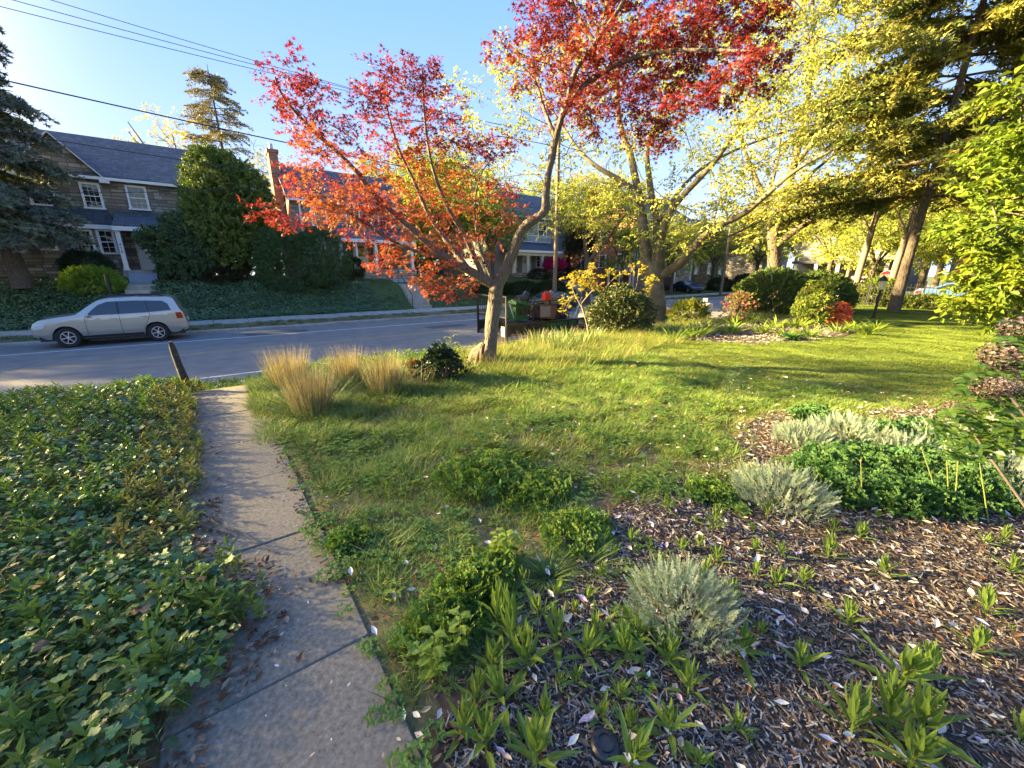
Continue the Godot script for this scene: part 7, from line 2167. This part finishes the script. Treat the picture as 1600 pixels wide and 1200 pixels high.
func scatter(x0: float, x1: float, v0: float, v1: float, cell: float, dens: Callable, make: Callable) -> void:
	var x := x0
	while x < x1:
		var v := v0
		while v < v1:
			var n: float = dens.call(x + cell / 2, v + cell / 2) * cell * cell
			var k := int(n) + (1 if rng.randf() < n - int(n) else 0)
			for i in k:
				make.call(x + rng.randf() * cell, v + rng.randf() * cell)
			v += cell
		x += cell

func in_view(x: float, v: float) -> bool:
	var a := deg_to_rad(YAW)
	var f := x * sin(a) + v * cos(a)
	var s := x * cos(a) - v * sin(a)
	return f > 0.15 and absf(s) < f * 1.5 + 0.8

func ivy_edge(v: float) -> float:
	return path_l(v) + 0.06 + 0.10 * noise.get_noise_2d(v * 1.6, 40.0) + 0.05 * noise.get_noise_2d(v * 6.0, 11.0) + 0.28 * exp(-pow((v - 1.95) * 2.2, 2.0)) - 0.17 * exp(-pow((v - 1.05) * 1.7, 2.0))

func build_cover() -> void:
	# ivy bed beside the path
	var ivy := []
	for g in 3:
		var b := LB.new()
		b.lobed(Vector3.ZERO, Vector3(0, 0, 1), Vector3.UP, 0.052, Color(1, 1, 1), ivy_outline, [0.10, 0.2, -0.06][g])
		b.stem(Vector3(0, -0.06, -0.03), Vector3(0, 0, 0.0), 0.0015, Color(1.2, 1.0, 0.7))
		ivy.append(b.mesh())
	var ix := [[], [], []]
	var ic := [[], [], []]
	var ivy_cols := [Color(0.055, 0.125, 0.045), Color(0.08, 0.17, 0.055), Color(0.11, 0.205, 0.06), Color(0.05, 0.105, 0.05), Color(0.145, 0.235, 0.065)]
	scatter(-9.0, -0.1, -1.5, 8.6, 0.4, func(x, v):
		if not in_view(x, v) or x > 0.0:
			return 0.0
		var d := Vector2(x, v).length()
		return near_count(d, 3600.0, 2.6) + 500.0,
		func(x, v):
			if x > ivy_edge(v) + rr(-0.16, 0.07):
				return
			var bump := 0.06 * noise.get_noise_2d(x * 2.0, v * 2.0) + 0.04
			var y: float = hgt(x, v) + rr(0.0, 0.13) + bump
			var out := rr(0, TAU)
			var z := Vector3(cos(out), rr(-1.1, 0.45), sin(out)).normalized()
			var xx := Vector3.UP.cross(z).normalized()
			var g := rng.randi() % 3
			var b := Basis(xx, z.cross(xx), z).rotated(z, rr(-0.55, 0.55))
			ix[g].append(Transform3D(b.scaled(Vector3.ONE * lerpf(0.4, 1.2, pow(rng.randf(), 1.3))), Vector3(x, y, -v)))
			var c := mixc(ivy_cols, 0.25)
			if noise.get_noise_2d(x * 1.1 + 50.0, v * 1.1) > 0.25:
				c = c.lerp(Color(0.13, 0.16, 0.03), 0.45)
			var pick := rng.randf()
			if pick < 0.02:
				c = Color(0.36, 0.31, 0.05)
			elif pick < 0.09:
				c = Color(0.17, 0.10, 0.055)
			elif pick < 0.25:
				c = Color(0.15, 0.25, 0.07)
			ic[g].append(c))
	for g in 3:
		stuff("ivy_leaves", ivy[g], M.leaf_gloss, ix[g], ic[g], "dark green ivy leaves covering the bed beside the path", "ivy")
	# weeds that grow through the ivy
	var weed := LB.new()
	weed.stem(Vector3.ZERO, Vector3(0, 0.1, 0), 0.0025, Color(0.8, 0.9, 0.6))
	for i in 12:
		var a := i * 2.4
		weed.leaf(Vector3(0, 0.02 + i * 0.008, 0), Vector3(cos(a), 0.35 + i * 0.08, sin(a)).normalized(), Vector3.UP, 0.05, 0.016, gk(0.15), 0.15)
	var wm := weed.mesh()
	var wx := []
	var wc := []
	scatter(-9.0, -0.3, 0.0, 8.4, 0.5, func(x, v):
		if not in_view(x, v):
			return 0.0
		return (110.0 if x < -1.1 else 170.0) * (0.6 + 0.8 * clampf(noise.get_noise_2d(x * 0.8, v * 0.8) + 0.4, 0, 1.2)),
		func(x, v):
			if x > ivy_edge(v) + 0.05:
				return
			wx.append(Transform3D(Basis(Vector3.UP, rr(0, TAU)).rotated(Vector3.RIGHT, rr(-0.3, 0.3)).scaled(Vector3.ONE * rr(0.7, 1.5)), Vector3(x, hgt(x, v) + 0.05, -v)))
			var edge: bool = x > ivy_edge(v) - 0.35 and v > 2.6
			wc.append(mixc([Color(0.17, 0.19, 0.05), Color(0.2, 0.19, 0.07), Color(0.12, 0.17, 0.04)] if edge else [Color(0.08, 0.16, 0.035), Color(0.11, 0.20, 0.04), Color(0.15, 0.23, 0.04)], 0.2)))
	stuff("ivy_weeds", wm, M.leaf, wx, wc, "small upright weeds growing up through the ivy", "weeds")
	# dry stalks in the ivy
	var dry := blades(5, 0.2, 0.5, 0.004, 0.1, 1.6, 0.5, [Color(0.34, 0.28, 0.18), Color(0.26, 0.2, 0.12)], 3)
	var dx := []
	var dcs := []
	for i in 60:
		var x := rr(-5.0, -0.8)
		var v := rr(0.6, 6.5)
		dx.append(Transform3D(Basis(Vector3.UP, rr(0, TAU)), Vector3(x, hgt(x, v) + 0.07, -v)))
		dcs.append(Color(1, 1, 1))
	stuff("dry_stalks", dry, M.grass, dx, dcs, "thin dry stalks lying over the ivy", "stalks")
	# lawn grass
	var tufts := [blades(9, 0.05, 0.11, 0.0045, 0.03, 0.9, 0.4, [Color(1, 1, 1)], 2), blades(8, 0.04, 0.09, 0.005, 0.03, 1.1, 0.5, [Color(1, 1, 1)], 2), blades(10, 0.06, 0.14, 0.0045, 0.035, 0.7, 0.35, [Color(1, 1, 1)], 2)]
	var gx := [[], [], []]
	var gc := [[], [], []]
	var rough := [Color(0.16, 0.27, 0.05), Color(0.21, 0.32, 0.055), Color(0.28, 0.35, 0.07), Color(0.12, 0.22, 0.045)]
	scatter(0.0, 6.4, 0.8, 9.0, 0.3, func(x, v):
		if not in_view(x, v) or x < path_r(v) - 0.03 or (in_mulch(x, v) and not in_bed(x, v) and noise.get_noise_2d(x * 5, v * 5) < 0.3):
			return 0.0
		var bare := clampf(0.62 + 1.7 * noise.get_noise_2d(x * 1.7 + 9.0, v * 1.7), 0.22, 1.0)
		if x < 1.4 and v < 2.8:
			bare *= 0.6
		return 2000.0 * bare,
		func(x, v):
			var g := rng.randi() % 3
			var s := rr(0.55, 1.15) * (0.95 + 0.45 * sm(3.0, 5.5, v)) * (0.7 + 0.6 * clampf(noise.get_noise_2d(x * 2.0, v * 2.0 + 30.0) + 0.4, 0, 1))
			gx[g].append(Transform3D(Basis(Vector3.UP, rr(0, TAU)).scaled(Vector3(s * 1.2, s, s * 1.2)), Vector3(x, hgt(x, v) - 0.003, -v)))
			var c := mixc(rough, 0.25)
			if rng.randf() < 0.07:
				c = Color(0.38, 0.31, 0.17)
			elif noise.get_noise_2d(x * 1.3 + 80.0, v * 1.3) > 0.15:
				c = c.lerp(Color(0.28, 0.27, 0.08), 0.3)
			gc[g].append(c))
	for g in 3:
		stuff("rough_grass", tufts[g], M.grass, gx[g], gc[g], "uneven rough lawn grass with thin patches", "grass")
	# long grass along the kerb side beyond the maple
	var long_ := blades(10, 0.16, 0.34, 0.006, 0.08, 0.6, 0.35, [Color(1, 1, 1)], 3)
	var lx := []
	var lc := []
	scatter(3.4, 16.5, 4.6, 9.4, 0.4, func(x, v):
		if not in_view(x, v) or in_bed(x, v) or (x > 8.5 and v < 6.2) or (v < 5.2 and x > 6.5):
			return 0.0
		return 150.0 * clampf(0.7 + noise.get_noise_2d(x * 1.2, v * 1.2), 0.2, 1.0),
		func(x, v):
			var s := rr(0.6, 1.15)
			lx.append(Transform3D(Basis(Vector3.UP, rr(0, TAU)).scaled(Vector3.ONE * s), Vector3(x, hgt(x, v), -v)))
			lc.append(mixc([Color(0.22, 0.28, 0.05), Color(0.27, 0.30, 0.06), Color(0.17, 0.24, 0.05), Color(0.33, 0.29, 0.12)], 0.2)))
	stuff("long_grass", long_, M.grass, lx, lc, "long yellow green grass between the maple and the kerb", "grass")
	var plume := blades(7, 0.3, 0.5, 0.006, 0.1, 0.35, 0.1, [Color(0.45, 0.36, 0.22), Color(0.36, 0.27, 0.16)], 2)
	var qx := []
	var qc := []
	for e in [[770, 545], [790, 548], [815, 545], [838, 540], [760, 555], [870, 535], [895, 532], [735, 580], [700, 595], [640, 605], [660, 612], [620, 612], [850, 548]]:
		for k in 4:
			var p := foot(on_h(e[0] + rr(-10, 10), e[1] + rr(-4, 4), 1.07))
			qx.append(Transform3D(Basis(Vector3.UP, rr(0, TAU)), p))
			qc.append(Color(1, 1, 1))
	stuff("dry_grass", plume, M.grass, qx, qc, "dry tan grass stems standing in the long grass", "grass")
	# mown lawn
	var short_ := blades(14, 0.035, 0.065, 0.005, 0.07, 0.9, 0.4, [Color(1, 1, 1)], 2)
	var sx := []
	var sc := []
	scatter(4.6, 27.0, -5.0, 7.0, 0.5, func(x, v):
		if not in_view(x, v) or in_mulch(x, v):
			return 0.0
		var d := Vector2(x, v).length()
		return near_count(d, 1100.0, 7.0) + 60.0,
		func(x, v):
			var d := Vector2(x, v).length()
			var s := rr(0.8, 1.2) * clampf(d / 9.0, 0.9, 1.9)
			sx.append(Transform3D(Basis(Vector3.UP, rr(0, TAU)).scaled(Vector3(s * 1.3, minf(s, 1.3), s * 1.3)), Vector3(x, hgt(x, v) - 0.004, -v)))
			sc.append(mixc([Color(0.15, 0.225, 0.035), Color(0.19, 0.265, 0.04), Color(0.23, 0.275, 0.055)], 0.15)))
	stuff("lawn_grass", short_, M.grass, sx, sc, "mown lawn grass in the evening sun", "grass")
	# clover and broad leaved weeds in the rough lawn
	var clo := LB.new()
	for i in 9:
		var a := i * 2.4
		var p := Vector3(cos(a), 0, sin(a)) * (0.018 + 0.006 * (i % 3)) + Vector3(0, 0.018 + 0.006 * (i % 4), 0)
		for j in 3:
			var q := j * TAU / 3 + a
			clo.leaf(p, Vector3(cos(q), 0.2, sin(q)).normalized(), Vector3.UP, 0.015, 0.013, gk(0.15), 0.1)
	var clm := clo.mesh()
	var cx := []
	var cc := []
	scatter(0.15, 6.5, 0.6, 6.5, 0.3, func(x, v):
		if not in_view(x, v) or (in_mulch(x, v) and noise.get_noise_2d(x * 4, v * 4) < 0.25):
			return 0.0
		return 260.0 * clampf(0.15 + 1.6 * noise.get_noise_2d(x * 1.4 + 20.0, v * 1.4), 0.0, 1.0) + 40.0,
		func(x, v):
			cx.append(Transform3D(Basis(Vector3.UP, rr(0, TAU)).rotated(Vector3.RIGHT, rr(-0.2, 0.2)).scaled(Vector3.ONE * rr(0.9, 1.7)), Vector3(x, hgt(x, v) + rr(0, 0.02), -v)))
			cc.append(mixc([Color(0.09, 0.19, 0.045), Color(0.13, 0.24, 0.05), Color(0.17, 0.27, 0.055)], 0.2)))
	stuff("clover", clm, M.leaf, cx, cc, "low clover and broad leaved weeds in the rough lawn", "weeds")
	# bark mulch
	var chips := []
	for g in 4:
		var b := MB.new()
		var l: float = [0.034, 0.024, 0.045, 0.018][g]
		var w: float = [0.007, 0.008, 0.006, 0.009][g]
		b.box(Vector3(-l / 2, -0.002, -w / 2), Vector3(l / 2, 0.0022, w / 2), Transform3D(Basis(Vector3.BACK, 0.0), Vector3.ZERO))
		for i in b.v.size():
			var q := b.v[i]
			b.v[i] = Vector3(q.x + 0.3 * q.z, q.y + 0.9 * q.x * q.x * (6.0 if g % 2 == 0 else -6.0), q.z * (1.0 - 0.5 * absf(q.x) / l + 0.3 * q.x / l))
		chips.append(b.mesh())
	var mx := [[], [], [], []]
	var mc := [[], [], [], []]
	var bark_cols := [Color(0.09, 0.075, 0.066), Color(0.14, 0.118, 0.104), Color(0.21, 0.18, 0.16), Color(0.06, 0.052, 0.047), Color(0.27, 0.235, 0.205), Color(0.15, 0.105, 0.075), Color(0.36, 0.33, 0.3)]
	scatter(0.1, 8.0, -2.5, 2.1, 0.25, func(x, v):
		if not in_view(x, v) or not in_mulch(x, v):
			return 0.0
		return 900.0 + near_count(Vector2(x, v).length(), 9500.0, 1.9),
		func(x, v):
			var g := rng.randi() % 4
			var b := Basis(Vector3.UP, rr(0, TAU)) * Basis(Vector3.RIGHT, rr(-0.5, 0.5)) * Basis(Vector3.BACK, rr(-0.45, 0.45))
			mx[g].append(Transform3D(b.scaled(Vector3.ONE * rr(0.4, 1.15)), Vector3(x, hgt(x, v) + rr(0.011, 0.026), -v)))
			mc[g].append(mixc(bark_cols, 0.3)))
	scatter(8.5, 18.2, 2.8, 7.0, 0.5, func(x, v): return 150.0 if in_bed(x, v) else 0.0,
		func(x, v):
			var g := rng.randi() % 4
			var b := Basis(Vector3.UP, rr(0, TAU)) * Basis(Vector3.RIGHT, rr(-0.5, 0.5)) * Basis(Vector3.BACK, rr(-0.45, 0.45))
			mx[g].append(Transform3D(b.scaled(Vector3.ONE * rr(1.5, 3.5)), Vector3(x, hgt(x, v) + rr(0.012, 0.03), -v)))
			mc[g].append(mixc(bark_cols, 0.3)))
	for g in 4:
		stuff("bark_mulch", chips[g], M.matte, mx[g], mc[g], "shredded bark mulch chips covering the bed", "mulch")
	# leaf litter: curled brown leaves along the path and in the mulch
	var litter := LB.new()
	litter.leaf(Vector3(0, 0.004, -0.02), Vector3(0, 0, 1), Vector3.UP, 0.042, 0.018, Color(1, 1, 1), 0.35, -0.2, true)
	var lm := litter.mesh()
	var tx := []
	var tc := []
	var brown := [Color(0.13, 0.06, 0.03), Color(0.2, 0.1, 0.05), Color(0.25, 0.17, 0.11), Color(0.09, 0.05, 0.035), Color(0.32, 0.24, 0.17)]
	scatter(-3.0, 8.0, -1.5, 6.6, 0.3, func(x, v):
		if not in_view(x, v):
			return 0.0
		if in_mulch(x, v):
			return 170.0 if x > 1.0 else 420.0
		if x > path_r(v) - 0.10 and x < path_r(v) + 0.2:
			return 520.0
		if x < 0.05 and x > -0.9 and v < 3.4:
			return 1300.0 if x > ivy_edge(v) - 0.12 and x < ivy_edge(v) + (0.2 if v < 2.4 else 0.1) else 40.0
		if x < -0.2:
			return 90.0 if x > -0.8 or v < 2.5 else 30.0
		return 12.0 if x < 0.2 else 95.0,
		func(x, v):
			if x > ivy_edge(v) + 0.2 and x < path_r(v) - 0.1 and rng.randf() > 0.12:
				return
			var y: float = hgt(x, v) + rr(0.012, 0.03)
			if x > path_l(v) and x < path_r(v):
				y = 1.092
			var b := Basis(Vector3.UP, rr(0, TAU)) * Basis(Vector3.BACK, rr(-0.5, 0.5)) * Basis(Vector3.RIGHT, rr(-0.3, 0.3))
			tx.append(Transform3D(b.scaled(Vector3.ONE * rr(0.35, 1.15)), Vector3(x, y, -v)))
			tc.append(mixc(brown, 0.25)))
	stuff("leaf_litter", lm, M.matte, tx, tc, "curled brown dead leaves scattered on the ground", "leaf litter")
	# fallen petals
	var petal := LB.new()
	petal.leaf(Vector3(0, 0.004, -0.02), Vector3(0, 0, 1), Vector3.UP, 0.045, 0.020, Color(1, 1, 1), 0.3, -0.25, true)
	var pm := petal.mesh()
	var px := []
	var pc := []
	scatter(-0.75, 7.0, -1.0, 4.5, 0.3, func(x, v):
		if not in_view(x, v):
			return 0.0
		var d := Vector2(x, v).length()
		if in_mulch(x, v):
			return 75.0
		if x < path_r(v):
			return 48.0 if v < 2.5 else 14.0
		return 26.0 if v < 3.0 else 5.0,
		func(x, v):
			var y: float = hgt(x, v) + rr(0.026, 0.036)
			var s := rr(0.5, 1.4)
			if x > path_l(v) and x < path_r(v):
				y = 1.094
				s = rr(0.2, 0.55)
			var b := Basis(Vector3.UP, rr(0, TAU)) * Basis(Vector3.BACK, rr(-0.4, 0.4))
			px.append(Transform3D(b.scaled(Vector3.ONE * s), Vector3(x, y, -v)))
			pc.append(mixc([Color(0.66, 0.62, 0.56), Color(0.7, 0.68, 0.64), Color(0.7, 0.67, 0.62), Color(0.58, 0.42, 0.5), Color(0.5, 0.38, 0.3), Color(0.6, 0.5, 0.4)], 0.1)))
	stuff("fallen_petals", pm, M.petal, px, pc, "white and pink magnolia petals fallen on path and mulch", "petals")
	# ivy on the far bank
	var bi := [[], []]
	var bc := [[], []]
	var bank_leaf := []
	for g in 2:
		var b := LB.new()
		for i in 5:
			var a := i * 2.4 + g
			b.leaf(Vector3(cos(a), 0.1, sin(a)) * 0.06, Vector3(cos(a), rr(-0.3, 0.5), sin(a)).normalized(), (Vector3.UP + rdir() * 0.5).normalized(), 0.11, 0.09, gk(0.3), 0.1, 0.2)
		bank_leaf.append(b.mesh())
	scatter(-22.0, 30.0, 25.9, 30.6, 0.6, func(x, v):
		if x > 8.0 and (x < 22.0 and v > 27.5 or x > 22.0):
			return 0.0
		if x > 6.0 and v > 28.8:
			return 0.0
		if absf(x + 3.9) < 0.65 or absf(x - 10.85) < 0.75:
			return 0.0
		return 95.0 if x < 8.0 else 18.0,
		func(x, v):
			var g := rng.randi() % 2
			bi[g].append(Transform3D(Basis(Vector3.UP, rr(0, TAU)).rotated(Vector3.RIGHT, rr(0.1, 0.8)).scaled(Vector3.ONE * rr(0.7, 1.3)), Vector3(x, hgt(x, v) + rr(0.03, 0.22), -v)))
			bc[g].append(mixc([Color(0.06, 0.12, 0.055), Color(0.085, 0.15, 0.065), Color(0.055, 0.11, 0.055), Color(0.115, 0.175, 0.065)], 0.3)))
	for g in 2:
		stuff("bank_ivy", bank_leaf[g], M.leaf_gloss, bi[g], bc[g], "thick ivy covering the bank across the road", "ivy")
	# grass of the far verge and yards
	var fg := blades(16, 0.08, 0.2, 0.02, 0.16, 0.8, 0.4, [Color(1, 1, 1)], 2)
	var fx := []
	var fc := []
	scatter(-22.0, 60.0, 23.15, 33.0, 0.6, func(x, v):
		if v > 24.35 and v < 26.0:
			return 0.0
		if absf(x + 3.9) < 0.7 or absf(x - 10.85) < 0.75:
			return 0.0
		if v < 24.4:
			return 16.0 if noise.get_noise_2d(x * 0.7, v) > -0.15 else 5.0
		return 9.0 if x > 5.0 and v < 31.0 else 1.0,
		func(x, v):
			fx.append(Transform3D(Basis(Vector3.UP, rr(0, TAU)).scaled(Vector3.ONE * rr(0.6, 1.1)), Vector3(x, hgt(x, v), -v)))
			fc.append(mixc([Color(0.09, 0.14, 0.03), Color(0.13, 0.17, 0.04), Color(0.17, 0.17, 0.06)], 0.2)))
	stuff("verge_grass", fg, M.grass, fx, fc, "patchy grass on the far verge and front yards", "grass")
	# weeds past the end of the path
	var nx := []
	var nc := []
	scatter(-1.2, 3.2, 6.8, 10.8, 0.4, func(x, v): return 60.0,
		func(x, v):
			if x > -0.75 and x < 0.25 and v < 8.5:
				return
			nx.append(Transform3D(Basis(Vector3.UP, rr(0, TAU)).scaled(Vector3.ONE * rr(1.2, 2.2)), Vector3(x, hgt(x, v), -v)))
			nc.append(mixc([Color(0.10, 0.19, 0.03), Color(0.15, 0.25, 0.04)], 0.2)))
	stuff("verge_weeds", wm, M.leaf, nx, nc, "fresh green weeds on the verge past the end of the path", "weeds")
